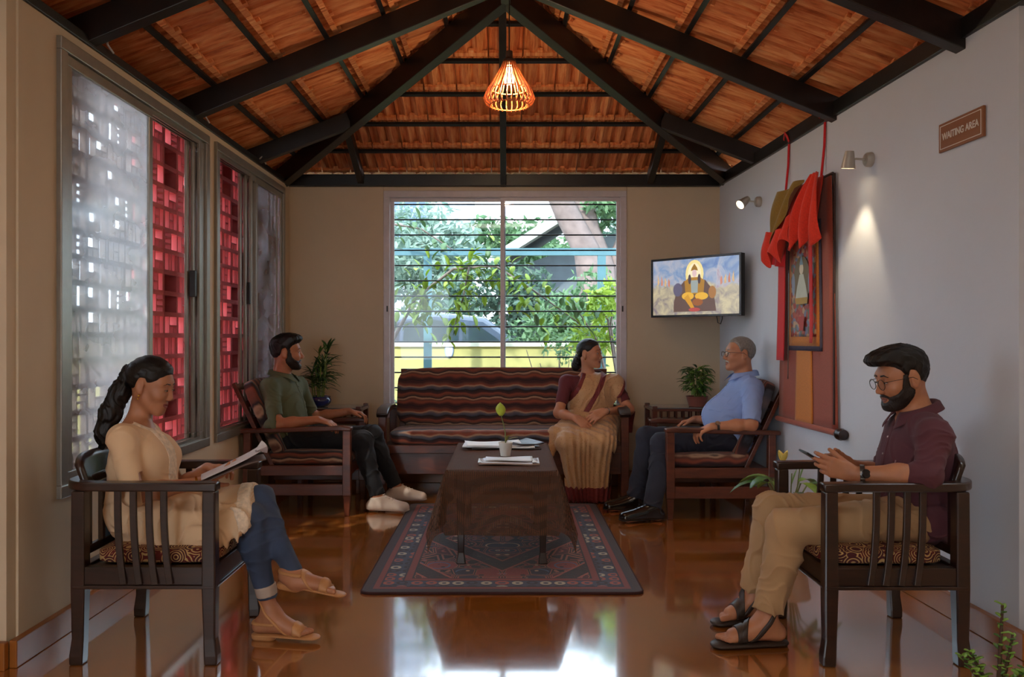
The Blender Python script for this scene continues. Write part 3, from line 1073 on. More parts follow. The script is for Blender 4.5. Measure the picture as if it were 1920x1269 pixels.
# ------------------------------------------------------------ coffee table, cloth, rug
t = thing('coffee_table', 'low rectangular table hidden under the dark brown cloth', 'table', (-0.02, 5.03, 0.0125))
MB().bb((-0.295, -0.58, 0.495), (0.295, 0.58, 0.520)).build('table_top', M_DARKWOOD, t, bevel=0.004)
for x in (-0.225, 0.225):
    for y in (-0.48, 0.48):
        m = MB(); m.sweep([(x * 1.0, y, 0), (x, y, 0.06), (x, y, 0.49)], [0.052, 0.034, 0.055], [0.052, 0.034, 0.055], up=(1, 0, 0)); m.build('leg', M_DARKWOOD, t, bevel=0.005)
m = MB()
for x in (-0.225, 0.225): m.bb((x - 0.012, -0.48, 0.43), (x + 0.012, 0.48, 0.495))
for y in (-0.48, 0.48): m.bb((-0.225, y - 0.012, 0.43), (0.225, y + 0.012, 0.495))
m.build('apron', M_DARKWOOD, t)

def m_cloth():
    t = NT('sheer_brown_cloth')
    v = t.coords()
    ch = t.n('ShaderNodeTexWave'); ch.inputs['Scale'].default_value = 32; ch.bands_direction = 'X'
    t.l(v, ch.inputs['Vector'])
    ch2 = t.n('ShaderNodeTexWave'); ch2.inputs['Scale'].default_value = 32; ch2.bands_direction = 'Y'
    t.l(v, ch2.inputs['Vector'])
    f = t.math('ADD', t.math('MULTIPLY', ch.outputs['Fac'], 0.5), t.math('MULTIPLY', ch2.outputs['Fac'], 0.5))
    t.color(t.ramp(f, [(0.2, lin((84, 57, 42))), (0.9, lin((98, 69, 52)))]))
    t.set(Roughness=0.9)
    t.b.inputs['Specular IOR Level'].default_value = 0.2
    tr = t.n('ShaderNodeBsdfTransparent')
    mx = t.n('ShaderNodeMixShader')
    mx.inputs[0].default_value = 0.82
    t.l(tr.outputs[0], mx.inputs[1])
    t.l(t.b.outputs[0], mx.inputs[2])
    t.l(mx.outputs[0], t.out.inputs[0])
    return t.m
def tablecloth():
    m = MB()
    hx, hy, zt = 0.303, 0.588, 0.526
    ox, oy = 0.345, 0.345                    # overhang
    nx, ny = 56, 76
    def fn(u, v):
        X = (u * 2 - 1) * (hx + ox)
        Y = (v * 2 - 1) * (hy + oy)
        ex, ey = max(0, abs(X) - hx), max(0, abs(Y) - hy)
        sx, sy = math.copysign(1, X), math.copysign(1, Y)
        drop = math.hypot(ex, ey) if (ex and ey) else max(ex, ey)
        r = 0.0
        x, y = min(abs(X), hx), min(abs(Y), hy)
        if drop > 0:
            # hangs down, corner folds flare out
            flare = 0.10 * drop + 0.02 * math.sin(1.2 + 9 * (X if ey > ex else Y)) * drop * 3
            if ex and ey:
                ang = math.atan2(ey, ex)
                fl = (0.17 * math.sin(2 * ang) + 0.12 + 0.05 * math.sin(6 * ang)) * drop
                x += fl * math.cos(ang) + 0.006; y += fl * math.sin(ang) + 0.006
                z = zt - drop * (0.93 - 0.06 * math.sin(2 * ang))
            elif ex:
                k = max(0, abs(Y) - hy * 0.72) / (hy * 0.28)
                x += flare + 0.03 * k * drop * 3 + 0.004; z = zt - drop * 0.985
            else:
                k = max(0, abs(X) - hx * 0.6) / (hx * 0.4)
                y += flare + 0.03 * k * drop * 3 + 0.004; z = zt - drop * 0.985
            z = max(z, 0.04)
        else:
            z = zt + 0.0015 * math.sin(9 * X + 5 * Y)
        return (sx * x, sy * y, z)
    m.grid(fn, nx, ny)
    o = m.build('tablecloth', m_cloth(), None, smooth=80)
    o.location = (-0.02, 5.03, 0.0145)
    return tag(o, 'sheer dark brown cloth draped over the coffee table', 'tablecloth')
tablecloth()

def m_rug():
    t = NT('persian_rug_pile')
    v = t.coords()
    s = t.sep(v)
    ax, ay = t.math('ABSOLUTE', s[0]), t.math('ABSOLUTE', s[1])
    ex = t.math('SUBTRACT', 0.69, ax)
    ey = t.math('SUBTRACT', 1.085, ay)
    e = t.math('MINIMUM', ex, ey)              # distance from edge
    navy, red, cream, blue, rose, black = lin((30, 30, 52)), lin((134, 46, 40)), lin((190, 150, 118)), lin((74, 96, 128)), lin((156, 74, 62)), lin((22, 16, 22))
    cmb = t.n('ShaderNodeCombineXYZ'); t.l(ax, cmb.inputs[0]); t.l(ay, cmb.inputs[1])
    def vor(scale, kind='F1', dist='EUCLIDEAN', rnd=0.75):
        x = t.n('ShaderNodeTexVoronoi'); x.feature = kind; x.distance = dist
        x.inputs['Scale'].default_value = scale; x.inputs['Randomness'].default_value = rnd
        t.l(cmb.outputs[0], x.inputs['Vector'])
        return x
    v1, ve, v2, v3 = vor(7.5, rnd=.8), vor(7.5, 'DISTANCE_TO_EDGE', rnd=.8), vor(14, rnd=.15), vor(19, rnd=.7)
    # field: dark ground, angular cells with pale outlines, mirrored flower heads
    field = t.ramp(t.sep(v1.outputs['Color'])[0], [(0.0, black), (0.30, navy), (0.52, lin((78, 26, 30))), (0.74, red), (0.88, black)], 'CONSTANT')
    field = t.mixc(t.math('LESS_THAN', ve.outputs['Distance'], 0.055), field, lin((150, 84, 66)))
    field = t.mixc(t.math('LESS_THAN', ve.outputs['Distance'], 0.022), field, black)
    r1 = t.math('FRACT', t.math('MULTIPLY', v1.outputs['Distance'], 3.6))
    field = t.mixc(t.math('MULTIPLY', t.math('LESS_THAN', r1, 0.22), t.math('GREATER_THAN', ve.outputs['Distance'], 0.10)), field, t.ramp(t.sep(v1.outputs['Color'])[1], [(0, rose), (0.4, cream), (0.6, blue), (0.8, red)], 'CONSTANT'))
    field = t.mixc(t.math('LESS_THAN', v3.outputs['Distance'], 0.30), field, t.ramp(t.sep(v3.outputs['Color'])[0], [(0, black), (0.25, rose), (0.5, navy), (0.68, cream), (0.8, red)], 'CONSTANT'))
    field = t.mixc(t.math('LESS_THAN', v3.outputs['Distance'], 0.13), field, t.ramp(t.sep(v3.outputs['Color'])[1], [(0, cream), (0.3, navy), (0.6, red), (0.8, blue)], 'CONSTANT'))
    med = t.math('ADD', t.math('MULTIPLY', ax, 1.5), ay)
    medi = t.math('LESS_THAN', t.math('PINGPONG', t.math('ADD', med, 0.10), 0.36), 0.085)
    field = t.mixc(t.math('MULTIPLY', medi, 0.9), field, black)
    medm = t.math('LESS_THAN', t.math('ABSOLUTE', t.math('SUBTRACT', t.math('PINGPONG', t.math('ADD', med, 0.10), 0.36), 0.10)), 0.012)
    field = t.mixc(medm, field, rose)
    # borders
    bd = t.ramp(t.math('MULTIPLY', e, 4.0), [(0.0, lin((44, 26, 34))), (0.14, lin((34, 26, 44))), (0.20, lin((120, 46, 42))), (0.32, navy), (0.36, lin((50, 58, 84))), (0.72, navy), (0.76, lin((120, 46, 42))), (0.90, black)], 'CONSTANT')
    fl = t.math('LESS_THAN', v2.outputs['Distance'], 0.42)
    inmain = t.math('MULTIPLY', t.math('GREATER_THAN', e, 0.088), t.math('LESS_THAN', e, 0.182))
    bd = t.mixc(t.math('MULTIPLY', t.math('LESS_THAN', v3.outputs['Distance'], 0.26), inmain), bd, t.ramp(t.sep(v3.outputs['Color'])[2], [(0, lin((24, 24, 40))), (0.5, lin((110, 60, 60))), (0.8, lin((84, 100, 128)))], 'CONSTANT'))
    bd = t.mixc(t.math('MULTIPLY', t.math('MULTIPLY', fl, t.math('GREATER_THAN', v2.outputs['Distance'], 0.20)), inmain), bd, t.ramp(t.sep(v2.outputs['Color'])[1], [(0, lin((26, 26, 44))), (0.45, rose), (0.75, lin((170, 160, 140)))], 'CONSTANT'))
    col = t.mixc(t.math('GREATER_THAN', e, 0.235), bd, field)
    t.color(col)
    t.set(Roughness=0.95)
    t.b.inputs['Sheen Weight'].default_value = 0.2
    t.bump(t.noise(v, 180, 2), 0.3, 0.003)
    return t.m
m = MB()
m.prism(rrect(1.38, 2.17, 0.045), (0, 0, 0.001), (1, 0, 0), (0, 1, 0), (0, 0, 0.011))
o = m.build('persian_rug', m_rug(), None, bevel=0.004)
o.location = (-0.018, 5.12, 0)
o2 = MB(); pts = [(x, y, 0.006) for x, y in rrect(1.385, 2.175, 0.045)]; o2.tube(pts + [pts[0]], 0.0065, 6, False)
o2.build('bound_edge', mat('rug_binding', (58, 26, 26), 0.9), o, smooth=60)
tag(o, 'red and navy patterned rug under the coffee table', 'rug')

# ------------------------------------------------------------ things on the coffee table
def m_print(name, base, ink, sx=14, sy=60):
    t = NT(name)
    v = t.coords((sx, sy, 1))
    b = t.n('ShaderNodeTexBrick')
    b.inputs['Scale'].default_value = 1.0
    b.inputs['Color1'].default_value = (*lin(ink), 1); b.inputs['Color2'].default_value = (*lin(base), 1)
    b.inputs['Mortar'].default_value = (*lin(base), 1); b.inputs['Mortar Size'].default_value = 0.25
    b.inputs['Bias'].default_value = -0.1
    t.l(v, b.inputs['Vector'])
    f = t.noise(t.coords((1, 1, 1)), 9, 2)
    t.color(t.mixc(t.ramp(f, [(0.45, (0.1,) * 3), (0.6, (0.75,) * 3)]), b.outputs[0], lin(base)))
    t.set(Roughness=0.55)
    return t.m
M_PAPER = m_print('newsprint', (240, 244, 250), (150, 158, 172))
M_PAPER2 = m_print('magazine_print', (226, 236, 246), (120, 150, 190), 8, 40)
M_COVER = mat('dark_cover', (52, 44, 44), 0.4)
t = thing('newspaper', 'folded newspapers fanned out behind the white pot', 'newspaper', (-0.02, 5.38, 0.5430))
def paper(x0, y0, w, d, rot, z, curl, mm, name='sheet', th=0.0025):
    m = MB()
    c, s = math.cos(rot), math.sin(rot)
    def fn(u, v):
        a, b = (u - .5) * w, (v - .5) * d
        zz = z + curl * (abs(2 * u - 1) ** 3) + 0.003 * math.sin(5 * u + 3 * v)
        return (x0 + a * c - b * s, y0 + a * s + b * c, zz)
    m.grid(fn, 14, 8)
    return m.build(name, mm, t, smooth=60, solid=th)
paper(0.02, 0.0, 0.44, 0.27, 0.05, 0.005, 0.0, M_COVER, 'cover', 0.006)
paper(-0.02, 0.0, 0.46, 0.27, -0.04, 0.014, 0.003, M_PAPER, 'sheet', 0.008)
paper(-0.06, -0.01, 0.36, 0.25, 0.10, 0.022, 0.006, M_PAPER, 'sheet', 0.003)
paper(0.13, 0.0, 0.20, 0.22, 0.55, 0.026, 0.01, M_COVER, 'folded_page', 0.006)
t = thing('magazine', 'pale magazine under a folded sheet at the front of the table', 'magazine', (0.02, 4.70, 0.5430))
paper(0.0, 0.0, 0.34, 0.20, 0.0, 0.005, 0.0, mat('magazine_cover', (150, 128, 118), 0.35), 'cover', 0.008)
paper(-0.155, 0.01, 0.04, 0.17, 0.0, 0.0105, 0.0, M_PAPER2, 'page_edge', 0.002)
paper(0.150, 0.01, 0.04, 0.17, 0.0, 0.0105, 0.0, M_PAPER2, 'page_edge', 0.002)
paper(0.0, 0.045, 0.27, 0.14, 0.0, 0.015, 0.0, M_PAPER2, 'folded_sheet', 0.006)

M_POTW = mat('white_ceramic', (222, 216, 206), 0.35, 0.03)
M_SOIL = mat('soil', (46, 32, 24), 0.95, 0.3, 40, 0.5)
M_LEAFY = mat('yellow_green_leaf', (176, 186, 60), 0.45, 0.2, 14)
M_LEAF = mat('mid_green_leaf', (62, 104, 34), 0.4, 0.3, 10)
M_LEAFD = mat('deep_green_leaf', (44, 78, 28), 0.4, 0.35, 10)
M_LEAFL = mat('light_green_leaf', (112, 150, 52), 0.45, 0.3, 10)
M_STEM = mat('green_stem', (110, 120, 62), 0.5, 0.2)

def leaf_pts(base, d, L, w, droop=0.3, up=(0, 0, 1), n=6, fold=0.25):
    """a leaf blade with midrib fold: returns verts, faces"""
    base, d = V(base), V(d).normalized()
    s = d.cross(V(up))
    if s.length < 1e-3: s = d.cross(V((1, 0, 0)))
    s.normalize()
    vs, fs = [], []
    p = base.copy(); dd = d.copy()
    st = L / n
    for i in range(n + 1):
        u = i / n
        ww = w * (math.sin(math.pi * min(1, u * 0.93 + 0.07)) ** 0.8) * 0.5
        if i == n: ww = 0.0008
        nrm = s.cross(dd)
        vs += [p - s * ww + nrm * ww * fold, p.copy(), p + s * ww + nrm * ww * fold]
        dd = (dd + V((0, 0, -droop / n))).normalized()
        p = p + dd * st
    for i in range(n):
        a = i * 3
        fs += [(a, a + 1, a + 4, a + 3), (a + 1, a + 2, a + 5, a + 4)]
    return vs, fs
def leaf(parent, m, base, d, L, w, droop=0.3, name='leaf', fold=0.25, th=0.0012):
    vs, fs = leaf_pts(base, d, L, w, droop, fold=fold)
    q = MB(); q.add(vs, fs)
    return q.build(name, m, parent, smooth=70, solid=th)

t = thing('seedling_pot', 'small white pot with one yellow-green leaf on the coffee table', 'plant', (0.0, 4.97, 0.5430))
MB().lathe([(0.024, 0), (0.030, 0.001), (0.042, 0.078), (0.044, 0.082), (0.040, 0.083), (0.036, 0.070), (0.0, 0.068)], n=28).build('pot', M_POTW, t, smooth=40)
MB().lathe([(0.037, 0.066), (0.036, 0.073), (0.001, 0.076)], n=20).build('soil', M_SOIL, t)
m = MB(); m.tube([(0, 0, 0.07), (-0.002, 0, 0.14), (-0.012, 0, 0.19), (-0.028, 0, 0.245)], [0.004, 0.0035, 0.003, 0.0025], 6); m.build('stem', M_STEM, t, smooth=60)
leaf(t, M_LEAFY, (-0.028, 0, 0.240), (-0.06, -0.25, 1), 0.085, 0.062, 0.0, fold=0.1)
for a, b, L in (((0.0, 0, 0.10), (0.5, -.2, 0.55), 0.06), ((0.004, 0, 0.09), (0.75, -.1, 0.5), 0.075), ((0.002, 0, 0.085), (0.2, -.3, 0.8), 0.05)):
    leaf(t, mat('olive_leaf', (140, 136, 70), 0.5), a, b, L, 0.022, 0.5)

# ------------------------------------------------------------ side tables in the two back corners
def side_table(label, loc, rz):
    t = thing('side_table', label, 'table', loc, rz, 'corner side tables')
    m = MB(); m.bb((-0.26, -0.20, 0.660), (0.26, 0.20, 0.680)); m.build('table_top', M_REDWOOD, t, bevel=0.003)
    MB().bb((-0.235, -0.175, 0.681), (0.235, 0.175, 0.688)).build('glass_top', mat('grey_glass_top', (120, 124, 124), 0.08, 0.05), t, bevel=0.002)
    for x in (-0.235, 0.235):
        for y in (-0.175, 0.175):
            MB().bb((x - 0.02, y - 0.02, 0), (x + 0.02, y + 0.02, 0.70)).build('leg', M_REDWOOD, t, bevel=0.004)
    for z in (0.56, 0.30):
        MB().bb((-0.235, -0.175, z), (0.235, 0.175, z + 0.018)).build('shelf', M_REDWOOD, t, bevel=0.003)
    for k in range(7):
        x = -0.18 + 0.06 * k
        for y in (-0.178, 0.178):
            MB().bb((x - 0.007, y - 0.006, 0.578), (x + 0.007, y + 0.006, 0.66)).build('spindle', M_REDWOOD, t)
    return t
side_table('reddish wooden side table in the left corner with the blue bowl of bamboo', (-1.42, 6.84, 0), 0)
side_table('reddish wooden side table in the right corner with the bushy plant', (1.44, 6.86, 0), 0)

# lucky bamboo in blue bowl
M_BLUE = mat('cobalt_glaze', (26, 34, 96), 0.12, 0.3, 30, coat=0.6)
def bamboo():
    rg = random.Random(11)
    t = thing('lucky_bamboo', 'tall feathery green bamboo plant in a glossy cobalt blue bowl', 'plant', (-1.535, 6.80, 0.689))
    MB().lathe([(0.045, 0), (0.070, 0.004), (0.098, 0.035), (0.102, 0.055), (0.092, 0.075), (0.097, 0.084), (0.090, 0.086), (0.084, 0.072), (0.0, 0.066)], n=32).build('bowl', M_BLUE, t, smooth=50)
    MB().lathe([(0.086, 0.062), (0.080, 0.074), (0.001, 0.078)], n=20).build('pebbles', mat('pebbles', (150, 120, 60), 0.8, 0.4, 60, 0.5), t)
    for k in range(9):
        a = k * 0.72; r = 0.018 + 0.032 * (k % 3) / 2
        x, y = r * math.cos(a), r * math.sin(a)
        hgt = rg.uniform(0.20, 0.42)
        lean = V((math.cos(a) * 0.10 + rg.uniform(-.04, .07), math.sin(a) * 0.10, 1))
        m = MB(); m.tube([(x, y, 0.07), V((x, y, 0.07)) + lean * hgt * .5, V((x, y, 0.07)) + lean * hgt], 0.006, 6)
        m.build('cane', mat('bamboo_cane', (120, 140, 60), 0.4), t, smooth=60)
        for q in range(rg.randint(13, 16)):
            u = rg.uniform(0.25, 1.0)
            b = V((x, y, 0.07)) + lean * hgt * u
            aa = rg.uniform(0, 6.28)
            el = rg.uniform(0.2, 0.9) if u < 0.85 else rg.uniform(0.8, 2.0)
            d = V((math.cos(aa) + 0.15, math.sin(aa) * 0.8, el))
            leaf(t, (M_LEAFD, M_LEAF, M_LEAFD)[q % 3], b, d, rg.uniform(0.09, 0.19), rg.uniform(0.018, 0.027), rg.uniform(0.4, 1.1))
bamboo()
def bushy():
    rg = random.Random(5)
    t = thing('bushy_houseplant', 'bushy green houseplant in a terracotta-red pot on the right corner table', 'plant', (1.575, 6.80, 0.689))
    m = MB(); m.lathe([(0.060, 0), (0.066, 0.002), (0.085, 0.070), (0.089, 0.085), (0.082, 0.086), (0.078, 0.07), (0, 0.066)], n=28)
    m.build('pot', mat('terracotta_glaze', (128, 72, 60), 0.45, 0.2), t, smooth=40)
    MB().lathe([(0.079, 0.066), (0.074, 0.074), (0.001, 0.077)], n=20).build('soil', M_SOIL, t)
    for k in range(170):
        a = rg.uniform(0, 6.28)
        h = rg.uniform(0.06, 0.26)
        r = rg.uniform(0.02, 0.085) * (1.0 if h < .2 else .7)
        b = V((r * math.cos(a), r * math.sin(a), 0.06 + h))
        d = V((math.cos(a + rg.uniform(-.6, .6)), math.sin(a), rg.uniform(-0.1, 1.2)))
        leaf(t, (M_LEAFD, M_LEAF, M_LEAF, M_LEAFL)[k % 4 if k % 9 else 3], b, d, rg.uniform(0.06, 0.11), rg.uniform(0.022, 0.034), rg.uniform(0.6, 1.5))
    for k in range(10):
        a = k * 0.63
        m = MB(); m.tube([(0.02 * math.cos(a), 0.02 * math.sin(a), 0.07), (0.05 * math.cos(a), 0.05 * math.sin(a), 0.22), (0.08 * math.cos(a), 0.08 * math.sin(a), 0.30)], 0.0035, 5)
        m.build('stem', M_STEM, t, smooth=60)
        leaf(t, M_LEAFD, (0.08 * math.cos(a), 0.08 * math.sin(a), 0.30), (math.cos(a), math.sin(a), 0.9), rg.uniform(0.08, 0.13), 0.018, 2.0)
bushy()

# floor plants
def peace_lily():
    rg = random.Random(8)
    t = thing('flowering_plant', 'leafy floor plant with a pale yellow flower behind the man in maroon', 'plant', (1.58, 4.62, 0))
    MB().lathe([(0.08, 0), (0.09, 0.003), (0.115, 0.16), (0.12, 0.19), (0.112, 0.19), (0.105, 0.16), (0, 0.155)], n=28).build('pot', M_POTW, t, smooth=40)
    MB().lathe([(0.106, 0.15), (0.10, 0.165), (0.001, 0.17)], n=20).build('soil', M_SOIL, t)
    for k in range(13):
        a = -2.6 + k * 0.48 + rg.uniform(-.2, .2)
        hh = rg.uniform(0.28, 0.50)
        tip = V((0.11 * math.cos(a), 0.11 * math.sin(a), 0.17 + hh * .62))
        m = MB(); m.tube([(0.02 * math.cos(a), 0.02 * math.sin(a), 0.16), tip * .6 + V((0, 0, .10)), tip], 0.004, 6); m.build('stem', M_STEM, t, smooth=60)
        leaf(t, (M_LEAF, M_LEAFL)[k % 2], tip, (math.cos(a), math.sin(a), 0.35), rg.uniform(0.17, 0.25), rg.uniform(0.05, 0.075), 1.1)
    m = MB(); m.tube([(0, 0, 0.16), (-0.02, 0, 0.40), (-0.03, 0, 0.56)], 0.005, 6); m.build('flower_stem', M_STEM, t, smooth=60)
    yel = mat('pale_yellow_petal', (214, 190, 96), 0.5, 0.15)
    for k in range(4):
        a = k * 1.57 + .4
        leaf(t, yel, (-0.03, 0, 0.555), (0.55 * math.cos(a), 0.55 * math.sin(a), 1), 0.075, 0.042, -0.2, 'petal')
    for dx, h in ((0.03, 0.49), (0.075, 0.52)):
        m = MB(); m.tube([(dx * .3, 0.02, 0.16), (dx, 0.03, h)], [0.004, 0.003], 6); m.build('flower_stem', M_STEM, t, smooth=60)
        leaf(t, M_LEAFL, (dx, 0.03, h - .06), (0.3, 0, 1), 0.09, 0.022, 0.2, 'bud')
peace_lily()
def jade():
    rg = random.Random(4)
    t = thing('jade_succulent', 'small-leaved green succulent poking in at the lower right corner', 'plant', (1.545, 2.60, 0))
    MB().lathe([(0.07, 0), (0.085, 0.003), (0.105, 0.12), (0.11, 0.14), (0.102, 0.14), (0.097, 0.12), (0, 0.115)], n=28).build('pot', mat('terracotta', (150, 84, 56), 0.7), t, smooth=40)
    MB().lathe([(0.098, 0.11), (0.09, 0.122), (0.001, 0.125)], n=20).build('soil', M_SOIL, t)
    brn = mat('woody_stem', (74, 52, 38), 0.8)
    for k, (lx, ly, h) in enumerate([(0.03, 0.02, 0.285), (-0.11, 0.0, 0.13), (0.14, 0.02, 0.13), (0.02, -0.1, 0.12), (-0.05, 0.06, 0.12), (0.10, 0.08, 0.17)]):
        pts = [V((lx * .1, ly * .1, 0.12)), V((lx * .55, ly * .5, 0.12 + h * .5)), V((lx, ly, 0.12 + h))]
        m = MB(); m.tube(pts, [0.007, 0.006, 0.004], 6); m.build('stem', brn, t, smooth=60)
        for q in range(18):
            u = 0.25 + 0.75 * q / 17
            p = pts[0].lerp(pts[1], u * 2) if u < .5 else pts[1].lerp(pts[2], u * 2 - 1)
            a = q * 2.4
            leaf(t, M_LEAFL if q % 3 else M_LEAF, p, (math.cos(a), math.sin(a), 0.6), rg.uniform(0.020, 0.030), 0.016, 0.2, th=0.004)
jade()

# ------------------------------------------------------------ television in the corner
def emit_mat(name, rgb, e=1.0):
    t = NT(name)
    t.color(lin(rgb))
    t.b.inputs['Emission Color'].default_value = (*lin(rgb), 1)
    t.b.inputs['Emission Strength'].default_value = e
    t.set(Roughness=0.3)
    return t.m
def m_screen():
    t = NT('screen_sky_picture')
    v = t.coords()
    s = t.sep(v)
    n1 = t.noise(v, 7, 5, 0.6, 1.2)
    n2 = t.noise(v, 12, 4, 0.6, 0.8)
    sky = t.ramp(n1, [(0.28, lin((88, 126, 196))), (0.45, lin((150, 176, 214))), (0.6, lin((206, 206, 218))), (0.75, lin((196, 160, 176)))])
    cl = t.ramp(n2, [(0.3, lin((140, 124, 140))), (0.48, lin((200, 186, 160))), (0.65, lin((236, 220, 176)))])
    f = t.ramp(t.math('ADD', t.math('MULTIPLY', s[2], 3.5), t.math('MULTIPLY', t.math('SUBTRACT', n1, 0.5), 0.8)), [(0.0, (1, 1, 1)), (0.12, (0, 0, 0))])
    col = t.mixc(f, sky, cl)
    t.color((0.02, 0.02, 0.02))
    t.l(col, t.b.inputs['Emission Color'])
    t.b.inputs['Emission Strength'].default_value = 0.36
    t.set(Roughness=0.2)
    return t.m
def tv():
    a = math.atan2(6.33 - 6.95, 1.81 - 1.229)          # screen runs from back-left to front-right
    cx, cy = (1.81 + 1.229) / 2, (6.33 + 6.95) / 2
    t = thing('television', 'flat black television showing a golden figure, hung in the corner', 'television', (cx, cy, 1.665), a)
    w, h = 0.85, 0.485
    m = MB(); m.bb((-w / 2, 0.0, -h / 2), (w / 2, 0.045, h / 2)); m.build('casing', mat('tv_black', (14, 14, 15), 0.25), t, bevel=0.004)
    m = MB(); rect_frame(m, -w / 2, w / 2, -h / 2, h / 2, 0.018, -0.012, 0.0, 'y'); m.build('bezel', mat('tv_black', (14, 14, 15), 0.25), t, bevel=0.002)
    scr = MB().bb((-w / 2 + 0.018, -0.004, -h / 2 + 0.018), (w / 2 - 0.018, 0.0, h / 2 - 0.018)).build('screen', m_screen(), t)
    # the picture: a plain golden seated figure on clouds, in flat shapes
    def shape(pts, rgb, k, name='picture_shape'):
        q = MB(); y = -0.0045 - 0.0002 * k
        q.add([(x, y, z) for x, z in pts], [tuple(range(len(pts)))])
        q.build(name, emit_mat('screen_%d_%d_%d' % rgb, rgb, 0.36), scr)
    def el(cx, cz, rx, rz, n=20): return [(cx + rx * math.cos(i * 2 * math.pi / n), cz + rz * math.sin(i * 2 * math.pi / n)) for i in range(n)]
    shape(el(0, 0.10, 0.085, 0.115), (236, 220, 150), 0)
    shape(el(0, 0.10, 0.062, 0.090), (248, 238, 196), 1)
    shape([(-.20, -.20), (-.20, -.12), (-.16, -.02), (-.10, .05), (.10, .05), (.16, -.02), (.19, -.12), (.20, -.20)], (96, 74, 66), 2)
    shape(el(-0.16, -0.02, 0.045, 0.055), (92, 88, 112), 3)
    shape(el(0.165, -0.05, 0.035, 0.05), (160, 112, 60), 3)
    shape([(-.085, -.06), (-.095, .045), (-.05, .075), (.05, .075), (.095, .045), (.085, -.06)], (168, 124, 44), 4)
    shape([(-.03, -.05), (-.035, .05), (.035, .05), (.03, -.05)], (150, 162, 160), 5)
    shape(el(-0.062, -0.075, 0.058, 0.032), (222, 176, 60), 6)
    shape(el(0.066, -0.078, 0.062, 0.030), (222, 176, 60), 6)
    shape([(-.10, -.09), (-.06, -.06), (.0, -.17), (-.02, -.19)], (206, 152, 46), 7)
    shape(el(0.03, -0.125, 0.05, 0.03), (150, 90, 46), 6)
    shape(el(0, -0.185, 0.055, 0.016), (176, 74, 70), 8)
    shape(el(0, 0.108, 0.022, 0.032), (214, 190, 190), 6)
    shape([(-.034, .125), (-.026, .15), (0, .185), (.026, .15), (.034, .125), (0, .135)], (150, 112, 40), 7)
    shape(el(-0.045, 0.06, 0.014, 0.04), (70, 60, 66), 7); shape(el(0.045, 0.06, 0.014, 0.04), (70, 60, 66), 7)
    for sx in (-1, 1):
        for k in range(4):
            x = sx * (0.24 + 0.035 * k)
            shape([(x, 0.0 + 0.01 * k), (x + sx * 0.018, 0.02), (x + sx * 0.012, 0.075 + 0.012 * k), (x - sx * 0.004, 0.05)], ((196, 132, 110), (206, 176, 130))[k % 2], 3)
    m = MB(); m.bb((-0.10, 0.045, -0.10), (0.10, 0.06, 0.10)); m.bar((0, 0.05, 0), (0.02, 0.46, 0), 0.05, 0.05); m.build('wall_bracket', M_IRON, t)
    m = MB(); m.tube([(0.19, 0.02, -h / 2), (0.20, 0.02, -h / 2 - 0.05), (0.225, 0.02, -h / 2 - 0.06), (0.24, 0.02, -h / 2 - 0.02), (0.235, 0.03, -h / 2 + 0.01)], 0.004, 6)
    m.build('cable', mat('cable_black', (20, 20, 20), 0.5), t, smooth=60)
tv()

# ------------------------------------------------------------ right wall: hanging, spot lamps, sign
RWA = math.atan2(-(xr(4.0) - xr(5.0)), 1.0)
class WallFrame:
    """local frame on the right wall: a runs from the far corner towards the camera, z up, o out of the wall"""
    def __init__(self, y):
        self.o = V((xr(y), y, 0))
        self.a = (V((xr(y - 1), y - 1, 0)) - self.o).normalized()
        self.n = V((-1, 0, 0)) - self.a * V((-1, 0, 0)).dot(self.a)
        self.n.normalize()
    def mat(self):
        return Matrix(((self.a.x, 0, self.n.x, self.o.x), (self.a.y, 0, self.n.y, self.o.y), (self.a.z, 1, self.n.z, self.o.z), (0, 0, 0, 1)))
def wall_thing(name, label, cat, y, z, group=None):
    o = bpy.data.objects.new(name, None)
    COL.objects.link(o)
    w = WallFrame(y)
    o.matrix_world = Matrix.Translation((0, 0, z)) @ w.mat()     # local x: along wall towards camera, y: up, z: out
    return tag(o, label, cat, group)

def m_weave(name, rgb, var=0.2):
    t = NT(name)
    v = t.coords((1, 1, 1))
    f = t.noise(t.coords((90, 30, 1)), 3.0, 3, 0.6)
    c = lin(rgb)
    t.color(t.ramp(f, [(0.3, tuple(x * (1 - var) for x in c)), (0.7, tuple(min(1, x * (1 + var)) for x in c))]))
    t.set(Roughness=0.85)
    t.b.inputs['Sheen Weight'].default_value = 0.2
    t.bump(f, 0.15, 0.002)
    return t.m
M_BROC = m_weave('maroon_brocade', (146, 66, 48), 0.22)
M_GOLD = m_weave('amber_silk', (190, 112, 36), 0.15)
M_REDS = m_weave('scarlet_silk', (200, 16, 26), 0.1)
M_ORS = m_weave('vermilion_silk', (214, 48, 22), 0.12)
M_OLIVE = m_weave('olive_silk', (132, 100, 24), 0.15)
M_NAVYB = mat('navy_silk_border', (66, 60, 78), 0.7, 0.2, 30)
def m_thangka():
    t = NT('painted_scroll_panel')
    v = t.coords()
    vo = t.n('ShaderNodeTexVoronoi'); vo.inputs['Scale'].default_value = 34
    t.l(v, vo.inputs['Vector'])
    s = t.sep(v)
    c = t.ramp(t.sep(vo.outputs['Color'])[0], [(0, lin((150, 60, 52))), (0.25, lin((170, 84, 66))), (0.45, lin((110, 108, 96))), (0.6, lin((120, 126, 150))), (0.8, lin((186, 150, 120)))], 'CONSTANT')
    lo = t.ramp(t.sep(vo.outputs['Color'])[1], [(0, lin((140, 120, 150))), (0.5, lin((160, 142, 160))), (0.8, lin((150, 100, 110)))], 'CONSTANT')
    t.color(t.mixc(t.math('LESS_THAN', s[1], 0.74), c, lo))
    t.set(Roughness=0.6)
    return t.m
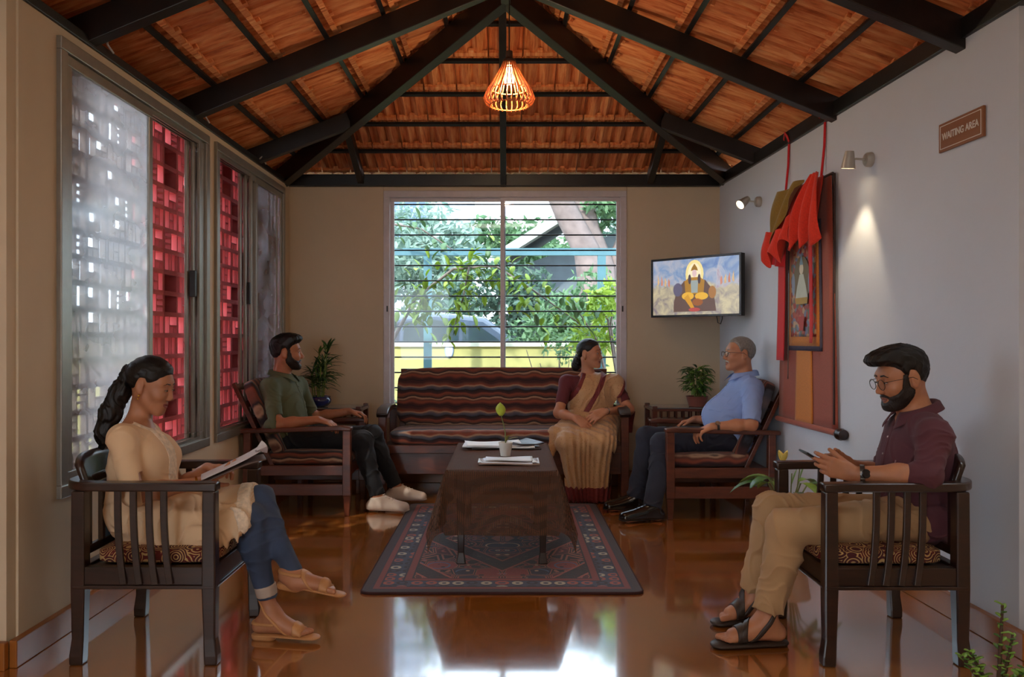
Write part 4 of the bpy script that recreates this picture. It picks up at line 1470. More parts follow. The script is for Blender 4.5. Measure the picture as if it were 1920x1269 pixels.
def thangka():
    t = wall_thing('wall_hanging', 'tall red brocade scroll hanging with a small painting on the right wall', 'wall hanging', 5.70, 0.0)
    z0, z1 = 0.70, 2.225
    L0, L1 = 0.84, 0.86
    def sheet(a0, b0, a1, b1, zl, zh, off, m, name, th=0.004, amp=0.006):
        """a0..b0 at the top, a1..b1 at the bottom, along the wall"""
        q = MB()
        def fn(u, v):
            a = (a1 + (b1 - a1) * u) * (1 - v) + (a0 + (b0 - a0) * u) * v
            z = zl + (zh - zl) * v
            return (a, z, off + amp * math.sin(2.5 * z + 3 * a))
        q.grid(fn, 10, 24)
        return q.build(name, m, t, smooth=60, solid=th)
    sheet(0.0, 0.80, -0.03, 0.86, z0, z1, 0.022, M_BROC, 'brocade')
    sheet(0.27, 0.50, 0.26, 0.53, z0 + 0.01, 1.25, 0.029, M_GOLD, 'amber_strip')
    sheet(0.13, 0.66, 0.13, 0.66, 1.17, 1.98, 0.030, M_NAVYB, 'painting_border')
    sheet(0.16, 0.63, 0.16, 0.63, 1.20, 1.96, 0.034, M_GOLD, 'painting_border')
    p = sheet(0.20, 0.59, 0.20, 0.59, 1.26, 1.94, 0.038, M_REDS, 'painting', amp=0.006)
    p.data.materials[0] = m_thangka()
    # a plain pale seated figure and a red vessel, in flat shapes
    def el(cx, cz, rx, rz, n=16): return [(cx + rx * math.cos(i * 2 * math.pi / n), cz + rz * math.sin(i * 2 * math.pi / n)) for i in range(n)]
    def shp(pts, rgb, k):
        q = MB(); q.add([(x, z, 0.046 + 0.0006 * k) for x, z in pts], [tuple(range(len(pts)))])
        q.build('painted_figure', mat('paint_%d_%d_%d' % rgb, rgb, 0.6), p)
    shp(el(0.40, 1.62, 0.13, 0.16), (110, 92, 60), 0)
    shp([(.30, 1.50), (.33, 1.58), (.37, 1.66), (.43, 1.66), (.47, 1.58), (.50, 1.50)], (190, 196, 180), 1)
    shp(el(0.40, 1.695, 0.032, 0.038), (206, 196, 170), 2)
    shp([(.37, 1.72), (.40, 1.79), (.43, 1.72)], (120, 150, 170), 3)
    shp([(.31, 1.47), (.30, 1.51), (.50, 1.51), (.49, 1.47)], (176, 140, 60), 2)
    shp([(.37, 1.30), (.35, 1.39), (.45, 1.39), (.43, 1.30)], (176, 60, 52), 2)
    for xx in (0.27, 0.53): shp(el(xx, 1.60, 0.026, 0.075), (130, 140, 160), 1)
    # rods
    m = MB(); m.tube([(-0.06, z0 - 0.005, 0.03), (0.90, z0 - 0.005, 0.03)], 0.018, 12); m.build('bottom_rod', M_BROC, t, smooth=40)
    m = MB(); m.lathe([(0.0, 0), (0.022, 0.0), (0.034, 0.015), (0.036, 0.04), (0.028, 0.055), (0.030, 0.075), (0.0, 0.08)], (0.89, z0 - 0.005, 0.03), 16, (1, 0, 0)); m.build('rod_finial', M_DARKWOOD, t, smooth=40)
    m = MB(); m.tube([(-0.01, z1, 0.025), (0.81, z1, 0.025)], 0.010, 10); m.build('top_rod', M_DARKWOOD, t, smooth=40)
    m = MB(); m.bb((0.815, 0.74, 0.016), (0.828, z1, 0.027)); m.build('edge_binding', mat('dark_binding', (58, 36, 32), 0.8), t)
    # cords and ribbons
    for a in (0.09, 0.66):
        m = MB(); m.tube([(a, z1, 0.03), (a + 0.004, 2.42, 0.012), (a + 0.008, ZW + 0.02, 0.008)], 0.008, 6); m.build('cord', M_REDS, t, smooth=60)
        m = MB()
        m.sweep([(a - 0.03, ZW + 0.035, 0.03), (a + 0.0, ZW + 0.075, 0.035), (a + 0.03, ZW + 0.045, 0.03), (a + 0.05, ZW + 0.005, 0.025)], 0.02, 0.004, up=(0, 0, 1)); m.build('ribbon_knot', M_REDS, t)
    q = sheet(0.015, 0.135, 0.02, 0.14, 1.10, 2.0, 0.062, M_REDS, 'ribbon', 0.003, 0.012)
    q = sheet(0.56, 0.62, 0.55, 0.59, 1.22, 2.0, 0.066, M_REDS, 'ribbon', 0.003, 0.01)
    sheet(0.20, 0.215, 0.20, 0.21, 0.98, 1.7, 0.058, M_DARKWOOD, 'ribbon', 0.002, 0.004)
    # gathered scarf: heavy swags with deep folds, tied at the upper near corner
    def swag(name, m, f, nu=60, nv=30, th=0.003):
        q = MB(); q.grid(f, nu, nv); return q.build(name, m, t, smooth=80, solid=th)
    def sc1(u, v):
        # vermilion drape over the head of the scroll; lower edge climbs towards the near side
        a = 0.10 + 0.66 * u + 0.05 * math.sin(3 * v) * (1 - u)
        low = 1.80 + 0.12 * u + 0.05 * math.cos(u * 19)
        z = z1 + (low - z1) * v
        fo = math.sin(u * 24 + 3.0 * v * (1 - u))
        return (a - 0.05 * v * u, z, 0.060 + 0.05 * v + 0.034 * v * fo)
    swag('scarf', M_ORS, sc1)
    def sc2(u, v):
        # far panel hanging flat and red, with a flicked-out tail
        a = -0.005 + 0.17 * u - 0.07 * v * v * (1 - u)
        z = z1 - v * (0.46 + 0.04 * u)
        return (a, z, 0.050 + 0.03 * v + 0.018 * math.sin(u * 9 + 2 * v))
    swag('scarf_tail', M_REDS, sc2)
    def sc3(u, v):
        # olive lining thrown diagonally from the top to the far lower edge
        a = 0.14 + 0.42 * u - (0.13 - 0.10 * u) * v
        z = z1 + 0.006 - v * (0.38 - 0.32 * u) - 0.01 * math.sin(6 * u)
        return (a, z, 0.105 + 0.03 * v + 0.018 * math.sin(10 * u + 5 * v))
    swag('scarf_lining', M_OLIVE, sc3)
    def sc4(u, v):
        # knotted bunch at the near corner falling in a cascade
        sp = 0.05 + 0.13 * math.sin(min(1, v * 1.6) * math.pi * .5)
        a = 0.72 - 0.05 * v + (u - .5) * 2 * sp
        z = z1 + 0.02 - v * (0.40 + 0.05 * math.cos(u * 14))
        return (a, z, 0.095 + 0.05 * math.sin(v * 2.6) + 0.030 * math.sin(u * 15 + v) * (0.4 + v))
    swag('scarf_tail', M_ORS, sc4)
    def sc5(u, v):
        # front swag looping between the two tails
        a = 0.02 + 0.50 * u
        top = 1.93 + 0.10 * u - 0.06 * math.sin(u * math.pi)
        z = top + 0.05 - v * (0.20 + 0.05 * math.sin(u * 16) - 0.05 * u)
        return (a, z, 0.125 + 0.028 * math.sin(u * 18 + 2.5 * v) + 0.03 * v)
    swag('scarf', M_ORS, sc5)
thangka()

M_LAMPW = mat('spotlight_white', (176, 170, 160), 0.35, 0.05, metal=0.2)
def spot(label, y, z, d, e):
    t = wall_thing('spot_lamp', label, 'lamp', y, z, 'wall spotlights')
    m = MB(); m.lathe([(0, 0), (0.038, 0), (0.040, 0.006), (0.038, 0.028), (0.030, 0.036), (0, 0.037)], n=24); m.build('wall_base', M_LAMPW, t, smooth=40)
    m = MB(); m.tube([(0, 0, 0.034), (0, 0.004, 0.085), (-0.01, 0.0, 0.105)], 0.006, 8); m.build('arm', M_LAMPW, t, smooth=40)
    d = V(d).normalized()
    hp = V((-0.012, 0.0, 0.120))
    m = MB(); m.lathe([(0.0, -0.05), (0.022, -0.048), (0.026, -0.03), (0.038, 0.045), (0.034, 0.045), (0.022, -0.02), (0.0, -0.025)], hp, 20, d); m.build('head', M_LAMPW, t, smooth=40)
    m = MB(); m.lathe([(0.0, 0.018), (0.027, 0.020), (0.029, 0.026), (0.0, 0.034)], hp, 16, d); m.build('bulb', emit_mat('warm_bulb', (255, 232, 190), 14.0), t, smooth=60)
    L = light('spot_beam', 'SPOT', (0, 0, 0), e, (1.0, 0.80, 0.52), spot_size=math.radians(70), spot_blend=0.5, shadow_soft_size=0.02)
    L.parent = t
    L.location = hp + d * 0.06
    L.rotation_euler = d.to_track_quat('-Z', 'Y').to_euler()
spot('small white wall spotlight nearer the corner, its lamp facing the room', 6.18, 2.27, (0.22, -0.40, 0.55), 5)
spot('small white wall spotlight right of the hanging, aimed down', 4.47, 2.215, (-0.18, -1, 0.02), 9)

# sign
t = wall_thing('waiting_area_sign', 'brown plate reading WAITING AREA high on the right wall', 'sign', 3.64, 2.165)
m = MB(); m.bb((-0.165, -0.065, 0.003), (0.165, 0.065, 0.015)); m.build('plate', mat('sign_brown', (138, 82, 44), 0.4, 0.05), t, bevel=0.002)
m = MB()
for lo, hi in (((-0.152, -0.053), (0.152, -0.050)), ((-0.152, 0.050), (0.152, 0.053)), ((-0.152, -0.050), (-0.149, 0.050)), ((0.149, -0.050), (0.152, 0.050))):
    m.bb((lo[0], lo[1], 0.015), (hi[0], hi[1], 0.0165))
M_LET = mat('sign_white', (222, 214, 204), 0.5, 0.02)
m.build('border_line', M_LET, t)
fc = bpy.data.curves.new('lettering', 'FONT')
fc.body = 'WAITING AREA'
fc.size = 0.052
fc.align_x = 'CENTER'; fc.align_y = 'CENTER'
fc.extrude = 0.001
fc.offset = 0.0006
fo = bpy.data.objects.new('lettering', fc)
COL.objects.link(fo)
dg = bpy.context.evaluated_depsgraph_get()
me = bpy.data.meshes.new_from_object(fo.evaluated_get(dg))
bpy.data.objects.remove(fo)
me.materials.clear(); me.materials.append(M_LET)
xs = [v.co.x for v in me.vertices]
sc = 0.272 / (max(xs) - min(xs))
me.transform(Matrix.Diagonal((sc, sc * 1.15, 1, 1)))
fo = bpy.data.objects.new('lettering', me)
COL.objects.link(fo)
fo.parent = t
fo.location = (0, 0, 0.0162)

# ------------------------------------------------------------ pendant lamp
t = thing('pendant_lamp', 'conical slatted wooden pendant lamp hanging from the ridge', 'lamp', (0.022, 5.0, 2.655))
M_SLAT = mat('lamp_slat_wood', (176, 98, 44), 0.5, 0.15, 12)
N = 26
for k in range(N):
    a = 2 * math.pi * k / N
    ca, sa = math.cos(a), math.sin(a)
    pr = [(0.112, 0.0), (0.140, 0.018), (0.152, 0.045), (0.135, 0.085), (0.085, 0.165), (0.050, 0.225), (0.034, 0.262)]
    m = MB(); m.sweep([(r * ca, r * sa, z) for r, z in pr], 0.006, 0.012, up=(ca, sa, 0.3))
    m.build('shade_slat', M_SLAT, t)
m = MB()
for r, z in ((0.118, 0.004), (0.105, 0.10), (0.042, 0.225)):
    ring = [(r * math.cos(i * 2 * math.pi / 32), r * math.sin(i * 2 * math.pi / 32), z) for i in range(33)]
    m.tube(ring, 0.0035, 6, False)
m.build('shade_ring', M_SLAT, t, smooth=60)
MB().lathe([(0, 0.255), (0.038, 0.255), (0.040, 0.275), (0.022, 0.29), (0.02, 0.33), (0, 0.335)], n=20).build('cap', mat('lamp_cap', (60, 40, 28), 0.5), t, smooth=40)
m = MB(); m.tube([(0, 0, 0.33), (0, 0, 0.80)], 0.004, 6); m.build('cord', mat('cable_black', (20, 20, 20), 0.5), t)
MB().lathe([(0.0, 0.128), (0.020, 0.132), (0.030, 0.150), (0.030, 0.170), (0.018, 0.195), (0.014, 0.245), (0, 0.25)], n=20).build('bulb', emit_mat('pendant_bulb', (255, 214, 150), 22.0), t, smooth=60)
L = light('pendant_glow', 'POINT', (0, 0, 0.12), 13, (1.0, 0.72, 0.42), shadow_soft_size=0.03)
L.parent = t
# ------------------------------------------------------------ sculpting kit: signed distance fields turned into one continuous mesh
def A3(p): return np.array(p, dtype=np.float64)
def smin(a, b, k):
    h = np.maximum(k - np.abs(a - b), 0.0) / k
    return np.minimum(a, b) - h * h * k * 0.25
class Prim:
    __slots__ = ('c', 'R', 'fn', 'op', 'k')
    def __init__(s, c, R, fn, op='u', k=0.02):
        s.c, s.R, s.fn, s.op, s.k = A3(c), R, fn, op, k
def rc(a, b, ra, rb, k=0.02, op='u'):
    """tapered limb segment"""
    a, b = A3(a), A3(b)
    ab = b - a
    L2 = max(float(ab @ ab), 1e-12)
    def fn(p):
        t = np.clip((p - a) @ ab / L2, 0, 1)
        q = p - a - t[:, None] * ab
        return np.sqrt((q * q).sum(1)) - (ra + (rb - ra) * t)
    return Prim((a + b) / 2, math.sqrt(L2) / 2 + max(ra, rb), fn, op, k)
def rcf(a, b, ra, rb, axis, flat, k=0.02, op='u'):
    """tapered segment, flattened along axis (flat<1) or widened (flat>1)"""
    a, b = A3(a), A3(b)
    ax = A3(axis); ax = ax / np.linalg.norm(ax)
    def warp(v): return v + np.outer(v @ ax, ax) * (1.0 / flat - 1.0)
    ab = b - a
    wab = warp(ab[None])[0]
    L2 = max(float(wab @ wab), 1e-12)
    sc = min(1.0, flat)
    def fn(p):
        q0 = warp(p - a)
        t = np.clip(q0 @ wab / L2, 0, 1)
        q = q0 - t[:, None] * wab
        return (np.sqrt((q * q).sum(1)) - (ra + (rb - ra) * t)) * sc
    return Prim((a + b) / 2, np.linalg.norm(ab) / 2 + max(ra, rb) * max(1, flat), fn, op, k)
def ell(c, r, fr, k=0.03, op='u'):
    """ellipsoid, fr = three orthonormal axes (rows), r radii along them"""
    c = A3(c); M = np.array([A3(x) for x in fr]); r = A3(r)
    def fn(p):
        q = (p - c) @ M.T
        k0 = np.sqrt(((q / r) ** 2).sum(1)) + 1e-9
        k1 = np.sqrt(((q / (r * r)) ** 2).sum(1)) + 1e-9
        return k0 * (k0 - 1.0) / k1
    return Prim(c, float(max(r)), fn, op, k)
def cut(c, n, R, k=0.004):
    """trim everything on the +n side of the plane, inside radius R"""
    c, n = A3(c), A3(n); n = n / np.linalg.norm(n)
    def fn(p): return (p - c) @ n
    return Prim(c, R, fn, 'i', k)
def ev(prims, p):
    d = np.full(len(p), 10.0)
    for s in prims:
        q = p - s.c
        r2 = (q * q).sum(1)
        lim = s.R + (0.07 if s.op != 'i' else 0.0)
        m = np.nonzero(r2 < lim * lim)[0]
        if not len(m): continue
        v = s.fn(p[m])
        if s.op == 'u': d[m] = smin(d[m], v, s.k)
        elif s.op == 's': d[m] = -smin(-d[m], v, s.k)
        else: d[m] = -smin(-d[m], -v, s.k)
    return d
def shell(base, t, region, c, R, k=0.004, disp=None):
    """skin-tight layer of thickness t over base where region(p) < 0"""
    def fn(p):
        d = ev(base, p) - t
        if disp is not None: d = d + disp(p)
        return -smin(-d, -region(p), k)
    return Prim(c, R, fn, 'u', 0.004)

def woff(o):
    v = V((0, 0, 0))
    while o is not None:
        v = v + V(o.location); o = o.parent
    return v

def sdf_mesh(prims, h, disp=None, name='body', m=None, parent=None, clipz=None):
    us = [s for s in prims if s.op == 'u']
    lo = np.min([s.c - s.R for s in us], 0) - 3 * h
    hi = np.max([s.c + s.R for s in us], 0) + 3 * h
    if clipz is not None: lo[2] = max(lo[2], clipz)
    nc = np.ceil((hi - lo) / (4 * h)).astype(int) + 1
    gx, gy, gz = [lo[i] + (np.arange(nc[i]) + 0.5) * 4 * h for i in range(3)]
    C = np.stack(np.meshgrid(gx, gy, gz, indexing='ij'), -1).reshape(-1, 3)
    dc = ev(prims, C).reshape(nc)
    act = np.abs(dc) < 4 * h * 1.15 + 0.006
    n = nc * 4
    big = lambda a: a.repeat(4, 0).repeat(4, 1).repeat(4, 2)
    D = np.where(big(dc) < 0, -1.0, 1.0).astype(np.float32)
    mask = big(act)
    idx = np.argwhere(mask)
    pts = lo + (idx + 0.5) * h
    d = ev(prims, pts)
    if disp is not None: d = d + disp(pts)
    D[idx[:, 0], idx[:, 1], idx[:, 2]] = d
    S = D < 0
    cnt = np.zeros(tuple(n - 1), np.int8)
    corners = [(i, j, k) for i in (0, 1) for j in (0, 1) for k in (0, 1)]
    sl = lambda i, nn: slice(i, nn - 1 + i)
    for i, j, k in corners:
        cnt += S[sl(i, n[0]), sl(j, n[1]), sl(k, n[2])]
    cells = np.argwhere((cnt > 0) & (cnt < 8))
    if not len(cells):
        return None
    vid = -np.ones(tuple(n - 1), np.int32)
    vid[cells[:, 0], cells[:, 1], cells[:, 2]] = np.arange(len(cells))
    val = np.stack([D[cells[:, 0] + i, cells[:, 1] + j, cells[:, 2] + k] for i, j, k in corners], 1).astype(np.float64)
    cr = np.array(corners, float)
    acc = np.zeros((len(cells), 3)); w = np.zeros(len(cells))
    for a in range(8):
        for b in range(a + 1, 8):
            if np.abs(cr[a] - cr[b]).sum() != 1: continue
            va, vb = val[:, a], val[:, b]
            mk = (va < 0) != (vb < 0)
            t = np.clip(va / np.where(mk, va - vb, 1), 0, 1)
            acc += np.where(mk[:, None], cr[a] + t[:, None] * (cr[b] - cr[a]), 0)
            w += mk
    vert = lo + (cells + acc / w[:, None] + 0.5) * h
    quads = []
    for ax in range(3):
        o = [(ax + 1) % 3, (ax + 2) % 3]
        s0 = [slice(None)] * 3; s1 = [slice(None)] * 3
        s0[ax] = slice(0, -1); s1[ax] = slice(1, None)
        a, b = S[tuple(s0)], S[tuple(s1)]
        for sign, e in ((1, a & ~b), (-1, ~a & b)):
            ii = np.argwhere(e)
            ok = (ii[:, o[0]] > 0) & (ii[:, o[1]] > 0) & (ii[:, o[0]] < n[o[0]] - 1) & (ii[:, o[1]] < n[o[1]] - 1)
            ii = ii[ok]
            q = []
            for du, dv in ((-1, -1), (0, -1), (0, 0), (-1, 0)):
                t = ii.copy(); t[:, o[0]] += du; t[:, o[1]] += dv
                q.append(vid[t[:, 0], t[:, 1], t[:, 2]])
            q = np.stack(q, 1)
            if sign < 0: q = q[:, ::-1]
            quads.append(q)
    quads = np.concatenate(quads)
    quads = quads[(quads >= 0).all(1)]
    me = bpy.data.meshes.new(name)
    off = np.array(woff(parent))
    me.vertices.add(len(vert)); me.vertices.foreach_set('co', (vert - off).ravel().astype(np.float32))
    me.loops.add(len(quads) * 4); me.loops.foreach_set('vertex_index', quads.ravel().astype(np.int32))
    me.polygons.add(len(quads)); me.polygons.foreach_set('loop_start', np.arange(0, len(quads) * 4, 4, dtype=np.int32))
    me.polygons.foreach_set('use_smooth', np.ones(len(quads), bool))
    me.update(calc_edges=True)
    if m: me.materials.append(m)
    o = bpy.data.objects.new(name, me)
    COL.objects.link(o)
    if parent: o.parent = parent
    return o

def largest(o):
    """drop stray islands, keep the biggest connected piece"""
    if o is None: return o
    bm = bmesh.new(); bm.from_mesh(o.data)
    seen, best = set(), []
    for f in bm.faces:
        if f.index in seen: continue
        st, comp = [f], []
        seen.add(f.index)
        while st:
            g = st.pop(); comp.append(g)
            for e in g.edges:
                for k in e.link_faces:
                    if k.index not in seen:
                        seen.add(k.index); st.append(k)
        if len(comp) > len(best): best = comp
    keep = {f.index for f in best}
    bmesh.ops.delete(bm, geom=[f for f in bm.faces if f.index not in keep], context='FACES')
    bm.to_mesh(o.data); bm.free()
    return o

def folds(amp, dirs, seed=0):
    """cloth creases: thin raised ridges that wander and fade in and out"""
    dirs = [(A3(d) / np.linalg.norm(A3(d)), f) for d, f in dirs]
    def fn(p):
        w = 1.1 * np.sin(p @ A3((9, 13, 7)) + seed) + .9 * np.sin(p @ A3((-19, 11, 16)) + 2.1 * seed) + .5 * np.sin(p @ A3((31, -27, 22)) + seed)
        t = 0
        for k, (d, f) in enumerate(dirs):
            r = (1 - np.abs(np.sin((p @ d) * f * .55 + 1.5 * w + seed + 1.7 * k))) ** 2.2
            msk = .5 + .5 * np.sin(p @ A3((14 - 9 * k, 10 + 5 * k, -15)) + 2.3 * seed + 2.0 * k)
            t = np.maximum(t, r * msk)
        return amp * (.35 - 2.0 * t)
    return fn

# ------------------------------------------------------------ body parts
def unit(v):
    v = A3(v); return v / np.linalg.norm(v)
class Head:
    def __init__(s, c, f, up=(0, 0, 1), sc=1.0, female=False):
        s.c = A3(c); s.f = unit(f)
        u = A3(up); u = u - s.f * (u @ s.f); s.u = unit(u)
        s.l = np.cross(s.u, s.f)                       # the person's left
        s.sc = sc; s.fem = female
        s.fr = (s.f, s.l, s.u)
    def g(s, f, l, u): return s.c + s.sc * (s.f * f + s.l * l + s.u * u)
    def loc(s, p):
        q = (p - s.c) / s.sc
        return q @ s.f, q @ s.l, q @ s.u
    def E(s, c, r, k=0.02, op='u'): return ell(s.g(*c), A3(r) * s.sc, s.fr, k * s.sc, op)
    def C(s, a, b, ra, rb, k=0.015, op='u'): return rc(s.g(*a), s.g(*b), ra * s.sc, rb * s.sc, k * s.sc, op)
    def skull(s): return [s.E((-0.012, 0, 0.030), (0.094, 0.074, 0.083), 0.02)]
    def prims(s):
        j = 0.88 if s.fem else 1.0
        P_ = s.skull()
        P_ += [s.E((0.030, 0, -0.030), (0.057 if not s.fem else .053, 0.060 * j, 0.080), 0.03),
               s.C((-0.015, 0.050 * j, -0.045), (0.060, 0.012, -0.098), 0.022, 0.018, 0.03),
               s.C((-0.015, -0.050 * j, -0.045), (0.060, -0.012, -0.098), 0.022, 0.017, 0.03),
               s.C((0.064, 0.010, -0.098), (0.064, -0.010, -0.098), 0.018, 0.018, 0.02),
               s.C((0.066 if not s.fem else .060, 0.034, 0.024), (0.066 if not s.fem else .060, -0.034, 0.024), 0.018, 0.018, 0.02),     # brow
               s.E((0.060, 0.034, -0.028), (0.028, 0.026, 0.026), 0.02), s.E((0.060, -0.034, -0.028), (0.028, 0.026, 0.026), 0.02),   # cheeks
               s.E((0.064, 0, -0.066), (0.022, 0.028, 0.024), 0.02)]                        # mouth mound
        P_.append(s.E((0.050, 0, -0.142), (0.040, 0.055, 0.024), 0.012, 's'))              # hollow under the jaw
        # eye sockets
        for q in (-1, 1):
            P_.append(s.E((0.096, q * 0.031, 0.002), (0.016, 0.017, 0.011), 0.014, 's'))
            P_.append(s.E((0.072, q * 0.031, 0.001), (0.0135, 0.0145, 0.0125), 0.004))      # lids over the eyeball
        n_ = .90 if s.fem else 1.0
        P_ += [s.C((0.080, 0, 0.012), (0.101 if s.fem else .104, 0, -0.030), 0.0070 * n_, 0.0105 * n_, 0.012),           # nose
               s.E((0.097, 0.011, -0.036), (0.012, 0.008, 0.008), 0.008), s.E((0.097, -0.011, -0.036), (0.012, 0.008, 0.008), 0.008),
               s.C((0.078, -0.018, -0.062), (0.0845, 0, -0.061), 0.006, 0.0070, 0.007), s.C((0.078, 0.018, -0.062), (0.0845, 0, -0.061), 0.006, 0.0070, 0.007),
               s.C((0.077, -0.016, -0.072), (0.0825, 0, -0.074), 0.006, 0.0080, 0.007), s.C((0.077, 0.016, -0.072), (0.0825, 0, -0.074), 0.006, 0.0080, 0.007),
               s.C((0.092, -0.024, -0.066), (0.0925, 0, -0.0685), 0.0022, 0.0022, 0.004, 's'), s.C((0.092, 0.024, -0.066), (0.0925, 0, -0.0685), 0.0022, 0.0022, 0.004, 's')]
        for q in (-1, 1):                                                                    # ears
            P_ += [s.E((-0.012, q * 0.078, -0.004), (0.019, 0.008, 0.030), 0.01), s.E((-0.004, q * 0.077, -0.026), (0.010, 0.007, 0.012), 0.008),
                   s.E((-0.008, q * 0.087, -0.002), (0.010, 0.006, 0.016), 0.006, 's')]
        return P_
    def face_parts(s, parent, prims, h, hairmat, lipmat, brow=True, smile=False):
        # lips and brows hug the skin
        def lipreg(p):
            f, l, u = s.loc(p)
            e = np.sqrt((l / 0.022) ** 2 + ((u + 0.068 - 9.0 * l * l) / 0.0105) ** 2) - 1
            return np.maximum(e * 0.008, (0.07 - f)) * s.sc
        def browreg(p):
            f, l, u = s.loc(p)
            a = np.abs(l)
            cc = 0.0265 + (0.003 if s.fem else 0.003) * np.clip((a - 0.014) / 0.02, 0, 1) - 0.009 * np.clip((a - 0.034) / 0.016, 0, 1)
            e = np.maximum(np.abs(u - cc) - (0.0024 if s.fem else 0.0034) * np.clip(1.3 - (a - 0.012) / 0.045, 0.3, 1), np.maximum(0.011 - a, a - 0.050))
            return np.maximum(e, 0.03 - f) * s.sc
        c = s.g(0.075, 0, -0.068)
        sdf_mesh([shell(prims, 0.0011, lipreg, c, 0.034 * s.sc, 0.0012)], h, None, 'lips', lipmat, parent)
        if brow:
            sdf_mesh([shell(prims, 0.0020, browreg, s.g(0.06, 0, 0.028), 0.062 * s.sc, 0.0012)], h, None, 'eyebrows', hairmat, parent)

def torso(N, Pv, side, chest=(.165, .112, .17), belly=(.145, .108, .15), hip=(.17, .125, .13), bust=0.0, paunch=0.0, inf=0.0):
    """trunk from neck base N to pelvis Pv; side = direction to the person's left"""
    N, Pv = A3(N), A3(Pv)
    t = unit(N - Pv)
    s = A3(side); s = unit(s - t * (s @ t))
    f = np.cross(s, t)
    fr = (s, f, t)
    L = np.linalg.norm(N - Pv)
    i = lambda r: tuple(x + inf for x in r)
    P_ = [ell(Pv + t * L * (.60 if bust else .63) + f * .005, i(chest if not bust else (chest[0], chest[1], chest[2] * .88)), fr, .08), ell(Pv + t * L * .32 + f * (.012 + paunch * .5), i((belly[0], belly[1] + paunch, belly[2])), fr, .10), ell(Pv + t * .01, i(hip), fr, .09)]
    if bust:
        for q in (-1, 1):
            P_.append(ell(Pv + t * L * .60 + f * (chest[1] - .025) + s * q * .070, i((.062, .058, .066)), fr, .05))
    return P_, (s, f, t)

def arm(sh, el, wr, r=(.050, .041, .038, .026), k=.03, inf=0.0):
    sh, el, wr = A3(sh), A3(el), A3(wr)
    m = el * .62 + wr * .38
    return [rc(sh, el, r[0] + inf, r[1] + inf, k), rc(el, m, r[1] + inf, r[2] + inf, k), rc(m, wr, r[2] + inf, r[3] + inf, k)]

def hand(wr, d, back, thumbside, curl=(25, 30, 20), spread=5, sc=1.0, thumb=(0.6, 0.75, -0.35), tbend=20, curls=None):
    """palm, four unequal bent fingers and an opposed thumb. d: to the fingers, back: dorsal normal"""
    wr = A3(wr); d = unit(d); b = A3(back); b = unit(b - d * (b @ d)); l = A3(thumbside); l = l - d * (l @ d) - b * (l @ b); l = unit(l)
    P_ = []
    offs = (0.029, 0.0095, -0.0095, -0.027)
    kn = (0.084, 0.088, 0.083, 0.074)
    lens = ((.041, .025, .020), (.045, .029, .021), (.042, .026, .020), (.032, .020, .018))
    for i in range(4):
        a = wr + l * offs[i] * .55 * sc + d * .008 * sc
        kk = wr + l * offs[i] * sc + d * kn[i] * sc
        P_.append(rcf(a, kk, .0155 * sc, .0125 * sc, b, .85, .014))
        cu = curls[i] if curls else curl
        ang = 0.0
        sp = math.radians(spread) * (1.5 - i) * 0.6
        dd = d * math.cos(sp) + l * math.sin(sp)
        p = kk
        rr = (.0098, .0088, .0080, .0068)
        for j in range(3):
            ang += math.radians(cu[j])
            v = dd * math.cos(ang) - b * math.sin(ang)
            q = p + v * lens[i][j] * sc
            P_.append(rc(p, q, rr[j] * sc * (0.9 if i == 3 else 1), rr[j + 1] * sc * (0.9 if i == 3 else 1), .003 if j else .006))
            p = q
    t0 = wr + d * .018 * sc + l * .020 * sc
    tv = unit(d * thumb[0] + l * thumb[1] + b * thumb[2])
    t1 = t0 + tv * .044 * sc
    tv2 = unit(tv * math.cos(math.radians(tbend)) + (d * .8 - l * .3) * math.sin(math.radians(tbend)))
    t2 = t1 + tv2 * .031 * sc
    t3 = t2 + unit(tv2 * .9 + d * .2 - b * .15) * .024 * sc
    P_ += [rc(t0, t1, .0165 * sc, .0120 * sc, .016), rc(t1, t2, .0112 * sc, .0098 * sc, .005), rc(t2, t3, .0096 * sc, .0076 * sc, .004)]
    return P_

def leg(hip, kn, an, r=(.082, .060, .056, .036), k=.04, inf=0.0):
    hip, kn, an = A3(hip), A3(kn), A3(an)
    m = kn * .68 + an * .32
    # calf bulge behind the shin
    sh = unit(an - kn); th = unit(hip - kn)
    bk = th - sh * (th @ sh); bk = unit(bk) if np.linalg.norm(bk) > 1e-3 else np.zeros(3)
    return [rc(hip, kn, r[0] + inf, r[1] + inf, k), rc(kn, m + bk * .012, r[1] * .93 + inf, r[2] + inf, k), rc(m + bk * .012, an, r[2] + inf, r[3] + inf, k)]

def foot(an, heel_dir, toe, toes=True, sc=1.0, up=(0, 0, 1)):
    """an = ankle joint, toe = tip of the big toe on the sole plane"""
    an = A3(an); toe = A3(toe); u = A3(up)
    d = toe - an; d = d - u * (d @ u); L = np.linalg.norm(d); d = d / L
    s = np.cross(u, d)
    base = an + u * ((toe - an) @ u)
    heel = base - d * .045 + u * .030
    ball = base + d * (L - .062) + u * .020
    P_ = [rc(an, heel, .036 * sc, .030 * sc, .03), rcf(an - u * .005, ball, .036 * sc, .022 * sc, s, 1.25, .03), rcf(heel, ball, .030 * sc, .021 * sc, s, 1.35, .03)]
    if toes:
        for i, (o, ln, r) in enumerate(((.026, .062, .0125), (.010, .058, .0095), (-.005, .052, .009), (-.019, .045, .0085), (-.031, .036, .008))):
            a = ball + s * o * heel_dir * sc - u * .006
            P_.append(rc(a, a + d * (ln - .008) - u * .004, r * 1.05 * sc, r * sc, .004))
    return P_

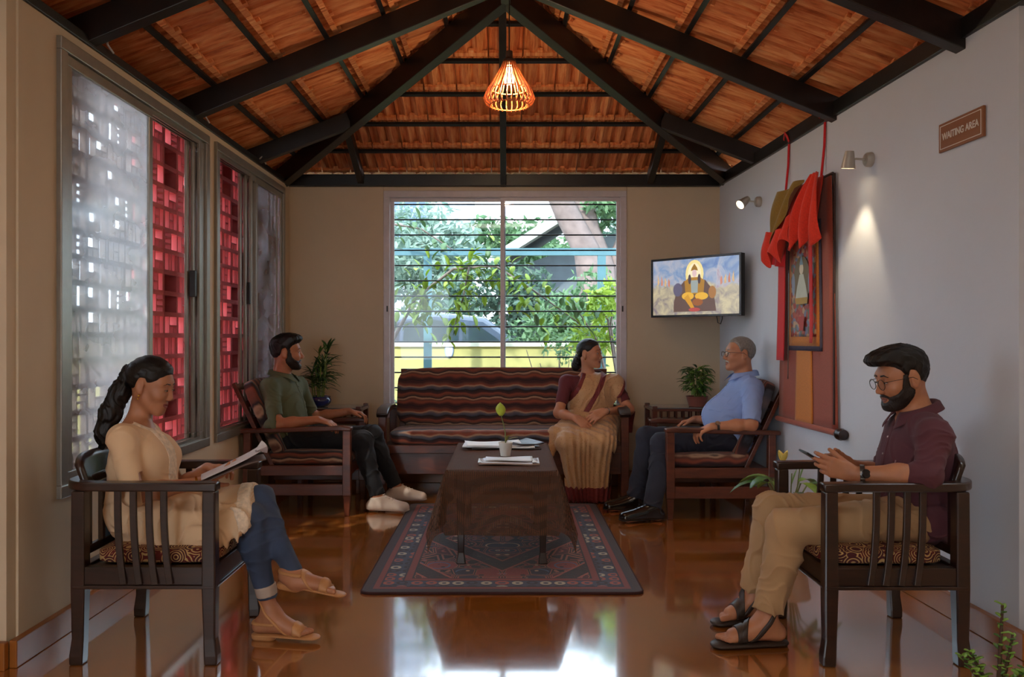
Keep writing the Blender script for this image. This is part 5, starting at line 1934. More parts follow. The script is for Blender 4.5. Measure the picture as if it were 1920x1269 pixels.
# ------------------------------------------------------------ materials for people
def m_skin(name, rgb):
    t = NT(name)
    v = t.coords()
    c = lin(rgb)
    f = t.noise(v, 14, 4)
    t.color(t.ramp(f, [(0.3, (c[0] * .88, c[1] * .84, c[2] * .82)), (0.7, (min(1, c[0] * 1.08), c[1] * 1.06, c[2] * 1.04))]))
    t.set(Roughness=0.48)
    t.b.inputs['Subsurface Weight'].default_value = 0.10
    t.b.inputs['Subsurface Radius'].default_value = (0.010, 0.004, 0.002)
    t.b.inputs['Subsurface Scale'].default_value = 1.0
    t.bump(t.noise(v, 220, 3), 0.06, 0.001)
    return t.m
def m_fabric(name, rgb, var=0.10, weave=260, rough=0.85, sheen=0.05, big=5):
    t = NT(name)
    v = t.coords()
    c = lin(rgb)
    f = t.noise(v, big, 4)
    t.color(t.ramp(f, [(0.3, tuple(x * (1 - var) for x in c)), (0.7, tuple(min(1, x * (1 + var)) for x in c))]))
    t.set(Roughness=rough)
    t.b.inputs['Sheen Weight'].default_value = sheen
    t.bump(t.noise(v, weave, 2), 0.12, 0.0015)
    return t.m
def m_hair(name, rgb):
    t = NT(name)
    v = t.coords((40, 40, 12))
    f = t.noise(v, 5, 5, 0.6, 0.6)
    c = lin(rgb)
    t.color(t.ramp(f, [(0.3, tuple(x * .6 for x in c)), (0.7, tuple(x * 1.5 for x in c))]))
    t.set(Roughness=0.42)
    t.b.inputs['Specular IOR Level'].default_value = 0.35
    t.bump(f, 0.5, 0.003)
    return t.m
SK1 = m_skin('skin_brown', (176, 120, 88))
SK2 = m_skin('skin_warm', (186, 128, 96))
SK3 = m_skin('skin_tan', (172, 112, 80))
HAIR = m_hair('black_hair', (20, 16, 15))
HAIRB = m_hair('dark_brown_hair', (34, 25, 21))
GREY = m_hair('grey_hair', (128, 122, 116))
LIP = mat('lip_rose', (142, 76, 66), 0.4, 0.05)
LIPM = mat('lip_brown', (130, 78, 66), 0.45, 0.05)
EYEW = mat('eye_white', (206, 200, 194), 0.2, 0.02)
IRIS = mat('iris_brown', (30, 18, 14), 0.1, 0.02)
TEETH = mat('teeth', (226, 220, 208), 0.3, 0.02)
LASH = mat('lash_black', (16, 12, 12), 0.6, 0.02)

def eyes(H, parent, lid=0.5, look=(0, 0)):
    """eyeball showing between the lids, dark iris, lash line. lid 1 = lowered gaze"""
    for q in (-1, 1):
        c = H.g(0.0735, q * 0.031, -0.0005)
        fr = (unit(H.f + H.l * look[0] * 1.0 + H.u * look[1]), H.l, H.u)
        m = MB()
        ax = V(fr[0])
        off = woff(parent)
        r = 0.0138 * H.sc
        # visible slit: low almond patch standing just proud of the lid
        pts = []
        n = 14
        hgt = 0.0050 * (1 - lid) + 0.0016
        for i in range(n):
            a = 2 * math.pi * i / n
            l = math.cos(a) * 0.0125; u = math.sin(a) * hgt * (1.0 if math.sin(a) < 0 else 1.15)
            f = 0.0745 + math.sqrt(max(0, 0.0150 ** 2 - l * l - u * u)) - 0.0004
            pts.append(V(H.g(f, q * 0.031 + l, u)) - off)
        cen = V(H.g(0.0745 + 0.0152, q * 0.031, 0)) - off
        m.add([cen] + pts, [(0, i + 1, (i + 1) % n + 1) for i in range(n)])
        e = m.build('eye', EYEW, parent, smooth=80)
        m = MB()
        ir = 0.0058
        pts = []
        for i in range(n):
            a = 2 * math.pi * i / n
            l = math.cos(a) * ir + look[0] * .006; u = max(-hgt, min(hgt * 1.1, math.sin(a) * ir + look[1] * .004))
            f = 0.0745 + math.sqrt(max(0, 0.0156 ** 2 - l * l - u * u))
            pts.append(V(H.g(f, q * 0.031 + l, u)) - off)
        cen = V(H.g(0.0745 + 0.0159, q * 0.031 + look[0] * .006, max(-hgt, min(hgt, look[1] * .004)))) - off
        m.add([cen] + pts, [(0, i + 1, (i + 1) % n + 1) for i in range(n)])
        m.build('iris', IRIS, e, smooth=80)
        m = MB()
        up = []
        for i in range(9):
            a = math.pi * i / 8
            l = math.cos(a) * 0.0135; u = math.sin(a) * hgt * 1.2 + 0.0004
            f = 0.0745 + math.sqrt(max(0, 0.0156 ** 2 - l * l - u * u))
            up.append(V(H.g(f, q * 0.031 + l, u)) - off)
        m.tube(up, 0.0011 * H.sc, 5)
        m.build('lashes', LASH, e)

def neck(H, N, r0=.052, r1=.058):
    a = H.g(-0.028 if H.fem else -0.024, 0, -0.045)
    return [rc(a, A3(N) + A3((0, 0, .005)), r0 * H.sc, r1 * H.sc, .03)]

def hair_cap(H, skin, thick_top=.016, thick_side=.007, front=.062, temple=.030, nape=-.062, burn=-.022, extra=(), strands=.0015, sd=(60, 260, 30), h=.004, name='hair', m=None, parent=None, recede=0.0):
    """hair grown over the skull above the hairline"""
    base = H.skull() + list(extra)
    def fn(p):
        f, l, u = H.loc(p)
        d = ev(base, p)
        d = np.minimum(d, 1.0)
        th = thick_side + (thick_top - thick_side) * np.clip((u - 0.02) / 0.07, 0, 1)
        hl = np.interp(f, [-.12, -.060, -.042, -.024, -.002, .010, .020, .030, .046, .075, .12], [nape, nape, nape * .55, .024, .030, burn * .4 + .012, burn * .4 + .012, temple * .9, temple + .012, front, front + .004])
        hl = hl + recede * np.clip((f - .02) / .05, 0, 1) * np.clip(np.abs(l) / .05, 0, 1)
        reg = (hl - u)
        th = th * np.clip((u - hl) / (.050 if H.fem else .026) + .10, .08, 1)
        ww = .8 * np.sin(f * 60 + u * 40)
        st = strands * (np.sin(f * sd[0] + l * sd[1] + u * sd[2] + ww) + .7 * np.sin(1.7 * (f * sd[0] * .6 + l * sd[1] - u * sd[2]) + 2 * ww) + .5 * np.sin(f * 140 + l * 90 - u * 170))
        return -smin(-(d - th * H.sc + st), -reg * H.sc, .006)
    pr = Prim(H.g(0, 0, .02), .17 * H.sc, fn, 'u', .004)
    return sdf_mesh([pr], h, None, name, m, parent)

def beard(H, skin, parent, m, h=.003, t=.005, top=-.020, full=True, mous=True):
    sk = [q for q in skin if not (q.R < .031 * H.sc and abs((q.c - H.c) @ H.l) > .07 * H.sc)]      # without the ears
    def reg(p):
        f, l, u = H.loc(p)
        a = np.abs(l)
        line = np.interp(f, [-.02, .0, .012, .030, .040, .060, .078, .11], [-.050, -.030, .026, .020, -.030, -.048, -.056, -.060])
        backl = np.interp(u, [-.12, -.07, -.045, -.03, .03], [.030, -.004, -.006, .006, .010])
        jawr = np.maximum(u - line, backl - f)
        jawr = np.maximum(jawr, -(np.sqrt((l / .022) ** 2 + ((u + .068) / .0115) ** 2) - 1) * .010)      # leave the lips free
        jawr = np.maximum(jawr, -.122 - u)
        mo = np.maximum(np.maximum(np.abs(u + .0525 + 9 * l * l) - .0065, a - .030), .07 - f)
        r = jawr
        if mous: r = np.minimum(r, mo)
        if not full: r = mo
        return r * H.sc
    def dz(p): return .0007 * (np.sin(p @ A3((900, 300, 500))) + np.sin(p @ A3((-400, 800, 700))))
    def fn(p):
        d = ev(sk, p); r = reg(p)
        tt = t * np.clip(-r / (.010 * H.sc), .12, 1)          # thins out towards its edge
        return -smin(-(d - tt + dz(p)), -r, .003)
    pr = Prim(H.g(.035, 0, -.045), .112 * H.sc, fn, 'u', .003)
    return sdf_mesh([pr], h, None, 'moustache' if not full else 'beard', m, parent)

def glasses(H, parent, m, round_=True, rim=.0013):
    off = woff(parent)
    g = lambda f, l, u: V(H.g(f, l, u)) - off
    mm = MB()
    for q in (-1, 1):
        w, hh = (.0225, .0205) if round_ else (.0255, .0165)
        ring = []
        for i in range(25):
            a = 2 * math.pi * i / 24
            e = 1.0 if round_ else .62
            cx = math.copysign(abs(math.cos(a)) ** e, math.cos(a)); sy = math.copysign(abs(math.sin(a)) ** e, math.sin(a))
            ring.append(g(.1035 - .10 * abs(q * .033 + cx * w) ** 1.6, q * .033 + cx * w, -.004 + sy * hh))
        mm.tube(ring, rim * H.sc, 6, False)
        mm.tube([g(.098, q * .056, .006), g(.085, q * .070, .008), g(.0, q * .082, .006), g(-.022, q * .083, -.010)], rim * H.sc, 6)
    mm.tube([g(.1025, -.012, .002), g(.106, 0, .006), g(.1025, .012, .002)], rim * H.sc, 6)
    o = mm.build('glasses', m, parent, smooth=70)
    lens = MB()
    for q in (-1, 1):
        w, hh = (.0215, .0195) if round_ else (.0245, .0155)
        pts = [g(.1025 - .10 * abs(q * .033 + math.cos(a) * w) ** 1.6, q * .033 + math.cos(a) * w, -.004 + math.sin(a) * hh) for a in [2 * math.pi * i / 20 for i in range(20)]]
        lens.add(pts, [tuple(range(20))])
    lens.build('lens', M_GLASS, o)
    return o

def collar(N, frm, neckr, parent, m, h, drop=.055, name='collar'):
    """turned-down shirt collar as one cloth strip; frm=(side, front, up)"""
    s, f, t = frm
    N = A3(N) + f * .006
    off = A3(woff(parent))
    q = MB()
    prof = [(-.004, -.030), (.0, .0), (.0015, .010), (.006, .013), (.011, .009), (.015, -.006), (.019, -.020)]
    def fn(u, v):
        a = math.radians(-166 + 332 * u)                    # 0 = nape
        d = -f * math.cos(a) + s * math.sin(a)
        fr = (1 - math.cos(a)) / 2
        k = v * (len(prof) - 1)
        i0 = min(int(k), len(prof) - 2); w = k - i0
        dr = prof[i0][0] * (1 - w) + prof[i0 + 1][0] * w
        dz = prof[i0][1] * (1 - w) + prof[i0 + 1][1] * w
        lap = max(0, k - 3) / 3                              # 0..1 down the fallen part
        pt = max(0, (fr - .72) / .28) ** 1.5
        z = .068 - .056 * fr ** 1.15 + dz - lap * pt * (drop - .018)
        r = neckr + .012 + .008 * fr + dr + lap * (.012 + .012 * fr)
        pos = N + d * r + t * z + s * (math.copysign(1, math.sin(a)) * lap * pt * .020) + f * (lap * pt * .006)
        return V(pos - off)
    q.grid(fn, 44, 18)
    return q.build(name, m, parent, smooth=80, solid=.0028)

def small_sphere(parent, p, r, m, name):
    mm = MB()
    q = V(p) - woff(parent)
    mm.lathe([(0, -r), (r * .7, -r * .7), (r, 0), (r * .7, r * .7), (0, r)], q, 10)
    return mm.build(name, m, parent, smooth=70)

def band(parent, c, axis, r, w, m, name, face=None, fm=None, th=.003):
    """watch / bangle round a limb"""
    mm = MB()
    mm.lathe([(r, -w / 2), (r + th, -w / 2), (r + th, w / 2), (r, w / 2)], V(c) - woff(parent), 24, axis, closed=True)
    o = mm.build(name, m, parent, smooth=40)
    if face is not None:
        m2 = MB()
        fdir = V(face).normalized()
        m2.lathe([(0, 0), (.017, 0), (.018, .003), (.016, .007), (0, .0075)], V(c) - woff(parent) + fdir * (r), 20, fdir)
        m2.build('watch_face', fm, o, smooth=40)
    return o

def project(prims, p, d, far=.25):
    """walk from p along d until the surface is met"""
    p, d = A3(p), unit(d)
    t = 0.0
    for _ in range(60):
        v = float(ev(prims, (p + d * t)[None])[0])
        v = min(v, .05)
        if v < .0006: break
        t += max(v * .7, .0004)
        if t > far: break
    return p + d * t

# ============================================================ 1. woman in the cream tunic (front left)
def woman_tunic():
    root = thing('person', 'woman in a cream tunic and rolled blue jeans, legs crossed, reading a magazine', 'person', (-1.36, 3.47, 0))
    h = .0042
    hd = Head(P(284, 722, 3.47), (math.cos(math.radians(17)), -.06, -math.sin(math.radians(17))), sc=.97, female=True)
    N = P(257, 793, 3.47); Pv = P(268, 962, 3.47)
    shN, shF = P(228, 822, 3.31), P(276, 816, 3.63)
    elN, wrN = P(252, 928, 3.25), P(378, 905, 3.36)
    elF, wrF = P(335, 918, 3.70), P(388, 878, 3.60)
    hipN, hipF = P(278, 972, 3.385), P(282, 968, 3.555)
    knN, anN = P(470, 972, 3.40), P(508, 1150, 3.43)
    knF, anF = P(489, 936, 3.50), P(557, 1088, 3.40)
    hp = hd.prims()
    tp, fr = torso(N, Pv, (0.03, 1, 0), (.150, .096, .165), (.125, .095, .15), (.165, .125, .12), bust=1)
    skin = hp + neck(hd, N, .037, .042) + tp + [rc(shN, shF, .046, .046, .05)]
    skin += arm(shN, elN, wrN, (.042, .035, .033, .023)) + arm(shF, elF, wrF, (.042, .035, .033, .023))
    mgd = unit(P(488, 852, 3.46) - P(385, 897, 3.40))
    hn = hand(wrN, mgd + A3((0, .05, 0)), (0.25, -.35, -1), (0, 1, .1), (10, 14, 8), 4, .92, (0.7, .55, .5), 12)
    hf = hand(wrF, (1, -.28, .08), (-.1, .35, 1), (-.1, -1, .1), (18, 40, 30), 4, .92, (.8, .5, -.3), 12)
    skin += hn + hf
    skin += leg(hipN, knN, anN, (.072, .048, .043, .029)) + leg(hipF, knF, anF, (.072, .045, .041, .029))
    toeN = P(583, 1186, 3.40); toeF = P(632, 1112, 3.36)
    upF = unit((.12, 0, 1))
    skin += foot(anN, 1, (toeN.x, toeN.y, .028), sc=.9) + foot(anF, -1, toeF, sc=.9, up=upF)
    sdf_mesh(skin, h, None, 'body', SK1, root)
    hd.face_parts(root, hp, .0022, HAIR, LIP)
    eyes(hd, root, 0.95, (0, -.6))
    # hair: sleek cap, tail gathered low at the back and falling in waves
    hair_cap(hd, hp, .012, .010, .070, .022, -.052, .006, [], .0008, (30, 60, 220), .004, 'hair', HAIR, root)
    tie = hd.g(-.112, 0, .022)
    T = [hd.g(-.085, 0, .045), tie, P(226, 735, 3.46), P(207, 775, 3.45), P(196, 812, 3.45), P(191, 838, 3.45)]
    rad = [.034, .024, .038, .040, .034, .012]
    tail = [rc(T[i], T[i + 1], rad[i], rad[i + 1], .03) for i in range(5)]
    def wav(p):
        w = 1.6 * np.sin(p[:, 2] * 52) + .8 * np.sin(p[:, 2] * 23 + p[:, 1] * 30)
        return .0020 * np.sin(p[:, 0] * 230 + w * 1.6 + p[:, 2] * 40) + .0018 * np.sin(p[:, 1] * 260 + w * 1.4) + .0016 * np.sin(p[:, 0] * 480 - p[:, 1] * 380 + w * 3)
    sdf_mesh(tail, .004, wav, 'ponytail', HAIR, root)
    band(root, (A3(tie) * .6 + A3(T[0]) * .4), V(T[1]) - V(T[0]), .024, .012, mat('hair_tie_pearl', (200, 190, 170), 0.3), 'hair_tie')
    small_sphere(root, hd.g(.0, -.083, -.045), .006, mat('gold', (196, 150, 70), .25, metal=.9), 'earring')
    small_sphere(root, hd.g(.0, -.083, -.058), .0045, mat('gold', (196, 150, 70), .25, metal=.9), 'earring')
    # tunic
    KUR = m_fabric('cream_tunic_cotton', (222, 186, 148), .06, 300, .85, .04)
    inf = .008
    kt, fr = torso(N, Pv, (0.03, 1, 0), (.150, .096, .165), (.130, .100, .15), (.172, .130, .12), bust=1, inf=inf)
    s, f, t = fr
    K = kt + [rc(shN, shF, .051, .051, .05)]
    cuffN = A3(elN) * .90 + A3(wrN) * .10; cuffF = A3(elF) * .86 + A3(wrF) * .14
    K += [rc(shN, elN, .051, .047, .03), rc(elN, cuffN, .047, .045, .02), rc(shF, elF, .051, .047, .03), rc(elF, cuffF, .047, .045, .02)]
    K += [cut(cuffN, A3(wrN) - A3(elN), .085), cut(cuffF, A3(wrF) - A3(elF), .085)]
    # lap panel over both thighs, ending at the knees, corner falling towards the seat
    K += [rc(hipN, A3(hipN) * .10 + A3(knN) * .90, .100, .074, .05), rc(hipF, A3(hipF) * .04 + A3(knF) * .96, .098, .070, .05),
          rc((A3(hipN) + A3(hipF)) / 2, (A3(knN) + A3(knF)) / 2, .10, .072, .06)]
    lapc = P(395, 985, 3.30)
    K += [rcf(P(300, 1000, 3.29), P(440, 985, 3.30), .055, .050, (0, 1, 0), .35, .05), rcf(P(290, 1018, 3.30), P(405, 1016, 3.28), .030, .022, (0, 1, 0), .45, .04)]
    # neckline opening
    K += [ell(A3(N) + t * .050 - f * .004, (.056, .058, .052), fr, .01, 's'), rcf(A3(N) + f * .052 + t * .016, A3(N) + f * .10 - t * .09, .010, .003, f, 2.5, .006, 's')]
    hem = P(472, 972, 3.40)
    K += [cut(P(486, 950, 3.45), (1, 0, .42), .16, .003)]
    fo = folds(.0045, [((1.0, .2, .8), 60), ((.3, .1, 1), 46)], 1.0)
    def fo2(p):
        e = 0.55 + 0.6 * np.clip((.75 - p[:, 2]) / .2, 0, 1)
        e = e * np.clip(-((p - A3(P(486, 950, 3.45))) @ unit((1, 0, .42))) / .05, 0, 1)
        return fo(p) * e
    tun = sdf_mesh(K, h, fo2, 'tunic', KUR, root)
    # embroidery down the chest and along the hem
    EMB = m_fabric('ivory_embroidery', (226, 204, 178), .18, 90, .8, .04, 60)
    def yoke(p):
        q = p - A3(N)
        a, b, c = q @ s, q @ f, q @ t
        strip = np.maximum(np.abs(a) - .036, np.maximum(c - .0, -.30 - c))
        ring = np.sqrt(a * a + (b - .01) ** 2 + (c - .03) ** 2) - .098
        return np.maximum(np.minimum(strip, ring), .02 - b)
    sdf_mesh([shell(K, .0022, yoke, A3(N) + f * .09 - t * .12, .21, .002, folds(.0007, [((1, .3, .5), 700), ((.2, 1, -.6), 640)], 2))], .0042, fo2, 'embroidery', EMB, root)
    def hemreg(p):
        n_ = unit((1, 0, .42))
        d = (p - A3(P(486, 950, 3.45))) @ n_
        return np.maximum(d, -.05 - d)
    sdf_mesh([shell(K, .0022, hemreg, P(462, 965, 3.45), .20, .002, folds(.0007, [((1, .3, .5), 700), ((.2, 1, -.6), 640)], 2))], .0042, fo2, 'hem_embroidery', EMB, root)
    # jeans
    JEAN = m_fabric('blue_denim', (54, 68, 94), .30, 340, .85, .04, 7)
    cN = A3(knN) * .16 + A3(anN) * .84; cF = A3(knF) * .06 + A3(anF) * .94
    J = leg(hipN, knN, cN, (.080, .057, .053, .040)) + leg(hipF, knF, cF, (.080, .053, .049, .038)) + [ell(Pv, (.165, .12, .11), fr, .05)]
    J += [cut(cN, A3(anN) - A3(knN), .10), cut(cF, A3(anF) - A3(knF), .10)]
    sdf_mesh(J, .005, folds(.0035, [((.3, .2, 1), 110)], 3), 'jeans', JEAN, root)
    CUF = m_fabric('faded_denim_cuff', (178, 160, 146), .15, 300)
    d = unit(A3(anN) - A3(knN))
    cu = [rc(cN - d * .055, cN - d * .014, .0450, .0430, .01), cut(cN - d * .012, d, .09), cut(cN - d * .058, -d, .09)]
    sdf_mesh(cu, .004, None, 'rolled_cuff', CUF, root)
    # sandals
    SAN = mat('tan_leather', (186, 132, 84), .5, .1)
    def sandal(an, toe, up, sc=1.0):
        an, toe, up = A3(an), A3(toe), unit(up)
        dd = toe - an; dd = dd - up * (dd @ up); L = np.linalg.norm(dd); dd /= L
        ss = np.cross(up, dd)
        base = an + up * ((toe - an) @ up)
        so = [rcf(base - dd * .050 - up * .004, base + dd * (L + .004) - up * .004, .030, .036, up, .24, .01),
              rcf(base - dd * .055 - up * .016, base - dd * .005 - up * .016, .028, .028, up, .55, .008)]
        sole = sdf_mesh(so, .0035, None, 'sandal', SAN, root)
        # straps hugging the foot
        ft = skin
        def part(k):
            def reg(p):
                q = p - base
                a, c = q @ dd, q @ up
                r = (np.abs(a - (L - .050)) - .019, np.abs(a - .055 + (c - .03) * .9) - .007, np.maximum(np.abs(c - .048) - .006, a - .03))[k]
                return np.maximum(r, -c - .004)
            return reg
        for k in range(3):
            largest(sdf_mesh([shell(ft, .0035 + .0004 * k, part(k), base + dd * .06 + up * .02, .17, .002)], .003, None, 'strap', SAN, sole))
        b = base + dd * (L - .052) + up * .036
        small_sphere(sole, V(b), .0085, mat('silver_charm', (200, 190, 180), .2, metal=.8), 'charm')
        return sole
    sandal(anN, (toeN.x, toeN.y, .026), (0, 0, 1)); sandal(anF, toeF, upF)
    band(root, A3(wrN) * .92 + A3(elN) * .08, A3(wrN) - A3(elN), .026, .008, mat('gold', (196, 150, 70), .25, metal=.9), 'bangle')
    return root
woman_tunic()

# magazine in her hands
def open_magazine():
    a, b = V(P(378, 900, 3.36)), V(P(490, 850, 3.44))
    t = thing('magazine', 'open magazine with printed pages held by the woman in the cream tunic', 'magazine', tuple((a + b) / 2))
    d = (b - a).normalized(); L = (b - a).length
    s = V((0.10, 1, 0.16)); s = (s - d * s.dot(d)).normalized(); n = d.cross(s)
    PG = m_print('magazine_pages', (206, 198, 200), (150, 110, 108), 24, 70)
    m = MB()
    def fn(u, v):
        x = (u - .5) * L
        y = (v - .42) * .17
        return d * x + s * y + n * (.006 * math.sin(v * 3.1) + .010 * (u ** 4)) + V((0, 0, .008))
    m.grid(fn, 12, 10)
    m.build('page', PG, t, smooth=70, solid=.003)
    m = MB()
    def fn2(u, v):
        x = (u - .5) * (L + .01)
        y = (v - .46) * .19
        return d * x + s * y + n * (-.010 + .006 * math.sin(v * 3.1) - .016 * (u ** 5)) + V((0, 0, .004))
    m.grid(fn2, 12, 10)
    m.build('cover', mat('magazine_back', (86, 70, 66), .4, .2), t, smooth=70, solid=.004)
    m = MB()
    arc = [d * (L * .5 + .006 * math.sin(q * math.pi)) + s * (-.072 + .012 * math.cos(q * 6.28)) + n * (.012 + .028 * q) for q in [i / 8 for i in range(9)]]
    m.sweep(arc, .05, .002, up=tuple(s))
    m.build('curled_page', PG, t, smooth=70)
open_magazine()

# ============================================================ 2. man in the green shirt
LAST_SKIN = []
def clothed_man(root, hd, N, Pv, side, J, skinm, shirtm, pantm, h, shirt, belly=0.0, sleeve=1.0, shirt_hem=.10, pant_r=(.088, .068, .064, .054), shl=.056, seed=0, handspec=(), feet=True, chest=(.170, .112, .17), wrinkle=.0060, hipr=(.170, .130, .12), cuff_cut=None, toes=False, neckr=.054):
    """shared body + shirt + trousers for a seated man; J has shL elL wrL hipL knL anL toeL and the R twins"""
    hp = hd.prims()
    tp, fr = torso(N, Pv, side, chest, (.145, .108, .15), hipr, paunch=belly)
    s, f, t = fr
    skin = hp + neck(hd, N, neckr, neckr + .006) + tp + [rc(J['shL'], J['shR'], .056, .056, .06), rc(A3(N) - t * .03, (A3(J['shL']) + A3(N)) / 2 - t * .006, .045, .050, .05), rc(A3(N) - t * .03, (A3(J['shR']) + A3(N)) / 2 - t * .006, .045, .050, .05)]
    for q in 'LR':
        skin += arm(J['sh' + q], J['el' + q], J['wr' + q], (.050, .043, .040, .028))
        skin += leg(J['hip' + q], J['kn' + q], J['an' + q])
        if feet: skin += foot(J['an' + q], 1 if q == 'R' else -1, J['toe' + q], toes, 1.0)
    for hs in handspec: skin += hand(**hs)
    sdf_mesh(skin, h, None, 'body', skinm, root)
    inf = .014
    tp, _ = torso(N, Pv, side, chest, (.150, .114, .15), (hipr[0] + .006, hipr[1] + .006, hipr[2]), paunch=belly, inf=inf)
    S = tp + [rc(J['shL'], J['shR'], shl + .012, shl + .012, .06), rc(A3(N) - t * .026, (A3(J['shL']) + A3(N)) / 2 - t * .006, .058, .062, .05), rc(A3(N) - t * .026, (A3(J['shR']) + A3(N)) / 2 - t * .006, .058, .062, .05)]
    for q in 'LR':
        sh, el, wr = A3(J['sh' + q]), A3(J['el' + q]), A3(J['wr' + q])
        if sleeve <= 1.0:
            e = sh + (el - sh) * sleeve
            S += [rc(sh, e, shl + .008, shl + .002, .03), cut(e, el - sh, .10)]
        else:
            e = el + (wr - el) * (sleeve - 1.0)
            S += [rc(sh, el, shl + .006, shl - .004, .03), rc(el, e, shl - .004, shl - .012, .02), cut(e, wr - el, .075)]
            # rolled cuff
            S += [rc(e - unit(wr - el) * .045, e - unit(wr - el) * .004, shl - .004, shl - .006, .006)]
    S += [ell(A3(N) + t * .050 + f * .006, (neckr + .008, neckr + .010, .052), fr, .008, 's')]
    S += [rcf(A3(N) + f * .050 + t * .012, A3(N) + f * .095 - t * .055, .018, .003, f, 2.5, .006, 's')]
    fo = folds(wrinkle, [((.8, .5, 1.0), 52), ((-.7, .4, .9), 60), ((.1, .2, 1), 40)], seed)
    lo = A3(Pv) @ A3((0, 0, 1)) - shirt_hem
    def fo2(p): return fo(p) * (0.45 + 0.75 * np.clip((A3(N)[2] - .20 - p[:, 2]) / .18, 0, 1))
    so = sdf_mesh(S + [cut(A3(Pv) - t * shirt_hem, -t, .30)], h, fo2, shirt, shirtm, root)
    collar(A3(N) + t * .002, fr, neckr + .004, root, shirtm, .0028)
    L_ = []
    for q in 'LR':
        c = A3(J['an' + q]) + unit(A3(J['kn' + q]) - A3(J['an' + q])) * (J.get('cuff', .03))
        L_ += leg(J['hip' + q], J['kn' + q], c, pant_r) + [cut(c, A3(J['an' + q]) - A3(J['kn' + q]) , .095)]
    L_ += [ell(Pv, (hipr[0], hipr[1], .115), fr, .06)]
    fp = folds(.0045, [((1, .2, .5), 55), ((.2, .3, 1), 48)], seed + 1)
    sdf_mesh(L_, h, fp, 'trousers', pantm, root)
    root['_'] = 0
    del root['_']
    LAST_SKIN[:] = skin
    return hp, fr, S

def shirt_front(root, S, N, fr, m, n=5, step=.075, start=.05, btn=None, plk=True, h=.004, mm=None):
    s, f, t = fr
    N = A3(N)
    for i in range(n):
        p = project(S, N + f * .30 - t * (start + step * i), -f)
        small_sphere(root, p, .0052, btn, 'button')
    if plk:
        def reg(p):
            q = p - N
            return np.maximum(np.abs(q @ s) - .016, np.maximum((q @ t) + .03, np.maximum(-.40 - (q @ t), .02 - (q @ f))))
        sdf_mesh([shell(S, .0024, reg, N + f * .09 - t * .2, .26, .002)], h, None, 'placket', mm, root)

def sneaker(root, an, toe, m, sole):
    an, toe = A3(an), A3(toe)
    up = A3((0, 0, 1)); d = toe - an; d[2] = 0; L = np.linalg.norm(d); d /= L; s = np.cross(up, d)
    base = A3((an[0], an[1], toe[2]))
    U = [rc(an + up * .0, base - d * .045 + up * .035, .046, .038, .03), rcf(an - up * .005, base + d * (L - .05) + up * .032, .044, .030, s, 1.25, .03), rcf(base - d * .045 + up * .03, base + d * (L - .035) + up * .028, .036, .032, s, 1.3, .03),
         cut(an + up * .018, (up * 1.0 - d * .15), .07, .004), cut(base + up * .014, -up, .25, .003)]
    b = sdf_mesh(U, .004, None, 'shoe', m, root)
    So = [rcf(base - d * .050 + up * .014, base + d * (L - .038) + up * .014, .040, .040, up, .36, .01)]
    sdf_mesh(So, .004, None, 'sole', sole, b)
    ft = U[:3]
    mm = MB()
    for i in range(4):
        c = base + d * (.045 + .024 * i) + up * .12
        pts = []
        for j in range(7):
            q = project(ft, c + s * (.024 * (j / 3 - 1)), -up)
            pts.append(V(q) + V((0, 0, .002)) - V(root.location))
        mm.tube(pts, .0028, 5)
    mm.build('laces', m, b, smooth=70)
    return b

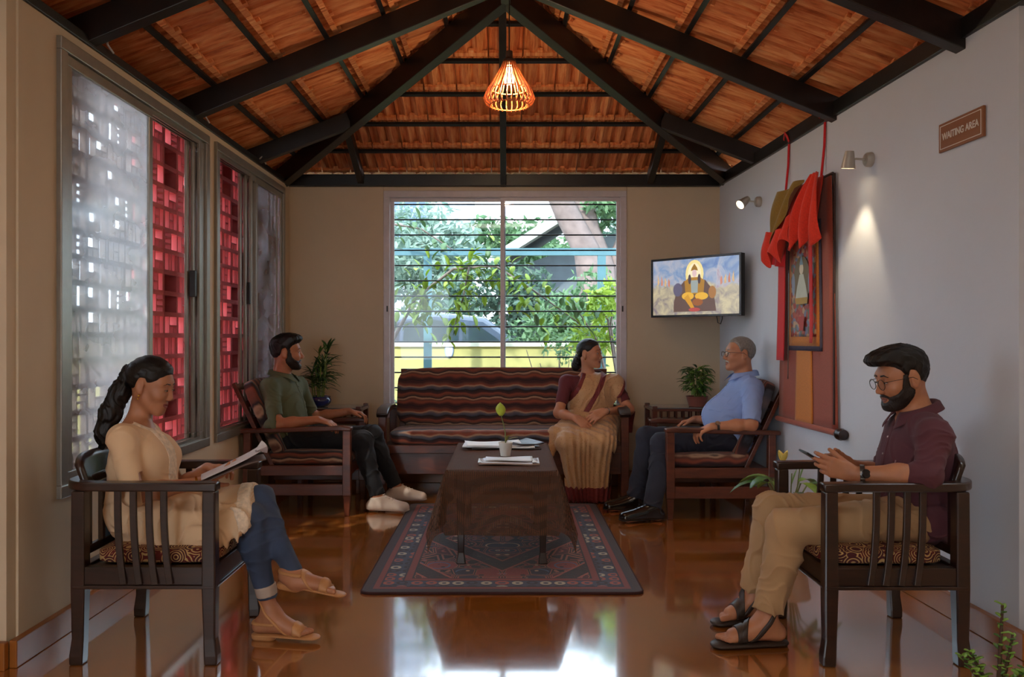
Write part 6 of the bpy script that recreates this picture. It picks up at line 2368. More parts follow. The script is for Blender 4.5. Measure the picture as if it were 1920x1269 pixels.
def man_green():
    root = thing('person', 'bearded man in an olive green shirt and dark jeans, smiling towards the window', 'person', (-1.40, 6.14, 0))
    hd = Head(P(538, 662, 6.14), (.97, .16, .02), sc=1.10)
    N = P(527, 712, 6.14); Pv = P(541, 822, 6.14)
    J = dict(shR=P(506, 727, 5.95), elR=P(519, 797, 5.84), wrR=P(595, 788, 5.84), hipR=P(548, 822, 6.04), knR=P(681, 826, 6.0), anR=P(709, 932, 5.95), toeR=(P(768, 960, 5.92).x, 5.90, .012),
             shL=P(560, 724, 6.34), elL=P(588, 784, 6.44), wrL=P(655, 772, 6.44), hipL=P(553, 818, 6.24), knL=P(700, 816, 6.2), anL=P(744, 912, 6.24), toeL=(P(800, 942, 6.2).x, 6.20, .03), cuff=.03)
    J['anR'] = V((J['anR'].x, J['anR'].y, .095)); J['anL'] = V((J['anL'].x, J['anL'].y, .115))
    SHIRT = m_fabric('olive_green_cotton', (86, 92, 66), .10, 300, .85, .04)
    PANT = m_fabric('black_blue_denim', (18, 21, 29), .25, 320, .85, .04)
    hs = [dict(wr=J['wrR'], d=(1, -.02, -.22), back=(.25, -.15, 1), thumbside=(0, 1, .1), curl=(22, 34, 22), spread=8, sc=1.05, thumb=(.8, .6, -.3)),
          dict(wr=J['wrL'], d=(1, 0, -.15), back=(.2, .1, 1), thumbside=(0, -1, .1), curl=(26, 40, 24), spread=8, sc=1.05, thumb=(.8, .6, -.3))]
    h = .0055
    hp, fr, S = clothed_man(root, hd, N, Pv, (0, 1, 0), J, SK3, SHIRT, PANT, h, 'shirt', sleeve=1.02, seed=2, handspec=hs, shirt_hem=.09)
    hd.face_parts(root, hp, .0028, HAIR, LIPM)
    eyes(hd, root, .4, (.2, 0))
    hair_cap(hd, hp, .018, .006, .062, .036, -.060, -.01, [hd.E((.040, 0, .088), (.045, .056, .020), .03)], .0016, (60, 240, 30), .0045, 'hair', HAIR, root)
    beard(hd, hp, root, HAIRB, .0035, .0055)
    m = MB(); off = V(root.location)
    pts = [V(hd.g(.0895 - 13 * l * l, l, -.0665 + 6 * l * l)) - off for l in (-.016, -.008, 0, .008, .016)]
    m.sweep(pts, .006, .003, up=tuple(hd.f)); m.build('teeth', TEETH, root)
    shirt_front(root, S, N, fr, SHIRT, 5, .078, .07, mat('button_dark', (50, 52, 44), .4), True, .0045, SHIRT)
    WH = mat('white_canvas_shoe', (206, 190, 178), .7, .05); SO = mat('white_rubber_sole', (196, 184, 174), .6, .04)
    sneaker(root, J['anR'], J['toeR'], WH, SO); sneaker(root, J['anL'], J['toeL'], WH, SO)
    return root
man_green()

# ============================================================ 4. older man in the blue shirt
def man_blue():
    root = thing('person', 'older grey-haired man with glasses, light blue short-sleeved shirt and dark trousers', 'person', (1.42, 6.0, 0))
    hd = Head(P(1386, 664, 6.0), (-1, -.10, .03), sc=1.06)
    N = P(1396, 712, 6.0); Pv = P(1374, 822, 6.0)
    J = dict(shL=P(1412, 730, 5.79), elL=P(1408, 797, 5.70), wrL=P(1335, 801, 5.70), hipL=P(1365, 824, 5.90), knL=P(1240, 832, 5.86), anL=P(1222, 950, 5.66), toeL=(P(1160, 975, 5.60).x, 5.58, .012),
             shR=P(1385, 726, 6.20), elR=P(1352, 790, 6.31), wrR=P(1302, 787, 6.31), hipR=P(1362, 822, 6.10), knR=P(1212, 820, 6.10), anR=P(1190, 925, 6.0), toeR=(P(1130, 955, 5.98).x, 5.95, .012), cuff=-.005)
    J['anL'] = V((J['anL'].x, 5.64, .095)); J['anR'] = V((J['anR'].x, 5.98, .095))
    SHIRT = m_fabric('light_blue_cotton', (140, 164, 214), .06, 300, .85, .04)
    PANT = m_fabric('navy_trouser', (30, 34, 50), .15, 300, .8, .04)
    hs = [dict(wr=J['wrL'], d=(-1, -.02, -.35), back=(-.35, -.2, 1), thumbside=(0, 1, .1), curls=[(30, 40, 20), (35, 42, 22), (38, 42, 22), (40, 44, 24)], spread=7, sc=1.05, thumb=(.8, .6, -.3)),
          dict(wr=J['wrR'], d=(-1, .02, -.25), back=(-.25, .2, 1), thumbside=(0, -1, .1), curl=(24, 34, 22), spread=6, sc=1.05, thumb=(.8, .6, -.3))]
    h = .0055
    hp, fr, S = clothed_man(root, hd, N, Pv, (0, -1, 0), J, SK2, SHIRT, PANT, h, 'shirt', belly=.075, sleeve=.90, seed=5, handspec=hs, shirt_hem=.09, pant_r=(.090, .074, .070, .062), wrinkle=.0055, shl=.060)
    hd.face_parts(root, hp, .0028, GREY, LIPM)
    eyes(hd, root, .4, (.0, 0))
    hair_cap(hd, hp, .006, .008, .074, .048, -.058, -.005, [], .0010, (60, 240, 30), .0045, 'hair', GREY, root, recede=.02)
    beard(hd, hp, root, mat('grey_moustache', (170, 164, 158), .7, .1), .003, .006, full=False)
    glasses(hd, root, mat('brown_spectacle', (60, 34, 28), .3), False, .0016)
    shirt_front(root, S, N, fr, SHIRT, 5, .085, .07, mat('button_navy', (44, 54, 84), .4), True, .0045, SHIRT)
    # chest pocket on his left
    s, f, t = fr
    def reg(p):
        q = p - A3(N)
        a, c = q @ s, q @ t
        return np.maximum(np.maximum(np.abs(a - .085) - .052, np.abs(c + .205) - .06), .0 - q @ f)
    sdf_mesh([shell(S, .0028, reg, A3(N) + f * .10 - t * .2 + s * .08, .13, .002)], .0045, None, 'pocket', SHIRT, root)
    LE = mat('black_shoe_leather', (16, 15, 16), .18, .1, coat=.5)
    LS = mat('black_sole', (20, 18, 18), .6)
    for q in 'LR': sneaker(root, J['an' + q], J['toe' + q], LE, LS)
    band(root, A3(J['wrL']) * .86 + A3(J['elL']) * .14, A3(J['wrL']) - A3(J['elL']), .033, .016, mat('watch_strap', (40, 34, 30), .5), 'watch', (-.1, -.8, .8), mat('steel', (190, 182, 170), .2, metal=.8))
    return root
man_blue()

# ============================================================ 5. man in the maroon shirt (front right)
def man_maroon():
    root = thing('person', 'young bearded man in a maroon shirt and khaki trousers looking at a phone', 'person', (1.45, 3.45, 0))
    tl = math.radians(13)
    hd = Head(P(1690, 709, 3.45), (-math.cos(tl), -.08, -math.sin(tl)), sc=1.06)
    N = P(1722, 786, 3.45); Pv = P(1722, 968, 3.45)
    J = dict(shL=P(1752, 820, 3.25), elL=P(1738, 893, 3.17), wrL=P(1598, 889, 3.27), hipL=P(1705, 972, 3.36), knL=P(1472, 990, 3.33), anL=P(1436, 1150, 3.36), toeL=(P(1345, 1200, 3.36).x, 3.34, .026),
             shR=P(1690, 812, 3.64), elR=P(1652, 893, 3.66), wrR=P(1592, 873, 3.50), hipR=P(1700, 968, 3.54), knR=P(1446, 957, 3.58), anR=P(1408, 1110, 3.64), toeR=(P(1342, 1150, 3.64).x, 3.60, .026), cuff=.045)
    J['anL'] = V((J['anL'].x, J['anL'].y, .105)); J['anR'] = V((J['anR'].x, J['anR'].y, .105))
    SHIRT = m_fabric('maroon_cotton', (84, 40, 50), .12, 300, .82, .04)
    PANT = m_fabric('khaki_twill', (172, 138, 100), .08, 300, .85, .04)
    hs = [dict(wr=J['wrL'], d=(-1, .10, .30), back=(.1, -1, -.1), thumbside=(.25, .2, 1), curls=[(22, 34, 20), (30, 36, 20), (34, 40, 22), (40, 42, 22)], spread=4, sc=1.02, thumb=(.75, .45, -.45), tbend=5),
          dict(wr=J['wrR'], d=(-1, -.10, .15), back=(.1, 1, .1), thumbside=(.25, -.2, 1), curls=[(30, 40, 24), (34, 42, 24), (38, 44, 24), (42, 44, 24)], spread=4, sc=1.02, thumb=(.75, .5, -.4), tbend=5)]
    h = .0042
    hp, fr, S = clothed_man(root, hd, N, Pv, (0, -1, 0), J, SK1, SHIRT, PANT, h, 'shirt', sleeve=1.16, seed=7, handspec=hs, shirt_hem=.10, pant_r=(.092, .072, .068, .060), wrinkle=.0065, shl=.056, chest=(.172, .116, .17), toes=True)
    hd.face_parts(root, hp, .0022, HAIR, LIPM)
    eyes(hd, root, .9, (0, -.6))
    hair_cap(hd, hp, .016, .006, .066, .040, -.058, -.01, [hd.E((.040, .004, .092), (.058, .054, .024), .03), hd.E((.092, .006, .080), (.024, .042, .017), .02)], .0016, (60, 330, 50), .0032, 'hair', HAIR, root)
    beard(hd, hp, root, HAIRB, .0028, .0075)
    glasses(hd, root, mat('black_wire', (22, 20, 20), .35, metal=.5), True, .0012)
    shirt_front(root, S, N, fr, SHIRT, 6, .070, .075, mat('button_pale', (190, 176, 172), .3), True, .004, SHIRT)
    s, f, t = fr
    # seam of the breast pocket with a tiny mark
    m = MB()
    p0 = project(S, A3(N) + s * .085 + f * .35 - t * .16, -f); p1 = project(S, A3(N) + s * .085 + f * .35 - t * .19, -f)
    m.tube([V(p0) - V(root.location), V(p1) - V(root.location)], .0035, 6); m.build('pocket_mark', mat('pocket_thread', (150, 116, 124), .6), root)
    # buckled sandals
    skn = list(LAST_SKIN)
    LE = mat('dark_sandal_leather', (48, 36, 30), .45, .2)
    for q, an, toe in (('L', J['anL'], J['toeL']), ('R', J['anR'], J['toeR'])):
        an, toe = A3(an), A3(toe)
        up = A3((0, 0, 1)); d = toe - an; d[2] = 0; L = np.linalg.norm(d); d /= L; sd = np.cross(up, d)
        base = A3((an[0], an[1], toe[2]))
        so = sdf_mesh([rcf(base - d * .055 - up * .012, base + d * (L - .012) - up * .012, .040, .046, up, .30, .01)], .0035, None, 'sandal', LE, root)
        ft = skn
        def part(k):
            def reg(p):
                v = p - base
                a, b, c = v @ d, v @ sd, v @ up
                r = (np.abs(a - (L - .085)) - .017, np.abs(a - (L - .115) - b * .5) - .012, np.abs(a - .045 + (c - .03) * .75) - .011)[k]
                return np.maximum(r, -c - .010)
            return reg
        for k in range(3):
            largest(sdf_mesh([shell(ft, .0045 + .0005 * k, part(k), base + d * .08 + up * .02, .18, .002)], .003, None, 'strap', LE, so))
    band(root, A3(J['wrL']) * .86 + A3(J['elL']) * .14, A3(J['wrL']) - A3(J['elL']), .033, .018, mat('steel_bracelet', (90, 88, 86), .3, metal=.8), 'watch', (0, -1, .2), mat('dark_dial', (34, 34, 38), .15, metal=.4), .004)
    return root
man_maroon()
# phone
a, b = V(P(1503, 845, 3.36)), V(P(1566, 884, 3.38))
t = thing('smartphone', 'dark smartphone held in both hands by the man in maroon', 'phone', tuple((a + b) / 2))
d = (b - a).normalized(); s = V((0, 1, 0)); s = (s - d * s.dot(d)).normalized(); n = d.cross(s).normalized()
if n.z < 0: n = -n
R = Matrix((d, s, n)).transposed()
o = MB().box((0, 0, 0), (.158, .076, .0085)).build('case', mat('phone_case', (30, 30, 34), .35), t, bevel=.0035)
o.matrix_local = R.to_4x4()
o = MB().box((0, 0, .0046), (.148, .068, .0006)).build('screen', emit_mat('phone_screen', (150, 160, 180), .25), t)
o.matrix_local = R.to_4x4()

# ============================================================ 3. woman in the sari
def woman_sari():
    root = thing('person', 'smiling woman in a tan sari with maroon blouse, seated on the sofa', 'person', (.66, 6.60, 0))
    h = .0055
    hd = Head(P(1106, 664, 6.66), (.84, -.54, .02), sc=1.0, female=True)
    N = P(1102, 706, 6.70); Pv = P(1112, 782, 6.70)
    Pv = A3((Pv.x, 6.70, .625))
    side = (1, .22, 0)
    shR, elR, wrR = P(1062, 717, 6.66), P(1048, 775, 6.54), P(1080, 785, 6.36)
    shL, elL, wrL = P(1152, 720, 6.70), P(1179, 769, 6.60), P(1134, 772, 6.38)
    hipR, hipL = A3((Pv[0] - .09, 6.68, .585)), A3((Pv[0] + .09, 6.68, .585))
    knR, knL = A3((P(1062, 812, 6.30).x, 6.30, .455)), A3((P(1134, 815, 6.30).x, 6.30, .455))
    anR, anL = A3((knR[0] + .05, 6.36, .095)), A3((knL[0] - .02, 6.37, .095))
    hp = hd.prims()
    tp, fr = torso(N, Pv, side, (.150, .100, .15), (.135, .105, .12), (.175, .135, .11), bust=1)
    s, f, t = fr
    skin = hp + neck(hd, N, .045, .050) + tp + [rc(shR, shL, .048, .048, .05)]
    skin += arm(shR, elR, wrR, (.044, .040, .035, .024)) + arm(shL, elL, wrL, (.044, .040, .035, .024))
    skin += hand(wrR, (.62, -.25, -.45), (.1, -.9, .45), (.5, .3, .7), (22, 28, 18), 6, .98, (.8, .5, -.3))
    skin += hand(wrL, (-.75, -.30, -.35), (.0, -.85, .55), (-.4, .3, .8), (20, 26, 16), 6, .98, (.8, .5, -.3))
    skin += leg(hipR, knR, anR) + leg(hipL, knL, anL) + foot(anR, 1, (anR[0], 6.24, .016)) + foot(anL, -1, (anL[0], 6.25, .016))
    sdf_mesh(skin, h, None, 'body', SK2, root)
    hd.face_parts(root, hp, .0028, HAIR, LIP)
    eyes(hd, root, .4, (.2, 0))
    hair_cap(hd, hp, .012, .010, .070, .022, -.052, .006, [], .0008, (30, 60, 220), .0045, 'hair', HAIR, root)
    B = [hd.g(-.085, .0, -.02), P(1086, 676, 6.75), P(1080, 686, 6.75), P(1078, 692, 6.74)]
    sdf_mesh([rc(B[0], B[1], .040, .044, .03), rc(B[1], B[2], .044, .036, .03), rc(B[2], B[3], .036, .016, .03)], .0045, lambda p: .0012 * np.sin(p[:, 2] * 260 + p[:, 0] * 190) + .001 * np.sin(p[:, 0] * 330 - p[:, 2] * 90), 'hair_bun', HAIR, root)
    m = MB(); off = V(root.location)
    pts = [V(hd.g(.0900 - 13 * l * l, l, -.0665 + 8 * l * l)) - off for l in (-.017, -.009, 0, .009, .017)]
    m.sweep(pts, .0075, .003, up=tuple(hd.f)); m.build('teeth', TEETH, root)
    GO = mat('gold', (196, 150, 70), .25, metal=.9)
    for q in (-1, 1):
        small_sphere(root, hd.g(.0, q * .082, -.042), .006, GO, 'earring')
    small_sphere(root, hd.g(.089, 0, .034), .0036, mat('bindi_red', (120, 16, 24), .5), 'bindi')
    BL = m_fabric('maroon_blouse', (92, 32, 40), .12, 300, .8, .04)
    SA = NT('tan_printed_sari')
    v = SA.coords()
    vo = SA.n('ShaderNodeTexVoronoi'); vo.inputs['Scale'].default_value = 58; SA.l(v, vo.inputs['Vector'])
    nz = SA.noise(v, 90, 3)
    base = SA.ramp(SA.noise(v, 6, 3), [(.3, lin((172, 128, 86))), (.7, lin((198, 156, 110)))])
    mk = SA.math('LESS_THAN', SA.math('ADD', vo.outputs['Distance'], SA.math('MULTIPLY', nz, .25)), .36)
    col = SA.mixc(SA.math('MULTIPLY', mk, .55), base, lin((138, 88, 56)))
    SA.color(col); SA.set(Roughness=.65); SA.b.inputs['Sheen Weight'].default_value = .3
    SA = SA.m
    MB_ = m_fabric('maroon_zari_border', (112, 34, 34), .25, 120, .6, .04, 60)
    # blouse
    inf = .008
    bt, _ = torso(N, Pv, side, (.150, .100, .15), (.135, .105, .12), (.175, .135, .11), bust=1, inf=inf)
    Bz = bt[:1] + bt[3:] + [rc(shR, shL, .055, .055, .05)]
    for sh, el in ((shR, elR), (shL, elL)):
        e = A3(sh) * .28 + A3(el) * .72
        Bz += [rc(sh, e, .056, .050, .03), cut(e, A3(el) - A3(sh), .075)]
    L = np.linalg.norm(A3(N) - Pv)
    Bz += [ell(A3(N) + t * .02 + f * .05, (.075, .085, .085), fr, .01, 's'), cut(Pv + t * L * .40, -t, .25)]
    sdf_mesh(Bz, h, folds(.003, [((.8, .4, 1), 60)], 4), 'blouse', BL, root)
    # skirt of the sari: wide over the lap, pleats hanging to the floor
    K = [ell(Pv + A3((0, -.01, -.01)), (.205, .165, .115), ((1, 0, 0), (0, 1, 0), (0, 0, 1)), .06),
         rc(hipR, knR + A3((0, -.01, 0)), .115, .085, .06), rc(hipL, knL + A3((0, -.01, 0)), .115, .085, .06), rc((hipR + hipL) / 2, (knR + knL) / 2, .11, .088, .08)]
    mid = (knR + knL) / 2
    for dx, k2 in ((-.115, -.085), (-.06, -.055), (0, -.005), (.06, .045), (.115, .085)):
        K.append(rc(mid + A3((dx, -.015, -.01)), A3((mid[0] + .015 + k2 * 1.15, 6.285, .05)), .078, .060, .05))
    K += [rc(hipR + A3((-.05, -.02, .0)), A3(P(1040, 815, 6.42)), .085, .050, .06), rc(A3(P(1040, 815, 6.42)), A3(P(1034, 850, 6.36)), .050, .030, .05)]
    K += [cut((mid[0], 6.3, .016), (0, 0, -1), .45, .003)]
    K += [cut((.7, 6.3, .50), (0, 0, -1), 0.0001)]
    def pleat(p):
        z = np.clip((.62 - p[:, 2]) / .3, 0, 1)
        th = (p[:, 0] - mid[0]) / (.55 + .35 * np.clip(p[:, 2] / .6, 0, 1))
        return (.007 + .005 * np.sin(p[:, 0] * 23 + 2)) * z * np.sin(th * 118 + 2.2 * np.sin(p[:, 2] * 5) + 1.3 * np.sin(p[:, 0] * 31)) + .004 * np.sin(p[:, 0] * 60 + p[:, 1] * 70 + p[:, 2] * 30)
    sk = sdf_mesh(K, h, pleat, 'sari_skirt', SA, root)
    def hemr(p): return np.maximum(p[:, 2] - .125, .01 - p[:, 2])
    sdf_mesh([shell(K, .003, hemr, (mid[0], 6.29, .08), .30, .002)], h, pleat, 'sari_border', MB_, root)
    # pallu: band from the right waist over the left shoulder
    base = bt + [rc(shR, shL, .055, .055, .05), rc(shL, A3(shL) * .65 + A3(elL) * .35, .060, .066, .04)]
    dg = unit(s * .62 + t * .78)
    w0 = A3(N) + f * .05
    nrm = unit(s * .78 - t * .62)               # across the band, towards her lower left
    def across(p): return (p - w0) @ nrm
    def pal(p):
        a = across(p)
        q = p - A3(N)
        return np.maximum(np.maximum(-.065 - a, a - .27), np.maximum(-(q @ f) - .04, -.50 - (q @ t)))
    fol = folds(.0045, [(tuple(nrm), 95), (tuple(nrm + dg * .15), 60)], 3)
    c0 = A3(N) - t * .15 + f * .05
    sdf_mesh([shell(base, .016, pal, c0, .42, .004, fol)], h, None, 'sari_drape', SA, root)
    def bd1(p):
        a = across(p); return np.maximum(pal(p), np.abs(a + .052) - .015)
    def bd2(p):
        a = across(p); return np.maximum(pal(p), np.abs(a - .088) - .020)
    def bd3(p):
        a = across(p); return np.maximum(np.maximum(np.abs(a - .262) - .011, -(p - A3(N)) @ f - .04), -.2 - (p - A3(N)) @ t)
    sdf_mesh([shell(base, .0185, bd1, c0, .42, .003, fol), shell(base, .0195, bd2, c0, .42, .003, fol), shell(base, .018, bd3, c0, .42, .003, fol)], h, None, 'sari_border', MB_, root)
    band(root, A3(wrL) * .93 + A3(elL) * .07, A3(wrL) - A3(elL), .027, .010, mat('silver_bangle', (190, 180, 168), .25, metal=.8), 'bangle')
    # loose end of the sari hanging over the sofa arm
    m = MB()
    def fn(u, v):
        return V(P(1172 + 16 * v, 772 + 40 * u, 6.72 + .08 * v)) - off + V((.012 * math.sin(8 * v + 3 * u), .03 * math.sin(3 * u), 0))
    m.grid(fn, 10, 8)
    m.build('sari_end', MB_, root, smooth=80, solid=.006)
    return root
woman_sari()
# ------------------------------------------------------------ outside: lane, wall, car, trees seen through the window
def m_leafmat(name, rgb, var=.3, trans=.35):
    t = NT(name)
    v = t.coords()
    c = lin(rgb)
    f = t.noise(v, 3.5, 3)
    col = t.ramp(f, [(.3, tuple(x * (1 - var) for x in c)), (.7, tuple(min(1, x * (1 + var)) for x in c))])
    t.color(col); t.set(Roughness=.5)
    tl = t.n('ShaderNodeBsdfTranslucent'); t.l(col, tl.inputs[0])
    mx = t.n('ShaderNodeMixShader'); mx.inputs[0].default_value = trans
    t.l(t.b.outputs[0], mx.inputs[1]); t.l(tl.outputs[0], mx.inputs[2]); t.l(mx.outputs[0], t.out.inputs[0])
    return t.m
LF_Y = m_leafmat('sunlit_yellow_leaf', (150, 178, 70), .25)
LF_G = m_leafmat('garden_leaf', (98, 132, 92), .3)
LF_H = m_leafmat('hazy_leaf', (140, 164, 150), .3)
LF_D = m_leafmat('dark_leaf', (92, 120, 104), .3)
BARK = mat('tree_bark', (128, 112, 108), .9, .25, 5, .5, 30)
TWIG = mat('grey_twig', (120, 108, 104), .9, .2)

def foliage(name, parent, c, r, n, size, m, seed, squash=1.0, hollow=.35):
    g = np.random.default_rng(seed)
    d = g.normal(size=(n, 3)); d /= np.linalg.norm(d, axis=1)[:, None]
    rad = (hollow + (1 - hollow) * g.random(n) ** .5)[:, None]
    # clumps
    nb = max(4, n // 120)
    bc = g.normal(size=(nb, 3)); bc /= np.linalg.norm(bc, axis=1)[:, None]; bc *= (.45 + .4 * g.random(nb))[:, None]
    pick = g.integers(0, nb, n)
    p = bc[pick] + d * rad * .38
    p = p * A3(r) + A3(c)
    a = g.normal(size=(n, 3)); a[:, 2] -= .5; a /= np.linalg.norm(a, axis=1)[:, None]
    b = np.cross(a, g.normal(size=(n, 3))); b /= np.linalg.norm(b, axis=1)[:, None] + 1e-9
    nn = np.cross(a, b)
    L = (size * (.6 + .8 * g.random(n)))[:, None]
    W = L * .42
    v = np.stack([p, p + a * L * .45 + b * W * .5 + nn * W * .12, p + a * L, p + a * L * .45 - b * W * .5 + nn * W * .12], 1).reshape(-1, 3)
    me = bpy.data.meshes.new(name)
    off = A3(parent.location)
    me.from_pydata((v - off).tolist(), [], [(4 * i, 4 * i + 1, 4 * i + 2, 4 * i + 3) for i in range(n)])
    me.materials.append(m)
    o = bpy.data.objects.new(name, me); COL.objects.link(o); o.parent = parent
    o['kind'] = 'stuff'
    return o
def tubes(name, parent, lines, m):
    q = MB()
    off = V(parent.location)
    for pts, r in lines:
        q.tube([V(p) - off for p in pts], r, 8)
    return q.build(name, m, parent, smooth=70)

# boundary wall
M_YEL = mat('yellow_wall_paint', (176, 170, 108), .8, .1, 3, .1)
m = MB(); m.bb((-9, 10.0, -.3), (9, 10.14, 1.15)); o = m.build('wall_boundary', M_YEL)
struct(o, 'pale yellow garden wall along the lane')
m = MB(); m.bb((-9, 9.97, 1.15), (9, 10.17, 1.20)); m.build('coping', mat('coping_white', (208, 206, 190), .8, .08), o)
t = thing('wall_plaque', 'small white oval plaque on the yellow garden wall', 'plaque', tuple(P(842, 657, 9.99)))
m = MB(); m.prism([(.055 * math.cos(a), .10 * math.sin(a)) for a in [k * math.pi / 10 for k in range(20)]], (0, 0, 0), (1, 0, 0), (0, 0, 1), (0, .012, 0)); m.build('rim', mat('plaque_blue', (110, 140, 176), .5), t)
m = MB(); m.prism([(.045 * math.cos(a), .088 * math.sin(a)) for a in [k * math.pi / 10 for k in range(20)]], (0, -.004, 0), (1, 0, 0), (0, 0, 1), (0, .004, 0)); m.build('plate', mat('plaque_white', (214, 218, 224), .5), t)

# teal frame
M_TEAL = mat('teal_paint', (84, 124, 136), .6, .1)
t = thing('teal_frame', 'teal steel frame of posts and a beam in the garden', 'frame', (0, 9.3, -.21))
for px in (802, 1128):
    p = P(px, 600, 9.3)
    MB().bb((p.x - .045, -.026, -.0), (p.x + .045, .026, 2.39)).build('post', M_TEAL, t)
MB().bb((-2.2, -.03, 2.39), (2.2, .03, 2.47)).build('beam', M_TEAL, t)

# car
def car():
    t = thing('car', 'dark grey hatchback parked in the lane behind the yellow wall', 'car', (0, 12.6, -.21))
    PAINT = mat('car_paint_grey', (70, 82, 100), .25, .05, coat=.8)
    GL = mat('car_window', (44, 58, 64), .05, .1, coat=1.0)
    # profile in x (rear at +), z
    low = [(.32, .30), (.36, .62), (.30, .98), (.16, 1.08), (-3.2, 1.06), (-3.9, .92), (-4.0, .5), (-3.9, .28)]
    m = MB(); m.prism(low, (0, -.86, 0), (1, 0, 0), (0, 0, 1), (0, 1.72, 0)); m.build('body', PAINT, t, bevel=.05, seg=3)
    cab = [(.20, 1.05), (.0, 1.55), (-.30, 1.76), (-1.0, 1.84), (-1.7, 1.78), (-2.5, 1.36), (-2.85, 1.05)]
    m = MB(); m.prism(cab, (0, -.72, 0), (1, 0, 0), (0, 0, 1), (0, 1.44, 0)); m.build('cabin', PAINT, t, bevel=.07, seg=3)
    for w in ([(.0, 1.12), (-.10, 1.44), (-.36, 1.62), (-.62, 1.66), (-.62, 1.12)], [(-.68, 1.12), (-.68, 1.67), (-1.05, 1.73), (-1.45, 1.70), (-1.50, 1.12)], [(-1.56, 1.12), (-1.52, 1.69), (-1.75, 1.64), (-2.45, 1.24), (-2.55, 1.12)]):
        m = MB(); m.prism(w, (0, -.735, 0), (1, 0, 0), (0, 0, 1), (0, .012, 0)); m.build('side_window', GL, t)
    m = MB(); m.bb((.24, -.84, .82), (.345, -.60, 1.02)); m.build('tail_light', mat('tail_light_red', (200, 40, 36), .2), t, bevel=.02)
    m = MB(); m.bb((-2.1, -.87, 1.00), (-.2, -.855, 1.03)); m.build('side_trim', mat('chrome', (200, 204, 208), .2, metal=.9), t)
    for x in (-.35, -3.1):
        m = MB(); m.lathe([(0, 0), (.30, 0), (.32, .05), (.32, .18), (.20, .20), (0, .19)], (x, -.88, .32), 24, (0, 1, 0)); m.build('wheel', mat('tyre', (24, 24, 26), .8), t, smooth=40)
    m = MB(); m.bb((-2.05, -.98, 1.10), (-1.85, -.86, 1.22)); m.build('mirror', PAINT, t, bevel=.03)
car()

# neighbour's pale house and grey shed roof
t = thing('pale_house', 'bluish white house far behind the trees', 'building', (-3.2, 22, 0))
HW = mat('house_white', (196, 208, 224), .8, .05)
MB().bb((-5, 0, -.2), (2.2, 5, 6.2)).build('wall', HW, t)
m = MB(); m.prism([(-5.4, 6.2), (2.6, 6.2), (.8, 7.6), (-3.6, 7.6)], (0, -.4, 0), (1, 0, 0), (0, 0, 1), (0, 5.8, 0)); m.build('roof', mat('house_roof', (130, 140, 156), .8), t)
for x in (-1.6, .6):
    f = MB().bb((x - .5, -.04, 3.4), (x + .5, .0, 5.0)).build('window', mat('house_window', (90, 110, 130), .2), t)
t = thing('grey_shed', 'grey shed with a sloping roof behind the big tree', 'building', (1.6, 15.5, 0))
m = MB(); m.prism([(-1.7, -.2), (3.2, -.2), (3.2, 3.4), (1.0, 3.4), (-1.5, 2.55)], (0, 0, 0), (1, 0, 0), (0, 0, 1), (0, 3, 0)); m.build('wall', mat('shed_wall', (110, 120, 128), .8), t)
m = MB(); m.bar((-1.9, -.5, 2.62), (.55, -.5, 4.15), .5, .16, (0, 0, 1)); m.build('roof_board', mat('shed_board', (176, 180, 176), .7), t)
m = MB(); m.add([(-1.9, -.3, 2.65), (.55, -.3, 4.2), (.55, 3.2, 4.2), (-1.9, 3.2, 2.65)], [(0, 1, 2, 3)]); m.build('roof', mat('shed_roof', (110, 118, 122), .8), t, solid=.06)
m = MB(); m.add([(.5, -.3, 4.2), (3.4, -.3, 2.9), (3.4, 3.2, 2.9), (.5, 3.2, 4.2)], [(0, 1, 2, 3)]); m.build('roof', mat('shed_roof', (110, 118, 122), .8), t, solid=.06)

# big tree on the right: two leaning trunks
t = thing('big_tree', 'big grey-barked tree with two leaning trunks right of the window bar', 'tree', (1.6, 13.6, -.2))
tubes('trunk', t, [([P(1135, 700, 13.6), P(1118, 560, 13.6), P(1100, 470, 13.6), P(1062, 400, 13.5), P(1030, 330, 13.4)], [.34, .27, .22, .20, .17]), ([P(1140, 640, 13.7), P(1128, 500, 13.8), P(1104, 430, 13.9), P(1086, 330, 14)], [.26, .22, .18, .15]), ([P(1150, 560, 13.8), P(1165, 470, 14), P(1200, 380, 14)], [.18, .16, .12])], BARK)
foliage('leaves', t, (1.9, 14.2, 3.75), (1.5, 1.2, .55), 1000, .20, LF_G, 3)

k = 0
for c, r, n, s, mm, lab in [
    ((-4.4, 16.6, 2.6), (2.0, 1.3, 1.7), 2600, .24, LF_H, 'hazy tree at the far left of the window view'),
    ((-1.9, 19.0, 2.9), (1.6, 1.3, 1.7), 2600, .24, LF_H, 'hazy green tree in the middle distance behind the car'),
    ((.2, 21.6, 3.7), (1.9, 1.4, 1.2), 2400, .24, LF_G, 'leafy tree behind the middle window bar'),
    ((2.9, 20.8, 2.8), (1.6, 1.2, 1.9), 2400, .24, LF_D, 'dark tree at the far right of the window view'),
    ((-.1, 14.4, 1.75), (1.3, .55, .95), 2000, .17, LF_D, 'dark bush just behind the parked car'),
    ((1.1, 11.6, 1.45), (1.0, .6, .75), 2000, .13, LF_G, 'dense green bush right of the car'),
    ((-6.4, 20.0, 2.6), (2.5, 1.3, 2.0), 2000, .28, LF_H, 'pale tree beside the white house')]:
    t = thing('tree', lab, 'tree', (c[0], c[1], -.2), group='trees beyond the garden wall')
    tubes('trunk', t, [([(c[0], c[1], -.2), (c[0] + .1, c[1], c[2] * .6), (c[0], c[1], c[2] + r[2] * .4)], [.12, .09, .04])], BARK)
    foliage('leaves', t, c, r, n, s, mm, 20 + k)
    k += 1

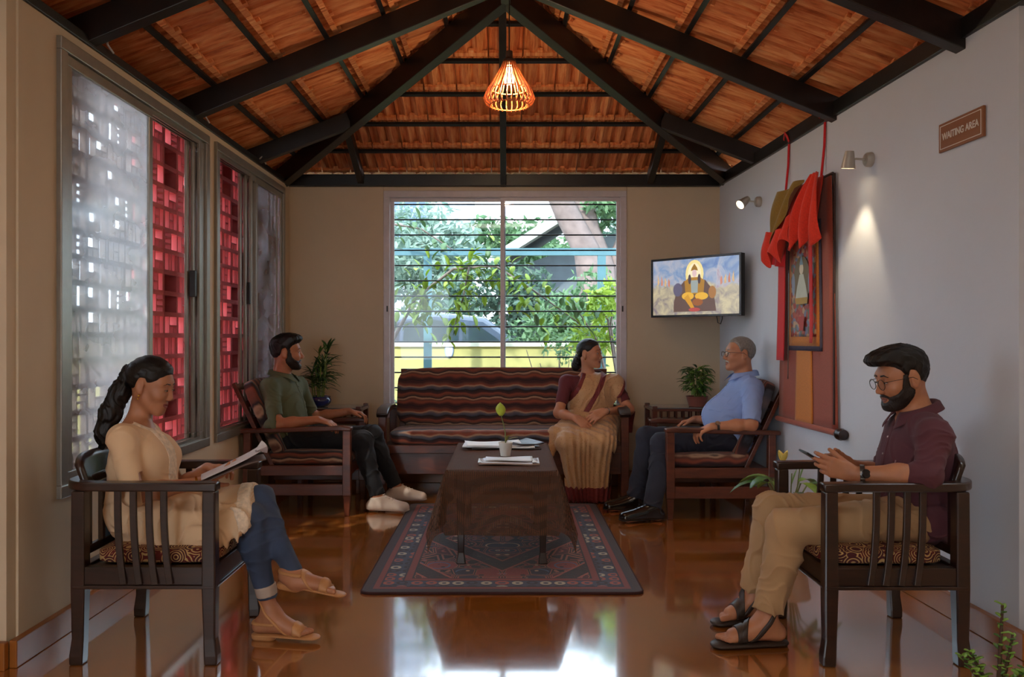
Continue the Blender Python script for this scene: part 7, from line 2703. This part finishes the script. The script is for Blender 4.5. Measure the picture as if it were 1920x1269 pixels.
# near branch with big yellow-green leaves
def branch(label, pts, rad, nl, size, m, seed, spread, droop=.8):
    rg = random.Random(seed)
    t = thing('leafy_branch', label, 'branch', tuple(pts[0]))
    off = V(t.location)
    tubes('stem', t, [(pts, rad)], TWIG)
    for q in range(nl):
        u = rg.uniform(.12, 1) * (len(pts) - 1)
        i = min(int(u), len(pts) - 2)
        p = V(pts[i]).lerp(V(pts[i + 1]), u - i) - off
        p += V((rg.gauss(0, spread[0]), rg.gauss(0, spread[1]), rg.gauss(0, spread[2])))
        a = rg.uniform(0, 6.28)
        leaf(t, m[q % len(m)], p, (math.cos(a), .6 * math.sin(a), rg.uniform(-.9, .3)), size * rg.uniform(.7, 1.3), size * .5, droop, th=.001)
Yb = 8.7
branch('drooping branch of bright yellow-green leaves outside the left pane', [P(735, 640, Yb), P(780, 560, Yb), P(850, 505, Yb), P(930, 500, Yb), P(1000, 545, Yb), P(1090, 610, Yb)], [.022, .018, .015, .012, .010, .006], 230, .125, (LF_Y, LF_Y, LF_G), 2, (.16, .12, .13))
branch('hanging spray of yellow-green leaves in front of the car', [P(880, 500, 8.5), P(868, 560, 8.5), P(855, 600, 8.5), P(850, 630, 8.5)], [.010, .008, .006, .004], 50, .12, (LF_Y,), 5, (.07, .06, .05), 1.2)
branch('leaf spray at the lower left of the window over the car', [P(800, 520, 8.6), P(786, 570, 8.6), P(776, 600, 8.6)], [.009, .007, .004], 44, .12, (LF_Y,), 6, (.08, .06, .05), 1.3)
branch('pale leaf spray near the top of the left pane', [P(730, 420, 9.0), P(790, 430, 9.0), P(850, 470, 9.0)], [.012, .010, .006], 40, .11, (LF_H, LF_G), 7, (.15, .12, .12))
# shrub on the right and leafy plants by the sill
t = thing('shrub', 'yellow-green shrub at the right edge of the window', 'shrub', (1.35, 9.0, -.2))
tubes('stem', t, [([(1.35, 9.0, -.2), P(1120, 640, 9.0), P(1075, 570, 9.0)], [.02, .014, .006]), ([(1.37, 9.0, -.2), P(1140, 600, 9.0), P(1090, 540, 9.0)], [.02, .014, .006]), ([(1.38, 9.0, -.2), P(1145, 610, 9.0), P(1155, 540, 9.0)], [.018, .012, .006])], TWIG)
foliage('leaves', t, P(1130, 600, 9.0), (.30, .25, .50), 520, .10, LF_Y, 41)
t = thing('bare_shrub', 'nearly bare grey shrub in front of the yellow wall', 'shrub', (.62, 9.5, -.2))
rg = random.Random(9); lines = []
for q in range(14):
    x = rg.uniform(-.2, .2)
    a = [(.62 + x * .3, 9.5, -.2), (.62 + x * 1.1, 9.5 + rg.uniform(-.1, .1), .45), (.62 + x * 2.4, 9.5, rg.uniform(.85, 1.25))]
    lines.append((a, [.012, .008, .004]))
tubes('stem', t, lines, TWIG)
foliage('leaves', t, (.75, 9.5, 1.0), (.5, .25, .4), 260, .07, LF_G, 44)
def strap_plant(label, c, n, L, seed, m):
    rg = random.Random(seed)
    t = thing('strap_leaf_plant', label, 'plant', c)
    MB().lathe([(.0, 0), (.05, 0), (.04, .05), (0, .1)], n=10).build('stem', TWIG, t)
    for q in range(n):
        a = rg.uniform(0, 6.28)
        leaf(t, m, (0, 0, .05), (math.cos(a), math.sin(a), rg.uniform(.9, 2.2)), L * rg.uniform(.7, 1.2), .045, rg.uniform(1.0, 1.9))
strap_plant('arching long-leaved plant under the window left of the sofa', (-.98, 8.45, .40), 16, .62, 1, LF_G)
strap_plant('small long-leaved plant behind the sofa back', (-.42, 8.3, .40), 10, .42, 2, LF_G)
t = thing('planter', 'low plastered planter outside the window below the plants', 'planter', (0, 8.3, -.21))
m = MB(); m.bb((-3, -.4, 0), (3, .4, .58)); m.build('box', mat('planter_plaster', (170, 160, 140), .9, .1), t, bevel=.01)
m = MB(); m.bb((-2.9, -.32, .58), (2.9, .32, .60)); m.build('soil', M_SOIL, t)
